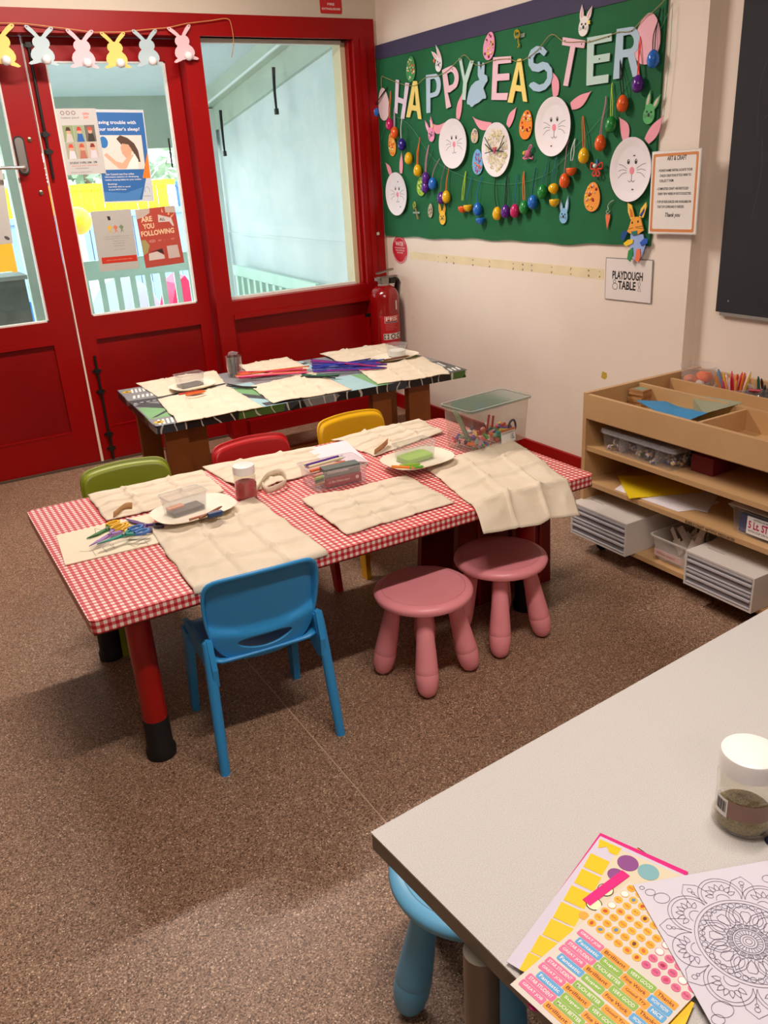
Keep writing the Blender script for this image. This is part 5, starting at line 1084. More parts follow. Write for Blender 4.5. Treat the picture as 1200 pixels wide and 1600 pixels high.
# ---- mandala colouring page
z = FZ + .0115
t, w_, h_, M_ = fpl('colouring_page', 'white colouring page with a flower mandala', (989, 1383), (1200, 1345), (1098, 1600), z, .0006, '#ece8f2', 'paper')
bpy.data.objects.remove(t.children[0]); sheet('page', [[(0, 0), (0, -.26), (.21, -.26), (.21, 0)]], 0, .0006, mat('#d2cfdc', .6), t)
cx, cy = L2(M_, (1170, 1472), z); e1 = L2(M_, (1087, 1468), z); R = math.hypot(cx - e1[0], cy - e1[1]); LN = []
def circ(r, n=64): LN.append([ell(cx, cy, r, r, n), True])
for r in (.06, .11, .16, .26, .30): circ(R * r, 40)
for r in (.93, 1.0): circ(R * r)
def pt(r, a): return (cx + r * R * math.cos(a), cy + r * R * math.sin(a))
A0 = math.atan2(L2(M_, (1033, 1447), z)[1] - cy, L2(M_, (1033, 1447), z)[0] - cx)
for i in range(24): a = 2*PI*i/24; LN.append([[pt(.16, a), pt(.25, a)]])
for i in range(16): a = A0 + 2*PI*i/16; q = pt(.345, a); LN.append([ell(q[0], q[1], R*.05, R*.05, 12), True]); LN.append([ell(q[0], q[1], R*.025, R*.025, 8), True])
for i in range(8):
    a = A0 + PI/8 + 2*PI*i/8; 
    q, r_ = pt(.40, a), pt(.86, a); LN.append([leaf(q[0], q[1], r_[0], r_[1], R*.36), True]); q2, r2_ = pt(.46, a), pt(.78, a); LN.append([leaf(q2[0], q2[1], r2_[0], r2_[1], R*.22), True])
    a2 = A0 + 2*PI*i/8; q, r_ = pt(.42, a2), pt(.72, a2); LN.append([leaf(r_[0], r_[1], q[0], q[1], R*.24), True]); q = pt(.62, a2); LN.append([ell(q[0], q[1], R*.24, R*.24, 24)[0:24], True])
    # outer lobes with petals, leaves between
    for rr in (.46, .39): 
        c_ = pt(1.12, a2 + PI/8); P = []
        for j in range(25):
            th = a2 + PI/8 - 2.1 + 4.2 * j / 24; P.append((c_[0] + rr * R * math.cos(th), c_[1] + rr * R * math.sin(th)))
        P = [p_ for p_ in P if math.hypot(p_[0] - cx, p_[1] - cy) > R * 1.0]; LN.append([P])
    for j in range(7):
        th = a2 + PI/8 - 1.35 + 2.7 * j / 6; c_ = pt(1.10, a2 + PI/8); q = (c_[0] + .17 * R * math.cos(th), c_[1] + .17 * R * math.sin(th)); r_ = (c_[0] + .33 * R * math.cos(th), c_[1] + .33 * R * math.sin(th)); LN.append([leaf(q[0], q[1], r_[0], r_[1], R*.10), True])
    c_ = pt(1.02, a2 + PI/8); LN.append([[(c_[0] + .14 * R * math.cos(a2 + PI/8 - 1.5 + 3 * j / 10), c_[1] + .14 * R * math.sin(a2 + PI/8 - 1.5 + 3 * j / 10)) for j in range(11)]])
    tip = pt(1.66, a2); LN.append([[pt(1.30, a2 - .20), (pt(1.52, a2 - .13)), tip, (pt(1.52, a2 + .13)), pt(1.30, a2 + .20)]])
    LN.append([[pt(1.18, a2), pt(1.36, a2)]])
    for rr, s_ in ((1.39, .03), (1.48, .05)): q = pt(rr, a2); LN.append([ell(q[0], q[1], R*s_, R*s_, 12), True])
for i in range(40): q = pt(.965, 2*PI*i/40); q = pt(.86, 2*PI*i/40 + .02); LN.append([ell(q[0], q[1], R*.055, R*.055, 12), True])
for px, r in (((1003, 1388), .003), ((1016, 1395), .006), ((1034, 1404), .0095), ((1129, 1578), .0115), ((1122, 1594), .007), ((1200, 1374), .007)):
    q = L2(M_, px, z); LN.append([ell(q[0], q[1], r, r * .8, 20), True])
LN = [q for q in LN if all(-.26 < p_[1] < 0 and 0 < p_[0] < .21 for p_ in q[0])]
lines('mandala_outline', LN, .0007, .0009, mat('#6c6478', .6), t)
# ================================================================ THE EASTER BOARD on the cream wall (wall plane x = 0)
def wp(px, off=0.0): q = onx(px, -off); return (-q.y, q.z)
M_card = {'lilac': mat('#e6d3e6', .7), 'yellow': mat('#f3da7c', .7), 'blue': mat('#b4cfe2', .7), 'pink': mat('#ecc4d2', .7), 'mint': mat('#bfdcd4', .7), 'blue2': mat('#a9c7dd', .7)}
BZ = 0.012                                  # board face stands this far off the wall
t = thing('display_board', 'green felt display board with a navy top border on the cream wall', 'board', wallM((0, 0, 0)))
a = [wp(p) for p in ((590, 92), (1058, -42), (1016, 385), (599, 371))]
S0, S1 = 0.006, a[2][0] + 0.005; TOPL, TOPR = 2.022, 1.985
n = 40; bot = []
for i in range(n + 1):
    u = i / n; s_ = S1 + (S0 - S1) * u
    bot.append((s_, 1.098 + (1.066 - 1.098) * u + 0.006 * math.sin(u * 19) * math.sin(u * 7) + (0.003 * math.sin(u * 47))))
sheet('felt', [[(S0, TOPL + .01), (S0, TOPL)][:1] + bot[::-1][:0] + [(S0, bot[-1][1])] + bot[-2:0:-1] + [(S1, bot[0][1]), (S1 + .012, 2.02)]], 0, BZ, mat('#0f6b3e', .8, var=.10, scale=4, bump=.3, bscale=30, var2='#0c5c34'), t)
sheet('navy_border', [[(S0, TOPL), (S1 + .01, 2.00), (S1 + .01, 2.095), (S0, 2.095)]], BZ, BZ + .004, mat('#3d3556', .7, var=.06), t)
sheet('side_fold', [[(S0, 1.08), (S0 + .028, 1.09), (S0 + .028, TOPL), (S0, TOPL)]], BZ, BZ + .003, mat('#0c5a34', .8), t)
W0 = BZ + .004
def W(px): return wp(px, W0)
def at(px, dz=0.0): s_, z_ = W(px); return wallM((0, -s_, z_), W0 + dz)
def loc(px, c): a_, b_ = W(px), W(c); return (a_[0] - b_[0], a_[1] - b_[1])
def pl(c, P): return [loc(p, c) for p in P]
# ---- banner letters: real outlines with the pixel corners read on the board plane
M_twine = mat('#a8905c', .8); M_hole = mat('#4a3a3a', .7)
def letter(ch, lab, col, loops, holes=(), corner=None):
    c = corner or loops[0][0]; t = thing('banner_letter', lab, 'letter', at(c), 'letters of the Easter banner')
    sheet('card', [pl(c, q) for q in loops], 0.004, 0.0075, M_card[col], t)
    for h_ in holes: q = loc(h_, c); sheet('hole', [ell(q[0], q[1], .0035, .0035, 10)], .0075, .008, M_hole, t)
def c4(P): return [(570 + x / 5, y / 5) for x, y in P]
def c5(P): return [(800 + x / 4.615, y / 4.615) for x, y in P]
def arc(cx, cy, rx, ry, a0, a1, n=10, rot=0): return [(cx + rx * math.cos(math.radians(a0 + (a1 - a0) * i / n)), cy + ry * math.sin(math.radians(a0 + (a1 - a0) * i / n))) for i in range(n + 1)]
letter('H', 'pale lilac card letter H, first of the banner', 'lilac', [c4([(250, 622), (275, 625), (268, 758), (312, 775), (325, 645), (355, 650), (315, 930), (288, 925), (305, 812), (266, 800), (262, 890), (240, 880)])], c4([(258, 640), (340, 662)]))
letter('A', 'yellow card letter A in the first word of the banner', 'yellow', [c4([(385, 632), (415, 634), (450, 932), (424, 928), (415, 868), (375, 862), (360, 918), (332, 915)]), c4([(399, 700), (383, 820), (409, 826)])])
letter('P', 'pale blue card letter P, third of the banner', 'blue', [c4([(487, 586), (570, 575)] + arc(560, 665, 42, 88, -80, 85, 10) + [(520, 765), (520, 880), (490, 884)]), c4([(520, 620), (550, 614)] + arc(550, 668, 20, 52, -80, 80, 8) + [(518, 730)])], c4([(495, 605)]))
letter('P', 'pale pink card letter P beside the mint letter Y', 'pink', [c4([(612, 548), (640, 532), (690, 510)] + arc(690, 610, 52, 92, -75, 75, 10) + [(672, 722), (655, 722), (682, 832), (645, 850)]), c4([(650, 575), (680, 560)] + arc(682, 612, 28, 52, -70, 70, 8) + [(665, 670)])], c4([(622, 575), (695, 540)]))
letter('Y', 'pale mint card letter Y at the end of the first word', 'mint', [c4([(742, 455), (765, 460), (790, 600), (832, 472), (862, 475), (806, 650), (795, 782), (768, 778), (778, 640)])], c4([(755, 470), (842, 490)]))
letter('E', 'pale lilac pink card letter E, first of the second word', 'pink', [c4([(1012, 448), (1152, 438), (1152, 490), (1050, 500), (1046, 578), (1138, 572), (1138, 625), (1042, 632), (1038, 728), (1128, 725), (1120, 782), (998, 780)])], c4([(1028, 470), (1138, 460)]))
letter('A', 'yellow card letter A in the second word of the banner', 'yellow', [c4([(1202, 464), (1222, 462)]) + c5([(50, 422), (75, 424), (118, 735), (88, 730), (78, 662), (32, 655), (12, 742), (-24, 738)]), c5([(58, 498), (38, 612), (72, 618)])])
letter('S', 'pale blue card letter S in the banner', 'blue2', [c5([(262, 372), (228, 335), (185, 332), (145, 360), (125, 410), (128, 470), (155, 512), (200, 520), (240, 500), (262, 520), (262, 565), (240, 600), (205, 612), (165, 590), (140, 600), (130, 620), (165, 655), (205, 662), (250, 645), (285, 605), (300, 550), (296, 495), (268, 455), (230, 445), (190, 462), (165, 455), (162, 420), (180, 388), (208, 378), (240, 405)])], c5([(218, 355), (140, 420)]))
letter('T', 'pale pink card letter T in the banner', 'pink', [c5([(375, 268), (538, 292), (528, 348), (465, 340), (412, 622), (378, 616), (430, 335), (370, 325)])], c5([(392, 295), (512, 318)]))
letter('E', 'pale mint card letter E with a black stud', 'mint', [c5([(552, 272), (728, 240), (728, 295), (600, 320), (598, 402), (715, 382), (712, 440), (596, 458), (592, 552), (706, 535), (702, 595), (545, 618)])], c5([(570, 298), (708, 265), (640, 425)]))
letter('R', 'pale blue card letter R, last of the banner', 'blue', [c5([(765, 210), (860, 195)] + arc(870, 290, 62, 98, -80, 70, 10) + [(895, 400), (930, 548), (880, 555), (845, 412), (808, 415), (788, 565), (738, 572)]), c5([(812, 258), (850, 250)] + arc(855, 300, 34, 52, -75, 75, 8) + [(808, 360)])], c5([(785, 232), (875, 222)]))
def cardegg(lab, px, h_px_top, h_px_bot, col, w_ratio=.72, deco=None, holes=(), string=None, tilt=0.0, name='paper_egg', dz=.002, base='egg'):
    a_, b_ = W(h_px_top), W(h_px_bot); h_ = math.hypot(a_[0] - b_[0], a_[1] - b_[1]); rot = math.atan2(-(a_[0] - b_[0]), a_[1] - b_[1])
    M_ = at(px, dz) @ Matrix.Rotation(rot + tilt, 4, 'Z'); t = thing(name, lab, 'egg', M_)
    sheet('card', [egg2(0, 0, h_ * w_ratio / 2, h_ / 2)], 0.001, 0.004, mat(col, .7), t)
    if deco:
        rnd = random.Random(int(px[0])); cs = deco
        for c_ in cs:
            bm = bmesh.new()
            for _ in range(9 if len(cs) > 2 else 14):
                a = rnd.uniform(0, 2 * PI); r = rnd.random() ** .5 * .82; x, y = h_ * w_ratio / 2 * r * math.cos(a), h_ / 2 * r * math.sin(a)
                bmesh.ops.create_icosphere(bm, subdivisions=1, radius=h_ * rnd.uniform(.035, .065), matrix=Matrix.Translation((x, y, .005)) @ Matrix.Scale(.5, 4, (0, 0, 1)))
            o = finish(bm, 'stuck_on_dots', mat(c_, .5), t, smooth=True); o['kind'] = 'stuff'
    return t, h_
cardegg('pale pink card egg at the doors end of the banner', (600.5, 163), (599, 138), (604, 189), '#eed3d8', .68)
cardegg('pink card egg with pencil lines at the far right of the banner', (1013, 61), (1016, 21), (1008, 102), '#f4b9c6', .74)
cardegg('green card egg with glittery dots above the letter A', (643, 108), (643, 88), (642, 128), '#3e9150', .74, ['#e8e2a0', '#e87040', '#f4f0e0'])
cardegg('pink foam egg with flowers above the gap between the words', (765.6, 72), (769, 50), (762, 94), '#ee9cc0', .72, ['#f4d860', '#8c1c50', '#f8c8dc'])
cardegg('orange card egg under the blue plastic egg near the door frame', (613.5, 226), (611, 208), (615, 244), '#f0a040', .62, ['#e86a20', '#f6d890'])
cardegg('yellow green card egg behind two purple plastic eggs', (659, 291), (660, 276), (658, 306), '#9fc83c', .8, ['#3c8c30', '#f0f0a0'])
cardegg('small multicoloured card egg between two bunny plates', (742.7, 212), (743, 201), (742, 224), '#d8c8b0', .85, ['#d85070', '#f0e080', '#5090c0'])
cardegg('blue foam egg with a bow beside the shaggy bunny plate', (747.3, 253), (747, 233), (747, 273), '#72b4e4', .72, ['#a070c0', '#f08060'])
cardegg('orange card egg covered in pompoms beside the letters', (823, 195), (826, 173), (820, 219), '#f08a28', .72, ['#f8d038', '#a81c1c', '#f8f0e0'])
cardegg('large orange foam egg with flowers low on the board', (926.6, 307.6), (929, 285), (924, 331), '#f39a3c', .78, ['#f8e048', '#b02828', '#f4c8a0'])
cardegg('tiny beige card egg pendant below the purple plastic eggs', (673.6, 329), (674, 318), (673, 340), '#b8b08c', .6, ['#60508c'])
# ---- card bunny heads
def headbunny(lab, c, chin, earL, earR, col, inner, face='#202020', bow=None):
    t = thing('card_bunny', lab, 'bunny', at(c, .002)); b_ = loc(chin, c); r = math.hypot(*b_); M_ = mat(col, .7)
    up = (-b_[0] / r, -b_[1] / r); sx_ = (up[1], -up[0])
    sheet('face_card', [egg2(0, 0, r * .78, r, 24, math.atan2(up[1], up[0]) - PI/2)], .001, .0045, M_, t)
    for k, e_ in enumerate((earL, earR)):
        q = loc(e_, c); sg = -1 if k == 0 else 1; bx, by = sx_[0] * sg * r * .42 + up[0] * r * .5, sx_[1] * sg * r * .42 + up[1] * r * .5
        ea = sheet('ear', [leaf(bx, by, q[0], q[1], r * .72)], .0008, .0042, M_, t); sheet('inner_ear', [leaf(bx + (q[0] - bx) * .2, by + (q[1] - by) * .2, bx + (q[0] - bx) * .85, by + (q[1] - by) * .85, r * .36)], .0044, .0052, mat(inner, .7), ea)
    sheet('nose', [ell(up[0] * -r * .1, up[1] * -r * .1, r * .16, r * .2, 12)], .0046, .0056, mat(face, .6), t)
    for sg in (-1, 1): sheet('eye', [ell(sx_[0] * sg * r * .3 + up[0] * r * .2, sx_[1] * sg * r * .3 + up[1] * r * .2, r * .12, r * .12, 10)], .0046, .0056, mat(face, .5), t)
    L_ = []
    for sg in (-1, 1):
        for k in (-.25, 0, .25): L_.append([[(sx_[0] * sg * r * a_ + up[0] * r * (-.25 + k * a_), sx_[1] * sg * r * a_ + up[1] * r * (-.25 + k * a_)) for a_ in (.22, .7)]])
    lines('whiskers', L_, .0012, .0050, mat('#303030', .7), t)
    if bow: q = loc(bow[0], c); sheet('bow', [ell(q[0] + r * .3 * math.cos(i * PI / 5), q[1] + r * .3 * math.sin(i * PI / 5), 0, 0, 1)[0] if i % 2 else (q[0] + r * .14 * math.cos(i * PI / 5), q[1] + r * .14 * math.sin(i * PI / 5)) for i in range(10)] and [[(q[0] + r * (.34 if i % 2 else .16) * math.cos(i * PI / 5), q[1] + r * (.34 if i % 2 else .16) * math.sin(i * PI / 5)) for i in range(10)]], .0046, .006, mat(bow[1], .6), t)
headbunny('white card bunny head with a red bow above the two letters P', (687, 100), (685, 112), (675, 80), (682, 70), '#eeeaf0', '#f4b8c4', bow=((680, 95), '#f07050'))
headbunny('white card bunny head with a yellow flower above the letter T', (913.5, 41), (912, 57), (911, 7), (927, 9), '#f6f2ee', '#f0b8c8', bow=((922, 35), '#f6e070'))
headbunny('pink card bunny head beside the middle bunny plate', (675, 210), (677, 221), (665, 188), (674, 182), '#f29cc4', '#f8c8dc', bow=((677, 197), '#f4e090'))
headbunny('yellow card bunny head hanging low under the purple eggs', (692.5, 340), (693, 351), (687, 317), (696, 317), '#f6c63c', '#e88a30')
headbunny('blue card bunny head under the open yellow egg', (882, 337), (881, 349), (877, 312), (889, 306), '#86bce4', '#c8dcf0')
headbunny('green card bunny head near the notice', (1015.5, 178), (1013, 194), (1018, 140), (1034, 147), '#58b068', '#d8c0b8')
# sitting blue bunny of the banner
t = thing('banner_bunny', 'pale blue sitting bunny card between the two banner words', 'bunny', at(c4([(870, 740)])[0]))
c = c4([(870, 740)])[0]
sheet('card', [pl(c, c4([(893, 480), (905, 482), (915, 550), (930, 488), (945, 495), (942, 580), (965, 595), (968, 630), (945, 665), (935, 690), (955, 750), (955, 770), (930, 772), (900, 800), (862, 820), (850, 835), (835, 832), (830, 820), (808, 812), (806, 790), (820, 720), (840, 670), (875, 635), (905, 625), (892, 590)]))], .004, .0075, M_card['blue2'], t)
# ---- paper plate bunnies
def bunnyplate(lab, c, top, right, e1, e2, fluff=False, feats=None, earw=.05):
    t = thing('bunny_plate', lab, 'craft plate', at(c, .002)); ry = abs(loc(top, c)[1]); rx = abs(loc(right, c)[0])
    bm = bmesh.new(); n = 96; prof = [(0, .004), (.70, .004), (.76, .006), (.985, .015), (1.0, .016), (1.0, .013), (.76, .001), (0, .001)]; rings = []
    for r, z_ in prof:
        rings.append([bm.verts.new((rx * r * math.cos(2*PI*i/n), ry * r * math.sin(2*PI*i/n), z_ + (.0012 * (i % 2) if .75 < r < 1 else 0))) for i in range(n)] if r else [bm.verts.new((0, 0, z_))])
    for a_, b_ in zip(rings, rings[1:]):
        for i in range(n):
            j = (i + 1) % n
            if len(a_) == 1: bm.faces.new((a_[0], b_[i], b_[j]))
            elif len(b_) == 1: bm.faces.new((a_[i], b_[0], a_[j]))
            else: bm.faces.new((a_[i], b_[i], b_[j], a_[j]))
    bmesh.ops.recalc_face_normals(bm, faces=bm.faces); finish(bm, 'paper_plate', mat('#efe9ee', .7), t, smooth='auto')
    for k, (base, tip, bend) in enumerate((e1, e2)):
        a_, b_ = loc(base, c), loc(tip, c); ea = sheet('ear', [leaf(a_[0], a_[1], b_[0], b_[1], earw, bend=bend)], -.001, .0012, mat('#f0a0b0', .7), t)
    M_k = mat('#28242a', .6); k = ry / .12
    if fluff:
        rnd = random.Random(2); bm = bmesh.new()
        for _ in range(170):
            a, r = rnd.uniform(0, 2*PI), rnd.random() ** .5; x, y = rx * .72 * r * math.cos(a), ry * .78 * r * math.sin(a) - .0; an = rnd.uniform(0, PI); l = rnd.uniform(.006, .014)
            tube(bm, [(x - l * math.cos(an), y - l * math.sin(an), .006 + rnd.uniform(0, .006)), (x, y, .010 + rnd.uniform(0, .008)), (x + l * math.cos(an), y + l * math.sin(an), .006 + rnd.uniform(0, .006))], .0014, 4)
        o = finish(bm, 'paper_shreds', mat('#efe6b4', .8), t); o['kind'] = 'stuff'
        tubes('pipe_cleaner_whiskers', [smoothpts([(sg * .075, .03 - k2 * .03, .024), (sg * .03, .0 - k2 * .004, .02), (0, -.005, .018)], 4) for sg in (-1, 1) for k2 in (-1, 0, 1.4)], .0022, mat('#26403c', .8), t, 6)
        sheet('nose', [[(-.014, .012), (.014, .012), (0, -.016)]], .02, .026, mat('#c83c6c', .5), t); return t
    sheet('nose', [ell(0, -.003 * k, .0115 * k, .014 * k, 14)], .0042, .006, mat('#f28ca0', .6), t)
    for sg in (-1, 1):
        ey = sheet('eye', [ell(sg * .020 * k, .030 * k, .0062 * k, .0095 * k, 14)], .0042, .0055, M_k, t)
        sheet('eye_glint', [ell(sg * .020 * k + .002, .034 * k, .0022, .003, 8)], .0056, .006, M_paper, ey)
    lines('whiskers', [[smoothpts([(sg * .026 * k, (-.002 + q * .6) * k, 0), (sg * .05 * k, (.004 + q * 1.3) * k, 0), (sg * .072 * k, q * 2.2 * k, 0)], 4)] for sg in (-1, 1) for q in (.010, -.002, -.014)], .0016, .0046, M_k, t)
    lines('mouth', [[[(0, -.018 * k), (0, -.038 * k)]], [smoothpts([(0, -.038 * k, 0), (-.008 * k, -.046 * k, 0), (-.018 * k, -.040 * k, 0)], 4)], [smoothpts([(0, -.038 * k, 0), (.008 * k, -.046 * k, 0), (.018 * k, -.040 * k, 0)], 4)]], .0022, .0046, M_k, t)
    if feats: 
        for f_ in feats: q = loc(f_, c); sheet('marker_dot', [ell(q[0], q[1], .006, .003, 8)], .0042, .005, mat('#6c1c28', .6), t)
    return t
bunnyplate('smallest bunny plate, low on the board by the door frame', (622.5, 303), (622, 269), (639, 303), ((612, 274), (603, 254), -.05), ((627, 271), (628, 238), 0), feats=[(623, 284), (627, 323)], earw=.042)
bunnyplate('bunny plate with a flopped ear under the two letters P', (711, 224.5), (711, 185), (733, 224), ((697, 195), (671, 187), .22), ((716, 186), (723, 145), .03), earw=.052)
bunnyplate('bunny plate with shaggy cream face and wire whiskers', (779, 234), (779, 191), (802, 234), ((768, 196), (739, 182), .12), ((794, 197), (808, 167), .04), fluff=True, earw=.048)
bunnyplate('bunny plate with a leaf ear below the letters S and T', (867.5, 198), (868, 151), (896, 195), ((869, 151), (862, 110), -.10), ((893, 166), (925, 142), -.05), feats=[(863, 228)], earw=.055)
bunnyplate('largest bunny plate beside the framed craft notice', (989, 265), (989, 214), (1022, 265), ((979, 219), (968, 183), -.10), ((1011, 221), (1037, 180), -.03), feats=[(993, 243), (990, 296)], earw=.056)
# ---- plastic eggs on looped chenille
def hangegg(lab, px, col, top, scol, half=False, two=True, k=1.0, tilt=0.0):
    c = px; M_ = at(c, .022); t = thing('plastic_egg', lab, 'egg', M_, None)
    bm = bmesh.new(); rx, rz = .0235 * k, .0325 * k; prof = []
    for i in range(15):
        a = -PI/2 + PI * i / 14; prof.append((max(0, rx * math.cos(a) * (1 - .12 * math.sin(a))), rz * math.sin(a)))
    if half: prof = [q for q in prof if q[1] <= 0.002] + [(rx * .9, .001), (0, -.004)]
    lathe(bm, prof, 20); bmesh.ops.recalc_face_normals(bm, faces=bm.faces)
    finish(bm, 'shell', mat(col, .22, coat=.3), t, smooth=True, M=Matrix.Rotation(tilt, 4, 'Z') @ Matrix.Rotation(-PI/2, 4, 'X'))
    if not half:
        bm = bmesh.new(); lathe(bm, [(rx * 1.0, -.0012), (rx * 1.035, 0), (rx * 1.0, .0012)], 20); finish(bm, 'seam', mat(col, .3), t, smooth=True, M=Matrix.Rotation(tilt, 4, 'Z') @ Matrix.Rotation(-PI/2, 4, 'X'))
    if top:
        q = loc(top, c); e_ = rz * .9; rnd = random.Random(int(px[0] * 7)); j = lambda: rnd.uniform(-.006, .006)
        L_ = [smoothpts([(-.005, e_, 0), (q[0] * .4 - .006 + j(), e_ + (q[1] - e_) * .4, -.004), (q[0] * .8 - .004 + j(), e_ + (q[1] - e_) * .8, -.014), (q[0], q[1], -.017)], 5)]
        if two: L_.append(smoothpts([(.005, e_, 0), (q[0] * .4 + .007 + j(), e_ + (q[1] - e_) * .4, -.002), (q[0] * .8 + .005 + j(), e_ + (q[1] - e_) * .8, -.012), (q[0] + .002, q[1] + .002, -.017)], 5))
        tubes('hanging_loop', L_, .0022, mat(scol, .85), t, 6)
    return t
BL, MG, OR, IN, YE, PU, GN, NV = '#1e6fd0', '#c81c64', '#ee5f1c', '#2b1c8c', '#f2bc14', '#5a1c8c', '#1c8c3c', '#1c4fc0'
for a_ in [
 ('blue plastic egg on a black loop, closest to the door frame', (591, 175), BL, (606, 137), '#1c1c1c'),
 ('magenta plastic egg on an orange loop near the letter H', (614, 194), MG, (611, 143), '#e06a28'),
 ('orange plastic egg on a lilac loop below the letter H', (621.6, 207), OR, (618, 166), '#c8a0c0'),
 ('indigo plastic egg on a white stem below the letter H', (633, 225.6), IN, (631, 172), '#e8e8ea', False, False),
 ('yellow plastic egg on a green loop under the yellow letter A', (643.7, 247), YE, (638, 200), '#1c5c38', False, False),
 ('yellow plastic egg on an orange loop above the yellow green card egg', (657.8, 266), YE, (657, 215), '#e8702c'),
 ('upper of two purple plastic eggs on a pink loop', (670.3, 278), PU, (671, 227), '#c888a8'),
 ('lower of two purple plastic eggs, on a dark green loop', (669.7, 292), PU, (678, 236), '#1c4c34', False, False),
 ('blue plastic egg on a pink loop beside the two purple eggs', (681.3, 286.5), BL, (688, 248), '#c888a8', False, False),
 ('purple plastic egg half hidden by a yellow one', (695, 309), PU, (697, 254), '#8c7074', False, False),
 ('yellow plastic egg in front of a purple one, on a rust loop', (702.6, 307), YE, (703, 255), '#c8702c'),
 ('orange half egg shell on a yellow green loop', (728, 322), OR, (729, 268), '#b4d83c', True),
 ('yellow half egg shell beside the orange half shell', (736.4, 320), YE, (738, 276), '#1c7ca8', True, False),
 ('blue plastic egg on a blue stem below the shaggy plate', (751.6, 326), BL, (754, 275), '#1c7cc0', False, False),
 ('blue half egg shell hanging under a blue egg', (756, 340), BL, None, '#1c7cc0', True),
 ('yellow plastic egg on a black loop under the shaggy plate', (782.4, 333), YE, (776, 277), '#181818', False, False),
 ('purple plastic egg on a black loop under the shaggy plate', (795.4, 330), PU, (794, 275), '#181818'),
 ('magenta plastic egg on a blue stem in the lower row', (810, 329), MG, (811, 271), '#1c74b0', False, False),
 ('green plastic egg on an orange loop in the lower row', (824.5, 323.6), GN, (820, 268), '#f0702c'),
 ('blue plastic egg on a navy stem in the lower row', (838, 315.4), BL, (839, 262), '#1c2c6c', False, False),
 ('green plastic egg on a teal loop left of the open yellow egg', (853, 299), GN, (857, 250), '#2c7c80'),
 ('yellow half egg shell on a teal loop, upper half of an open egg', (869, 296), YE, (872, 240), '#2c7c80', True),
 ('yellow half egg shell, lower half of an open egg', (872, 311), YE, None, '#2c7c80', True),
 ('orange plastic egg on a mauve stem beside the open yellow egg', (888, 282), OR, (891, 218), '#b08090', False, False),
 ('orange half egg shell on a white loop', (898.7, 262), OR, (900, 217), '#d8e0e0', True),
 ('yellow plastic egg on an orange loop right of the leaf eared plate', (918, 243), YE, (912, 182), '#f0702c'),
 ('orange plastic egg on a mauve twisted loop above the butterfly', (944, 223), OR, (948, 151), '#b48898'),
 ('green plastic egg on a yellow green loop', (960.7, 194.4), GN, (958, 130), '#b8d840'),
 ('orange plastic egg on a black loop under the letter R', (979, 161.6), OR, (970, 92), '#181818'),
 ('deep purple plastic egg on a red loop under the pink card egg', (1003, 131), PU, (1002, 58), '#f0503c'),
 ('blue plastic egg on a black loop at the right edge of the board', (1027, 92), BL, (1033, 14), '#181818')]:
    if 'upper half' in a_[0]:
        hangegg(*a_, tilt=2.2)
    else: hangegg(*a_)
# ---- strings on the board
def string(lab, P, r, col, name='twine', dz=.012):
    c = P[0]; t = at(c, dz); pts = smoothpts([(loc(p, c)[0], loc(p, c)[1], 0) for p in P], 5); bm = bmesh.new(); tube(bm, pts, r, 5)
    o = finish(bm, name, mat(col, .8), None, smooth=True); o.matrix_world = t; tag(o, lab, 'string'); return o
string('jute twine threading the Easter banner letters', [(599, 138), (599, 120), (604, 121), (621, 128), (638, 133), (653, 133), (668, 121), (684, 119), (700, 112), (720, 93), (729, 86), (742, 98), (752, 102), (775, 94), (797, 92), (812, 96), (828, 90), (845, 76), (865, 54), (885, 65), (912, 65), (925, 65), (955, 56), (970, 50), (990, 48), (1012, 25), (1022, 20), (1042, 0), (1048, -12)], .0016, '#b09a66')
string('thin green thread sagging below the bunny plates', [(588, 115), (589, 180), (592, 225), (610, 185), (640, 195), (680, 250), (730, 277), (790, 288), (850, 275), (890, 240), (935, 190), (985, 125), (1025, 60), (1052, 5)], .0009, '#5f9c7c', dz=.003)
string('thin green thread down the right edge of the board', [(1052, 8), (1048, 80), (1043, 130), (1036, 200)], .0009, '#6fae90', dz=.003)
# ---- other small crafts
t = thing('chenille_flower', 'curly yellow chenille figure between the pink egg and the letter T', 'craft', at((812, 58), .004))
tubes('chenille_stem', [smoothpts([(0, .03, .004), (-.02, .025, .006), (-.02, .005, .006), (.01, .0, .008), (.012, .022, .01), (-.005, .02, .01)], 5), smoothpts([(0, .0, .004), (.002, -.025, .004), (.008, -.035, .004), (-.004, -.04, .004)], 5)], .0035, mat('#b8a018', .8), t, 6)
sheet('tape', [rrect(-.03, -.004, .04, .012, .001)], 0, .0006, clear('#cfe0d0', .3, .2, 'tape', .5), t)
t = thing('chenille_chick', 'pink chenille bird with a yellow bead head', 'craft', at((829, 240), .006))
for q, r, col in (((0, 0, .012), .017, '#e87ca8'), ((-.006, .004, .026), .009, '#f2c83c')): 
    bm = bmesh.new(); bmesh.ops.create_icosphere(bm, subdivisions=2, radius=r, matrix=Matrix.Translation(q)); finish(bm, 'pompom', mat(col, .9, bump=.8, bscale=500), t, smooth=True)
tubes('wings', [smoothpts([(.0, .012, .01), (.016, .036, .01), (.026, .03, .01), (.012, .012, .01)], 5), smoothpts([(-.01, -.012, .01), (-.034, -.016, .01), (-.02, -.022, .01), (0, -.016, .01)], 5), smoothpts([(.0, -.015, .01), (.03, -.022, .01), (.035, -.012, .01)], 5)], .003, mat('#e87ca8', .9), t, 6)
t = thing('chenille_butterfly', 'red chenille butterfly with a white pompom on a wooden peg', 'craft', at((937, 261), .006))
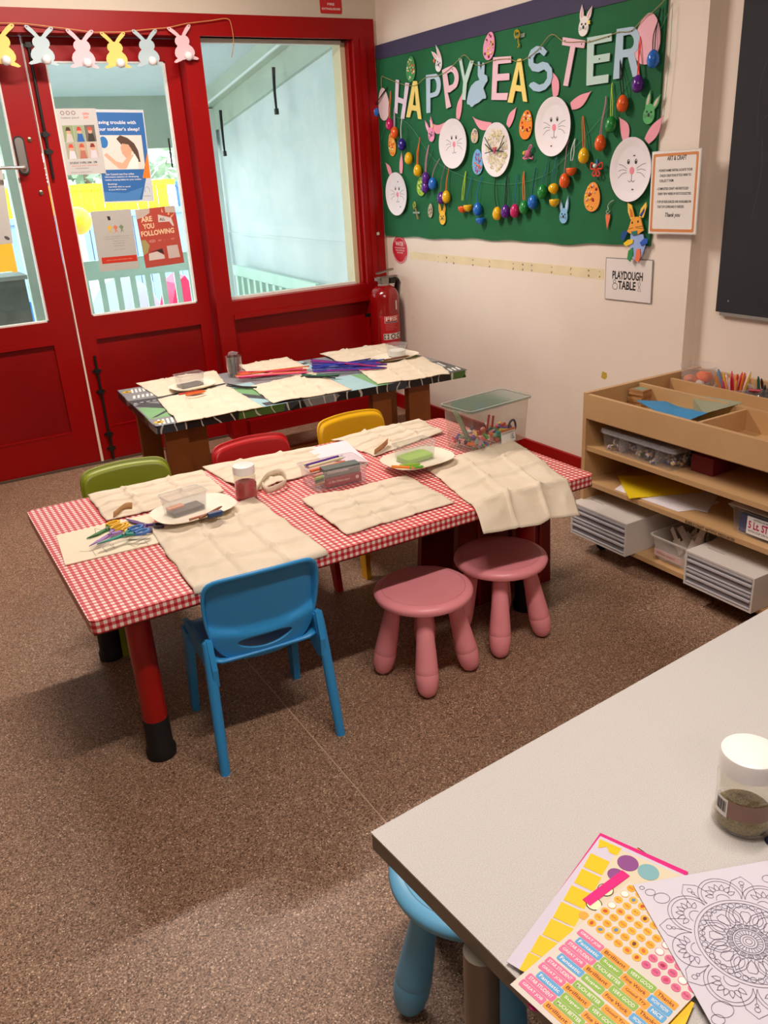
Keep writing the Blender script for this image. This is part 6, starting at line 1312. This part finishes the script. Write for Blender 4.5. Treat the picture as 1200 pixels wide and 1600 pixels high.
tubes('wings', [smoothpts([(0, 0, .012), (sg * .03, .018, .012), (sg * .032, -.006, .012), (0, -.004, .012)], 5) for sg in (-1, 1)] + [smoothpts([(0, -.004, .012), (sg * .022, -.028, .012), (sg * .005, -.034, .012), (0, -.01, .012)], 5) for sg in (-1, 1)], .0035, mat('#d84a3c', .9), t, 6)
boxes('peg', [((-.004, -.012, .002), (.004, .03, .012))], mat('#3c70b0', .6), t, bev=.001)
bm = bmesh.new(); bmesh.ops.create_icosphere(bm, subdivisions=2, radius=.009, matrix=Matrix.Translation((-.002, .006, .02))); finish(bm, 'pompom', mat('#e8f0f4', .9), t, smooth=True)
t = thing('carrot_pendant', 'tiny orange paper carrot with a silver stalk', 'craft', at((951, 343), .003))
sheet('carrot', [[(-.012, .022), (.012, .022), (.014, .01), (0, -.04), (-.012, .008)]], .001, .004, mat('#ec7a4c', .7), t)
tubes('stalk', [smoothpts([(0, .02, .004), (-.008, .034, .005), (.004, .04, .005), (.0, .055, .005), (.012, .07, .004), (.03, .078, .003)], 5), smoothpts([(0, .02, .005), (.014, .036, .005)], 3)], .002, mat('#b8c8b0', .4, .5), t, 6)
t = thing('peg_dragonfly', 'wooden peg with a chenille body taped low on the board', 'craft', at((652, 330), .003))
boxes('peg', [((-.003, -.045, .001), (.003, .02, .007))], mat('#b08858', .7), t, M=Matrix.Rotation(.35, 4, 'Z'))
tubes('chenille_body', [smoothpts([(-.012, .012, .008), (-.018, .035, .01), (-.004, .05, .01), (.004, .03, .01), (-.01, .022, .012)], 5)], .004, mat('#a8b048', .9), t, 6)
sheet('tape', [rrect(-.03, -.012, .04, -.002, .001)], .007, .0076, clear('#cfe0d0', .3, .2, 'tape', .5), t)
# paper rabbit figure: orange head, blue body, coloured feet (plain card cut-out)
c = (993, 365); t = thing('card_rabbit', 'card rabbit figure with orange face, blue body and coloured paws', 'bunny', at(c, .004))
def cc(P): return pl(c, [(800 + x / 3.87, 150 + y / 3.87) for x, y in P])
sheet('body', [cc([(725, 835), (800, 835), (815, 900), (790, 975), (745, 990), (722, 920)])], .001, .004, mat('#9ab4e8', .7), t)
sheet('head', [cc([(735, 738), (765, 728), (790, 738), (800, 780), (808, 810), (770, 838), (730, 832), (708, 818), (722, 785)])], .004, .008, mat('#f6a53c', .7), t)
for k, (P, Q) in enumerate((([(710, 645), (735, 660), (752, 735), (728, 745), (712, 700)], [(722, 675), (738, 690), (745, 730), (728, 732)]), ([(822, 640), (825, 665), (805, 735), (778, 732), (790, 680)], [(812, 675), (812, 695), (795, 730), (782, 720)]))):
    ea = sheet('ear', [cc(P)], .0035, .0065, mat('#f8c84c', .7), t); sheet('inner_ear', [cc(Q)], .0066, .0075, mat('#d8702c' if k == 0 else '#2c3c8c', .7), ea)
for nm, P, col in (('paw', [(685, 890), (715, 866), (745, 868), (740, 890), (700, 908)], '#f4cc28'), ('paw', [(785, 885), (812, 858), (832, 862), (828, 890), (795, 906)], '#2c5cc0'), ('foot', [(708, 985), (715, 935), (740, 915), (742, 960), (725, 1000)], '#2c9050'), ('foot', [(755, 985), (765, 925), (785, 922), (788, 965), (778, 1000), (760, 998)], '#f27850')):
    sheet(nm, [cc(P)], .004, .008, mat(col, .7), t)
sheet('scarf', [cc([(735, 818), (770, 812), (772, 835), (740, 840)])], .008, .010, mat('#2c7a70', .8), t)
sheet('ribbon', [cc([(668, 835), (690, 812), (712, 818), (705, 830), (690, 868), (668, 868)])], .004, .006, mat('#1c4c90', .8), t)
for q in ((740, 765), (775, 758)): a_ = loc((800 + q[0] / 3.87, 150 + q[1] / 3.87), c); sheet('eye', [ell(a_[0], a_[1], .0035, .005, 10)], .008, .009, mat('#181818', .5), t)
lines('whiskers', [[cc([(760, 790), (805, 785)])], [cc([(760, 795), (808, 800)])], [cc([(745, 795), (715, 805)])]], .0016, .0085, mat('#181818', .6), t)

# ---- notices
def notice(name, lab, corners, off, th, mt_, cat='notice'):
    a_, b_, d_ = [onx(p, -off) for p in corners]; w_ = (b_ - a_).length; h_ = (d_ - a_).length; M_ = frameM(d_, b_ - a_, a_ - d_)
    t = thing(name, lab, cat, M_); sheet('sheet', [[(0, 0), (w_, 0), (w_, h_), (0, h_)]], 0, th, mt_, t); return t, w_, h_
t, w_, h_ = notice('craft_notice', 'laminated ART & CRAFT notice with an orange border at the wall corner', ((1021, 237), (1099, 231), (1013, 365)), .03, .001, clear('#f4f2ee', .6, .08, 'laminate', .6))
sheet('printed_page', [[(.004, .004), (w_ - .004, .004), (w_ - .004, h_ - .004), (.004, h_ - .004)]], .0010, .0016, mat('#efe8e2', .45), t)
bm = bmesh.new(); prism(bm, [rrect(.008, .008, w_ - .012, h_ - .010, .006), rrect(.019, .019, w_ - .022, h_ - .020, .005)[::-1]], .0016, .0019); finish(bm, 'orange_border', mat('#d98a4c', .5), t)
k = w_ / .23; T_ = [('ART & CRAFT', .075, .26, .165, .276)]
for i, (s_, x0, x1) in enumerate((('- PLEASE NAME/ INITIAL & DATE YOUR', .034, .195), ('CHILDS CREATIONS IF YOU WISH TO', .044, .190), ('COLLECT THEM.', .044, .112))): T_.append((s_, x0, .222 - i * .018, x1, .231 - i * .018))
for i, (s_, x0, x1) in enumerate((('- COMPLETED CRAFT ARE RECYCLED', .032, .182), ('EVERY FEW WEEKS IF NOT COLLECTED.', .040, .197))): T_.append((s_, x0, .158 - i * .018, x1, .167 - i * .018))
for i, (s_, x0, x1) in enumerate((('- TOP UP RESOURCES ARE AVAILABLE IN', .032, .198), ('THE TOP CUPBOARD IF NEEDED.', .040, .168))): T_.append((s_, x0, .112 - i * .018, x1, .121 - i * .018))
T_.append(('Thank you', .075, .058, .148, .077, dict(shear=.3)))
texts('lettering', [(q[0], q[1] * k, q[2] * k, q[3] * k, q[4] * k) + tuple(q[5:]) for q in T_], .0021, mat('#1c1a1a', .6), t, .018)
boxes('tack_strip', [((.004, h_ * .3, -.03), (.012, h_ * .34, 0))], mat('#d9cfc4', .6), t)
t, w_, h_ = notice('playdough_sign', 'laminated PLAYDOUGH TABLE sign on the cream wall above the shelf', ((948, 402), (1022, 406), (945, 467)), .004, .001, mat('#8b8580', .3))
sheet('printed_page', [[(.003, .003), (w_ - .004, .003), (w_ - .004, h_ - .004), (.004, h_ - .004)]], .001, .0014, mat('#e9e0db', .4), t)
texts('lettering', [('PLAYDOUGH', w_ * .16, h_ * .50, w_ * .81, h_ * .70), ('TABLE', w_ * .29, h_ * .27, w_ * .67, h_ * .47)], .0018, mat('#151313', .6), t, .03)
u = w_; lines('duck_and_rabbit_outline', [[ell(u * .225, h_ * .33, u * .055, h_ * .075, 20), True], [ell(u * .21, h_ * .445, u * .028, h_ * .04, 14), True],
   [[(u * .72, h_ * .26), (u * .735, h_ * .36), (u * .715, h_ * .42), (u * .72, h_ * .48), (u * .735, h_ * .43), (u * .75, h_ * .49), (u * .765, h_ * .42), (u * .75, h_ * .36), (u * .775, h_ * .26)], True]], .0022, .0018, mat('#151313', .6), t)
# fire signs
a_, b_ = ony((498, -14), 0.0), ony((534, 22), 0.0)
t = thing('fire_sign', 'red FIRE EXTINGUISHER sign above the window frame', 'sign', frameM((a_.x, -.001, b_.z), (1, 0, 0), (0, 0, 1))); w_, h_ = b_.x - a_.x, a_.z - b_.z
sheet('plate', [rrect(0, 0, w_, h_, .008)], 0, .003, mat('#c8161d', .35), t)
texts('lettering', [('FIRE', w_ * .34, h_ * .37, w_ * .66, h_ * .48), ('EXTINGUISHER', w_ * .07, h_ * .16, w_ * .93, h_ * .26)], .0035, mat('#f4f0ee', .5), t, .01)
c = onx((625.5, 390), 0); t = thing('water_sign', 'round red WATER sign on the cream wall above the extinguisher', 'sign', wallM((0, c.y, c.z), .001))
sheet('disc', [ell(0, 0, .088, .085, 40)], 0, .002, mat('#ece0da', .4), t); sheet('red_face', [ell(0, 0, .084, .081, 40)], .002, .0025, mat('#c4182c', .4), t)
sheet('white_panel', [[(-.062, -.006), (.062, -.006), (.062, .010), (-.062, .010)]], .0025, .0028, mat('#c4182c', .4), t)
texts('lettering', [('WATER', -.045, .022, .045, .046), ('IF YOU ARE NOT FOAM', -.055, .006, .055, .014), ('THEN USE THIS ONE', -.05, -.008, .05, 0), ('WOOD PAPER', -.035, -.022, .035, -.014)], .003, mat('#f4e6e2', .5), t, .01)
lines('rim_lettering', [[ell(0, 0, .072, .070, 40)[3:17]], [ell(0, 0, .076, .074, 40)[22:38]]], .004, .003, mat('#e8b8b4', .5), t)
# old glue strip and tiny marks on the wall
t = thing('glue_strip', 'old cream strip of tape residue with torn paper flecks on the wall', 'tape', wallM((0, -.14, .9)))
a_, b_ = wp((640, 393)), wp((944, 421)); c_, d_ = wp((944, 437)), wp((640, 404))
sheet('strip', [[(q[0] - .14, q[1] - .9) for q in (d_, c_, b_, a_)]], 0, .0006, mat('#ead9b0', .6, var=.08), t)
rnd = random.Random(4); bm = bmesh.new()
for px in (685, 698, 709, 739, 765, 802, 817, 831, 862, 892, 920, 937):
    for k in (0, 1):
        y = 393 + (px - 640) * .092 + 4 + k * 8; s_, z_ = wp((px, y)); prism(bm, [ell(s_ - .14, z_ - .9, rnd.uniform(.002, .008), rnd.uniform(.002, .006), 7, rot=rnd.uniform(0, 3))], .0006, .0012)
finish(bm, 'torn_flecks', mat('#8a7a68', .8), t)
c = onx((944, 586), 0); tag(sheet('sticker_scrap', [[(-.018, -.014), (.004, -.02), (.018, -.008), (.016, .012), (-.012, .016)]], 0, .001, mat('#c9a83c', .6), None, M=wallM((0, c.y, c.z), 0)), 'torn yellow sticker scrap on the wall above the shelf', 'sticker')
# blackboard on the recessed wall
a_ = onx((1166, 0), .045); b_ = onx((1118, 486), .045)
y0 = (a_.y + b_.y) / 2
t = thing('blackboard', 'black chalkboard with faint chalk marks on the recessed wall', 'board', frameM((.058, y0, b_.z), (0, -1, 0), (0, 0, 1)))
mt = mat('#2b2b31', .75, var=.25, scale=3, var2='#232328')
sheet('writing_surface', [[(0, 0), (1.6, 0), (1.6, 1.2), (0, 1.2)]], 0, .018, mt, t)
lines('chalk_marks', [[smoothpts([(.11, .62, 0), (.10, .80, 0), (.16, .95, 0), (.24, .98, 0)], 6)], [[(.13, .68), (.20, .74)]], [smoothpts([(.12, .35, 0), (.14, .5, 0), (.13, .62, 0)], 5)]], .004, .0184, mat('#3f3f46', .9), t)
turned('screw', [(0, 0), (.004, 0), (.003, .002), (0, .0025)], mat('#c0c0c0', .3, .8), t, 10, M=Matrix.Translation((.055, .045, .018)))
boxes('chalk_ledge', [((0.02, -.012, 0), (1.6, 0, .02))], mat('#8f8a84', .5), t)
# tiny white square on the frame
a_ = ony((590, 365), -.018); tag(boxes('door_bell_contact', [((a_.x - .008, -.026, a_.z - .008), (a_.x + .008, -.018, a_.z + .008))], mat('#d8cfc0', .5), bev=.001), 'tiny cream square sensor on the red window jamb', 'sensor')

# ================================================================ FIRE EXTINGUISHER
c = onx((607, 490), -.10); EX, EY = -.122, -.135
t = thing('fire_extinguisher', 'red wall hung extinguisher in the corner beside the window frame', 'fire extinguisher', Matrix.Translation((EX, EY, 0.385)) @ Matrix.Diagonal((1.17, 1.17, 1.0, 1.0)))
M_fe = mat('#8c0508', .2, coat=.5)
turned('cylinder', [(0, 0), (.060, 0), (.074, .012), (.077, .03), (.077, .335), (.073, .365), (.060, .392), (.036, .408), (.026, .412), (0, .412)], M_fe, t, 48)
turned('collar', [(0, .408), (.030, .408), (.032, .414), (.028, .418), (.022, .422), (0, .422)], mat('#c8c0b4', .3, .7), t, 28)
M_mt = mat('#8c8680', .3, .85)
boxes('valve_body', [((-.022, -.02, .42), (.022, .02, .455)), ((-.045, -.012, .440), (-.02, .012, .458))], M_mt, t, bev=.004)
boxes('lower_lever', [((-.03, -.013, .452), (.078, .013, .462))], M_mt, t, bev=.003, M=Matrix.Rotation(-.0, 4, 'Y'))
boxes('upper_lever', [((-.035, -.013, .478), (.06, .013, .487))], M_mt, t, bev=.003, M=Matrix.Translation((0, 0, .0)) @ Matrix.Translation((-.035, 0, .478)) @ Matrix.Rotation(-.18, 4, 'Y') @ Matrix.Translation((.035, 0, -.478)))
boxes('pressure_gauge', [((.030, -.02, .418), (.058, .02, .448))], M_black, t, bev=.006)
tubes('hose_nozzle', [smoothpts([(.06, .0, .44), (.085, .0, .43), (.088, .02, .36), (.088, .03, .10), (.085, .03, .02)], 6)], .011, mat('#1c1414', .5), t, 12)
boxes('wall_bracket', [((-.02, .075, .2), (.02, .122, .26)), ((-.077, .07, .22), (.077, .082, .24))], M_black, t)
# curved labels facing the room
def curved(name, P0, P1, z0, z1, mt_, parent, r=.0775, n=10):
    bm = bmesh.new(); A_ = []
    for i in range(n + 1):
        a = math.radians(P0 + (P1 - P0) * i / n); A_.append((bm.verts.new((r * math.cos(a), r * math.sin(a), z0)), bm.verts.new((r * math.cos(a), r * math.sin(a), z1))))
    for a, b_ in zip(A_, A_[1:]): bm.faces.new((a[0], b_[0], b_[1], a[1]))
    return finish(bm, name, mt_, parent, smooth=True)
def curvtext(name, L_, mt_, parent, r=.0782, bold=.01):
    bm = bmesh.new()
    for s_, a0, z0, a1, z1 in L_: addtext(bm, s_, a0, z0, a1, z1, 0, bold)
    for v in bm.verts: a = math.radians(v.co.x); v.co = Vector((r * math.cos(a), r * math.sin(a), v.co.y))
    return finish(bm, name, mt_, parent)
g = curved('red_label', -140, -48, .06, .24, mat('#b80f1e', .4), t)
curved('logo_frame', -124, -66, .195, .235, mat('#e8b8b0', .4), t, .0779); curved('logo_ground', -122, -68, .205, .232, mat('#b80f1e', .4), t, .0781); curved('logo_strip', -122, -68, .197, .2035, mat('#404048', .4), t, .0781)
curvtext('lettering', [('FES', -119, .208, -71, .230)], mat('#f2d8d0', .4), t, .0786, .03)
curvtext('small_print', [('FIRE EQUIPMENT SERVICES', -120, .183, -75, .187), ('WATER EXTINGUISHER', -120, .173, -85, .177), ('PULL PIN AIM AND SQUEEZE', -120, .163, -72, .167), ('INSTRUCTIONS', -120, .153, -90, .157)], mat('#d8908c', .5), t, .0783)
curved('pictogram_band', -130, -52, .095, .132, mat('#e2d4cc', .4), t, .0779)
for a0, col in ((-119, '#102c24'), (-92, '#1c1c1c'), (-66, '#1c1c1c')):
    bm = bmesh.new(); prism(bm, [rrect(a0 - 9, .098, a0 + 9, .129, .003, 3) if col == '#102c24' else ell(a0, .1135, 10, .0155, 20), ell(a0, .1135, 6.5, .010, 16)[::-1]], .0, .0002)
    for v in bm.verts: a = math.radians(v.co.x); rr = .0782 + v.co.z; v.co = Vector((rr * math.cos(a), rr * math.sin(a), v.co.y))
    finish(bm, 'pictogram', mat(col, .5), t)
curved('inspection_tag', -74, -66, .27, .325, mat('#d8d0cc', .4), t, .0779)

# ================================================================ BUNNY GARLAND over the doors (hangs just in front of the frame, y = -0.03)
YG = -0.035
def gp(px): q = ony(px, YG); return (q.x, q.z)
half = [(0, .06), (.12, .06), (.20, .035), (.36, .0), (.43, .03), (.36, .085), (.28, .12), (.33, .19), (.335, .27), (.29, .37), (.19, .46), (.235, .52), (.245, .585), (.215, .66), (.15, .715), (.24, .80), (.36, .90), (.40, .965), (.37, 1.0), (.30, .995), (.18, .90), (.07, .78), (.035, .735), (0, .725)]
OUT = half + [(-a_, b_) for a_, b_ in half[-2:0:-1]]
gar = [('yellow', '#ecc970', (6, 104), (3, 36), 'yellow card bunny of the garland, cut by the left picture edge'), ('blue', '#b4c6cb', (69, 102), (65, 41), 'grey blue card bunny of the garland over the black door bolt'), ('pink', '#e4bac1', (133, 107), (126, 46), 'pink card bunny of the garland above the open day poster'),
       ('yellow', '#eac76c', (185, 107), (174, 50), 'yellow card bunny in the middle of the garland'), ('blue', '#abbec4', (235, 104), (222, 46), 'grey blue card bunny above the edge of the door glass'), ('pink', '#e4bcc2', (292, 96), (281, 40), 'pink card bunny at the right end of the garland')]
for k, (cn, col, bt, tp_, lab) in enumerate(gar):
    a_, b_ = gp(bt), gp(tp_); h_ = math.hypot(a_[0] - b_[0], a_[1] - b_[1]); rot = math.atan2(-(b_[0] - a_[0]), b_[1] - a_[1]) * 0.35 + (0.10 if k == 5 else 0)
    t = thing('garland_bunny', lab, 'bunny', frameM((a_[0], YG, a_[1]), (1, 0, 0), (0, 0, 1)) @ Matrix.Rotation(rot, 4, 'Z'), 'card bunnies of the door garland'); 
    P = [(x * h_ * .98, y * h_) for x, y in OUT]; sheet('card', [P], 0, .0025, mat(col, .75), t)
    bm = bmesh.new(); bmesh.ops.create_icosphere(bm, subdivisions=3, radius=.021, matrix=Matrix.Translation((.012, .22 * h_ * .62, .012)))
    for v in bm.verts: v.co += v.normal * .0015 * noise.noise(v.co * 220)
    finish(bm, 'pompom_tail', mat('#efe8e8', .95, bump=.6, bscale=300), t, smooth=True)
    for sg in (-1, 1): sheet('hole', [ell(sg * .33 * h_, .955 * h_, .0035, .0035, 10)], .0025, .003, mat('#8a5a4a', .7), t)
P = [(-12, 36), (18, 36), (40, 37), (82, 42), (106, 45), (145, 50), (160, 50), (190, 50), (208, 48), (240, 45), (262, 43), (285, 38), (296, 36), (330, 32), (354, 29), (361, 38), (365, 66), (362, 90)]
bm = bmesh.new(); q0 = gp(P[0]); tube(bm, smoothpts([(gp(p)[0] - q0[0], gp(p)[1] - q0[1], .001) for p in P], 5), .0022, 6)
o = finish(bm, 'garland_twine', mat('#c8935c', .8), None, smooth=True, M=None); o.matrix_world = frameM((q0[0], YG + .001, q0[1]), (1, 0, 0), (0, 0, 1)); tag(o, 'tan twine carrying the card bunnies across the door frame', 'string')
# ================================================================ POSTERS on the door glass
YP = 0.088
def poster(lab, c, cat='poster', col='#e9e4de', th=.0008, dz=0.0, name='poster'):
    A_, B_, D_ = [ony(p, YP - dz) for p in c]; M_ = frameM(D_, B_ - A_, A_ - D_); t = thing(name, lab, cat, M_); w_, h_ = (B_ - A_).length, (A_ - D_).length
    sheet('page', [[(0, 0), (w_, 0), (w_, h_), (0, h_)]], 0, th, mat(col, .5), t); return t, w_, h_
def S_(name, loops, w_, h_, z_, col, t, th=.0002): return sheet(name, [[(x * w_, y * h_) for x, y in lp] for lp in loops], z_, z_ + th, mat(col, .5), t)
# blue sleep poster
t, w_, h_ = poster('blue poster asking about toddler sleep on the door glass', ((150, 171), (231, 172), (163, 317)), col='#cfd6dd')
S_('blue_ground', [[(.02, .015), (.76, .02), (.98, .42), (.98, .97), (.02, .97)]], w_, h_, .0009, '#2f6cb0', t)
S_('orange_wedge', [[(.82, .26), (.98, .26), (.98, .55)]], w_, h_, .0012, '#e8832c', t); S_('blue_wave', [[(.02, .015), (.70, .015), (.80, .16), (.45, .10), (.02, .12)]], w_, h_, .0012, '#4a86c4', t)
S_('photo_ground', [[(.04, .36), (.90, .36), (.90, .73), (.04, .73)]], w_, h_, .0012, '#e4dcd4', t)
S_('hair', [[(.40, .69), (.48, .73), (.62, .70), (.74, .64), (.80, .56), (.82, .44), (.76, .44), (.70, .55), (.60, .60), (.52, .60), (.44, .66)]], w_, h_, .0015, '#5a4034', t)
S_('face', [[(.46, .60), (.50, .64), (.62, .63), (.68, .57), (.64, .50), (.55, .48), (.48, .53)]], w_, h_, .0017, '#dba889', t)
S_('arm', [[(.12, .52), (.18, .54), (.34, .45), (.46, .43), (.60, .51), (.70, .52), (.66, .44), (.52, .37), (.38, .37), (.20, .47)]], w_, h_, .0019, '#e0b193', t)
S_('shirt', [[(.52, .36), (.60, .44), (.72, .53), (.78, .46), (.76, .36)]], w_, h_, .0021, '#f2eee8', t)
S_('round_badge', [[(.145 + .085 * math.cos(a / 10 * PI), .655 + .062 * math.sin(a / 10 * PI)) for a in range(20)]], w_, h_, .0021, '#2f78bc', t)
texts('lettering', [('Having trouble with', .03 * w_, .835 * h_, .82 * w_, .885 * h_), ("your toddler's sleep?", .03 * w_, .765 * h_, .88 * w_, .815 * h_), ('Our Council runs free online', .10 * w_, .30 * h_, .66 * w_, .322 * h_), ('information sessions on developing', .08 * w_, .268 * h_, .74 * w_, .29 * h_), ('healthy sleeping habits for your toddler.', .08 * w_, .236 * h_, .80 * w_, .258 * h_), ('Bookings', .12 * w_, .19 * h_, .30 * w_, .212 * h_), ('Call 8426 4353 or speak', .12 * w_, .16 * h_, .56 * w_, .18 * h_), ('to your MCH nurse.', .12 * w_, .13 * h_, .47 * w_, .15 * h_)], .0024, mat('#f2f4f6', .5), t, .012)
lines('emblem_outline', [[[(.84 * w_, .10 * h_), (.84 * w_, .15 * h_), (.89 * w_, .165 * h_), (.93 * w_, .14 * h_), (.93 * w_, .10 * h_)]], [[(.80 * w_, .06 * h_), (.94 * w_, .06 * h_)]]], .002, .0012, mat('#8a8f98', .5), t)
# open day flyer
t, w_, h_ = poster('grey open day flyer with six photos on the door glass', ((81, 170), (147, 169), (102, 274)), col='#c8c5c2', dz=.003)
lines('logo_rings', [[ell((.19 + .13 * i) * w_, .935 * h_, .042 * w_, .026 * h_, 14), True] for i in range(3)], .003, .0012, mat('#7a5a4c', .5), t)
texts('heading', [('helen paul', .15 * w_, .845 * h_, .56 * w_, .875 * h_)], .0012, mat('#46424a', .5), t, .0); texts('open_day_lettering', [('OPEN', .66 * w_, .90 * h_, .82 * w_, .935 * h_), ('DAY', .68 * w_, .845 * h_, .80 * w_, .885 * h_)], .0012, mat('#e8644c', .5), t, .02)
rnd = random.Random(9)
for r_ in range(2):
    for c_ in range(3):
        x0, y0 = .13 + c_ * .26, .50 - r_ * .255; g = S_('photo', [[(x0, y0), (x0 + .25, y0), (x0 + .25, y0 + .25), (x0, y0 + .25)]], w_, h_, .0010, ['#8fa070', '#98a886', '#6f6a60', '#a8a890', '#b8a890', '#c8b8a8'][r_ * 3 + c_], t)
        S_('clothes', [[(x0 + .04, y0), (x0 + .22, y0), (x0 + .19, y0 + .12), (x0 + .08, y0 + .13)]], w_, h_, .0013, ['#c8c0b8', '#2c64b0', '#3a3430', '#e0d8e0', '#b87060', '#d8d0d8'][r_ * 3 + c_], g)
        S_('face', [[(x0 + .125 + .05 * math.cos(a * PI / 6), y0 + .155 + .035 * math.sin(a * PI / 6)) for a in range(12)]], w_, h_, .0016, '#dca488', g)
        S_('hat', [[(x0 + .06, y0 + .17), (x0 + .19, y0 + .17), (x0 + .16, y0 + .225), (x0 + .09, y0 + .225)]], w_, h_, .0019, ['#4a2c24', '#c83c2c', '#c85040', '#d84c3c', '#c8503c', '#8c2c24'][r_ * 3 + c_], g)
texts('date_lines', [('SATURDAY 19 APRIL 10AM - 12PM', .16 * w_, .165 * h_, .82 * w_, .20 * h_)], .0012, mat('#26242a', .5), t, .015)
texts('coloured_line', [('BRING YOUR FAMILY AND FRIENDS', .20 * w_, .125 * h_, .82 * w_, .148 * h_)], .0012, mat('#d87c64', .5), t, .0); texts('web_lines', [('helenpaulkindergarten', .28 * w_, .085 * h_, .60 * w_, .105 * h_), ('all families are welcome to join us', .15 * w_, .025 * h_, .66 * w_, .045 * h_)], .0012, mat('#55525a', .5), t)
# grey notice with a red band
t, w_, h_ = poster('grey notice with small figures and a red band on the door glass', ((130, 332), (193, 328), (157, 425)), col='#bab7b1')
S_('red_band', [[(.08, .13), (.98, .13), (.98, .235), (.08, .235)]], w_, h_, .0010, '#c8301c', t); S_('logo_mark', [[(.40, .84), (.46, .84), (.46, .90), (.38, .91)]], w_, h_, .0010, '#2a2a2e', t)
for i, col in enumerate(('#e8b83c', '#d87c5c', '#7c8c6c')):
    x = .36 + i * .15; S_('figure', [[(x, .62), (x + .03, .68), (x - .02, .72), (x + .04, .76), (x + .10, .72), (x + .06, .68), (x + .09, .62), (x + .05, .66)]], w_, h_, .0010, col, t)
texts('lettering', [('a happy healthy family starts with', .22 * w_, .56 * h_, .86 * w_, .578 * h_), ('us being close to you in every way', .22 * w_, .525 * h_, .86 * w_, .54 * h_), ('together we can', .44 * w_, .48 * h_, .74 * w_, .50 * h_), ('help children learn', .42 * w_, .44 * h_, .76 * w_, .46 * h_), ('play and grow', .45 * w_, .40 * h_, .72 * w_, .42 * h_), ('every single day', .42 * w_, .34 * h_, .74 * w_, .355 * h_)], .0012, mat('#8a8682', .5), t)
texts('band_lettering', [('call for more information today', .2 * w_, .17 * h_, .86 * w_, .19 * h_)], .0013, mat('#e8c8a0', .5), t)
# red following poster
t, w_, h_ = poster('red poster asking ARE YOU FOLLOWING on the door glass', ((210, 328), (272, 321), (228, 419)), col='#b84a3c')
S_('grey_corner', [[(0, .84), (.16, .86), (.34, .92), (.36, 1.0), (0, 1.0)]], w_, h_, .0009, '#c4b4a8', t); S_('grey_corner', [[(.74, .90), (1, .88), (1, 1), (.74, 1)]], w_, h_, .0009, '#c4b4a8', t)
S_('green_blob', [[(0, .22), (.12, .26), (.20, .38), (.12, .48), (0, .48)]], w_, h_, .0009, '#a89c64', t); S_('megaphone', [[(.52, .75), (.54, .88), (.86, .80), (.90, .66), (.86, .66), (.80, .74)]], w_, h_, .0010, '#d8cbc4', t)
S_('photo_panel', [[(.12, .12), (.52, .12), (.52, .18), (.36, .26), (.14, .24)]], w_, h_, .0010, '#d8cbc4', t); S_('dark_shape', [[(.14, .26), (.50, .30), (.52, .20), (.34, .27)]], w_, h_, .0012, '#3a2420', t); S_('blank_square', [[(.62, .11), (.92, .11), (.90, .33), (.62, .33)]], w_, h_, .0010, '#cdbab4', t)
S_('rays', [[(.64, .92), (.66, .98), (.68, .90)], ], w_, h_, .0010, '#e8b888', t); S_('rays', [[(.78, .86), (.88, .98), (.82, .85)]], w_, h_, .0010, '#e8b888', t); S_('rays', [[(.84, .82), (.98, .88), (.86, .80)]], w_, h_, .0010, '#e8b888', t)
texts('lettering', [('ARE', .10 * w_, .78 * h_, .38 * w_, .87 * h_), ('YOU', .12 * w_, .66 * h_, .40 * w_, .75 * h_), ('FOLLOWING', .04 * w_, .54 * h_, .88 * w_, .63 * h_)], .0013, mat('#f0d0a8', .5), t, .03); texts('all_lettering', [('ALL', .56 * w_, .77 * h_, .70 * w_, .82 * h_)], .0014, mat('#2a2422', .5), t, .02)
texts('dots_lettering', [('@ o . . o', .2 * w_, .42 * h_, .85 * w_, .47 * h_)], .0013, mat('#e0a8a0', .5), t)
# notice on the left leaf
t, w_, h_ = poster('grey paper notice on the left door leaf, cut by the picture edge', ((-40, 262), (0, 264), (-24, 385)), col='#c9c6c0')
q = ony((11, 372), YP - .001)
bpy.data.objects.remove(t.children[0]); A_ = [ony(p, YP) for p in ((-52, 262), (3, 262), (20, 380), (-30, 385))]
t.matrix_world = Matrix.Identity(4); sheet('page', [[(v.x, v.z) for v in A_[::-1]]], 0, .0008, mat('#c9c6c0', .5), t, M=frameM((0, YP, 0), (1, 0, 0), (0, 0, 1)))
sheet('mark', [ell(q.x, q.z, .014, .008, 12, rot=-.6)], .0009, .0012, mat('#55565a', .5), t, M=frameM((0, YP, 0), (1, 0, 0), (0, 0, 1)))
a_, b_ = ony((263, 216), YP), ony((262, 262), YP); tag(boxes('glass_bracket', [((a_.x - .004, YP - .004, b_.z), (a_.x + .004, YP + .003, a_.z))], M_black), 'short black strip stuck on the door glass', 'strip')
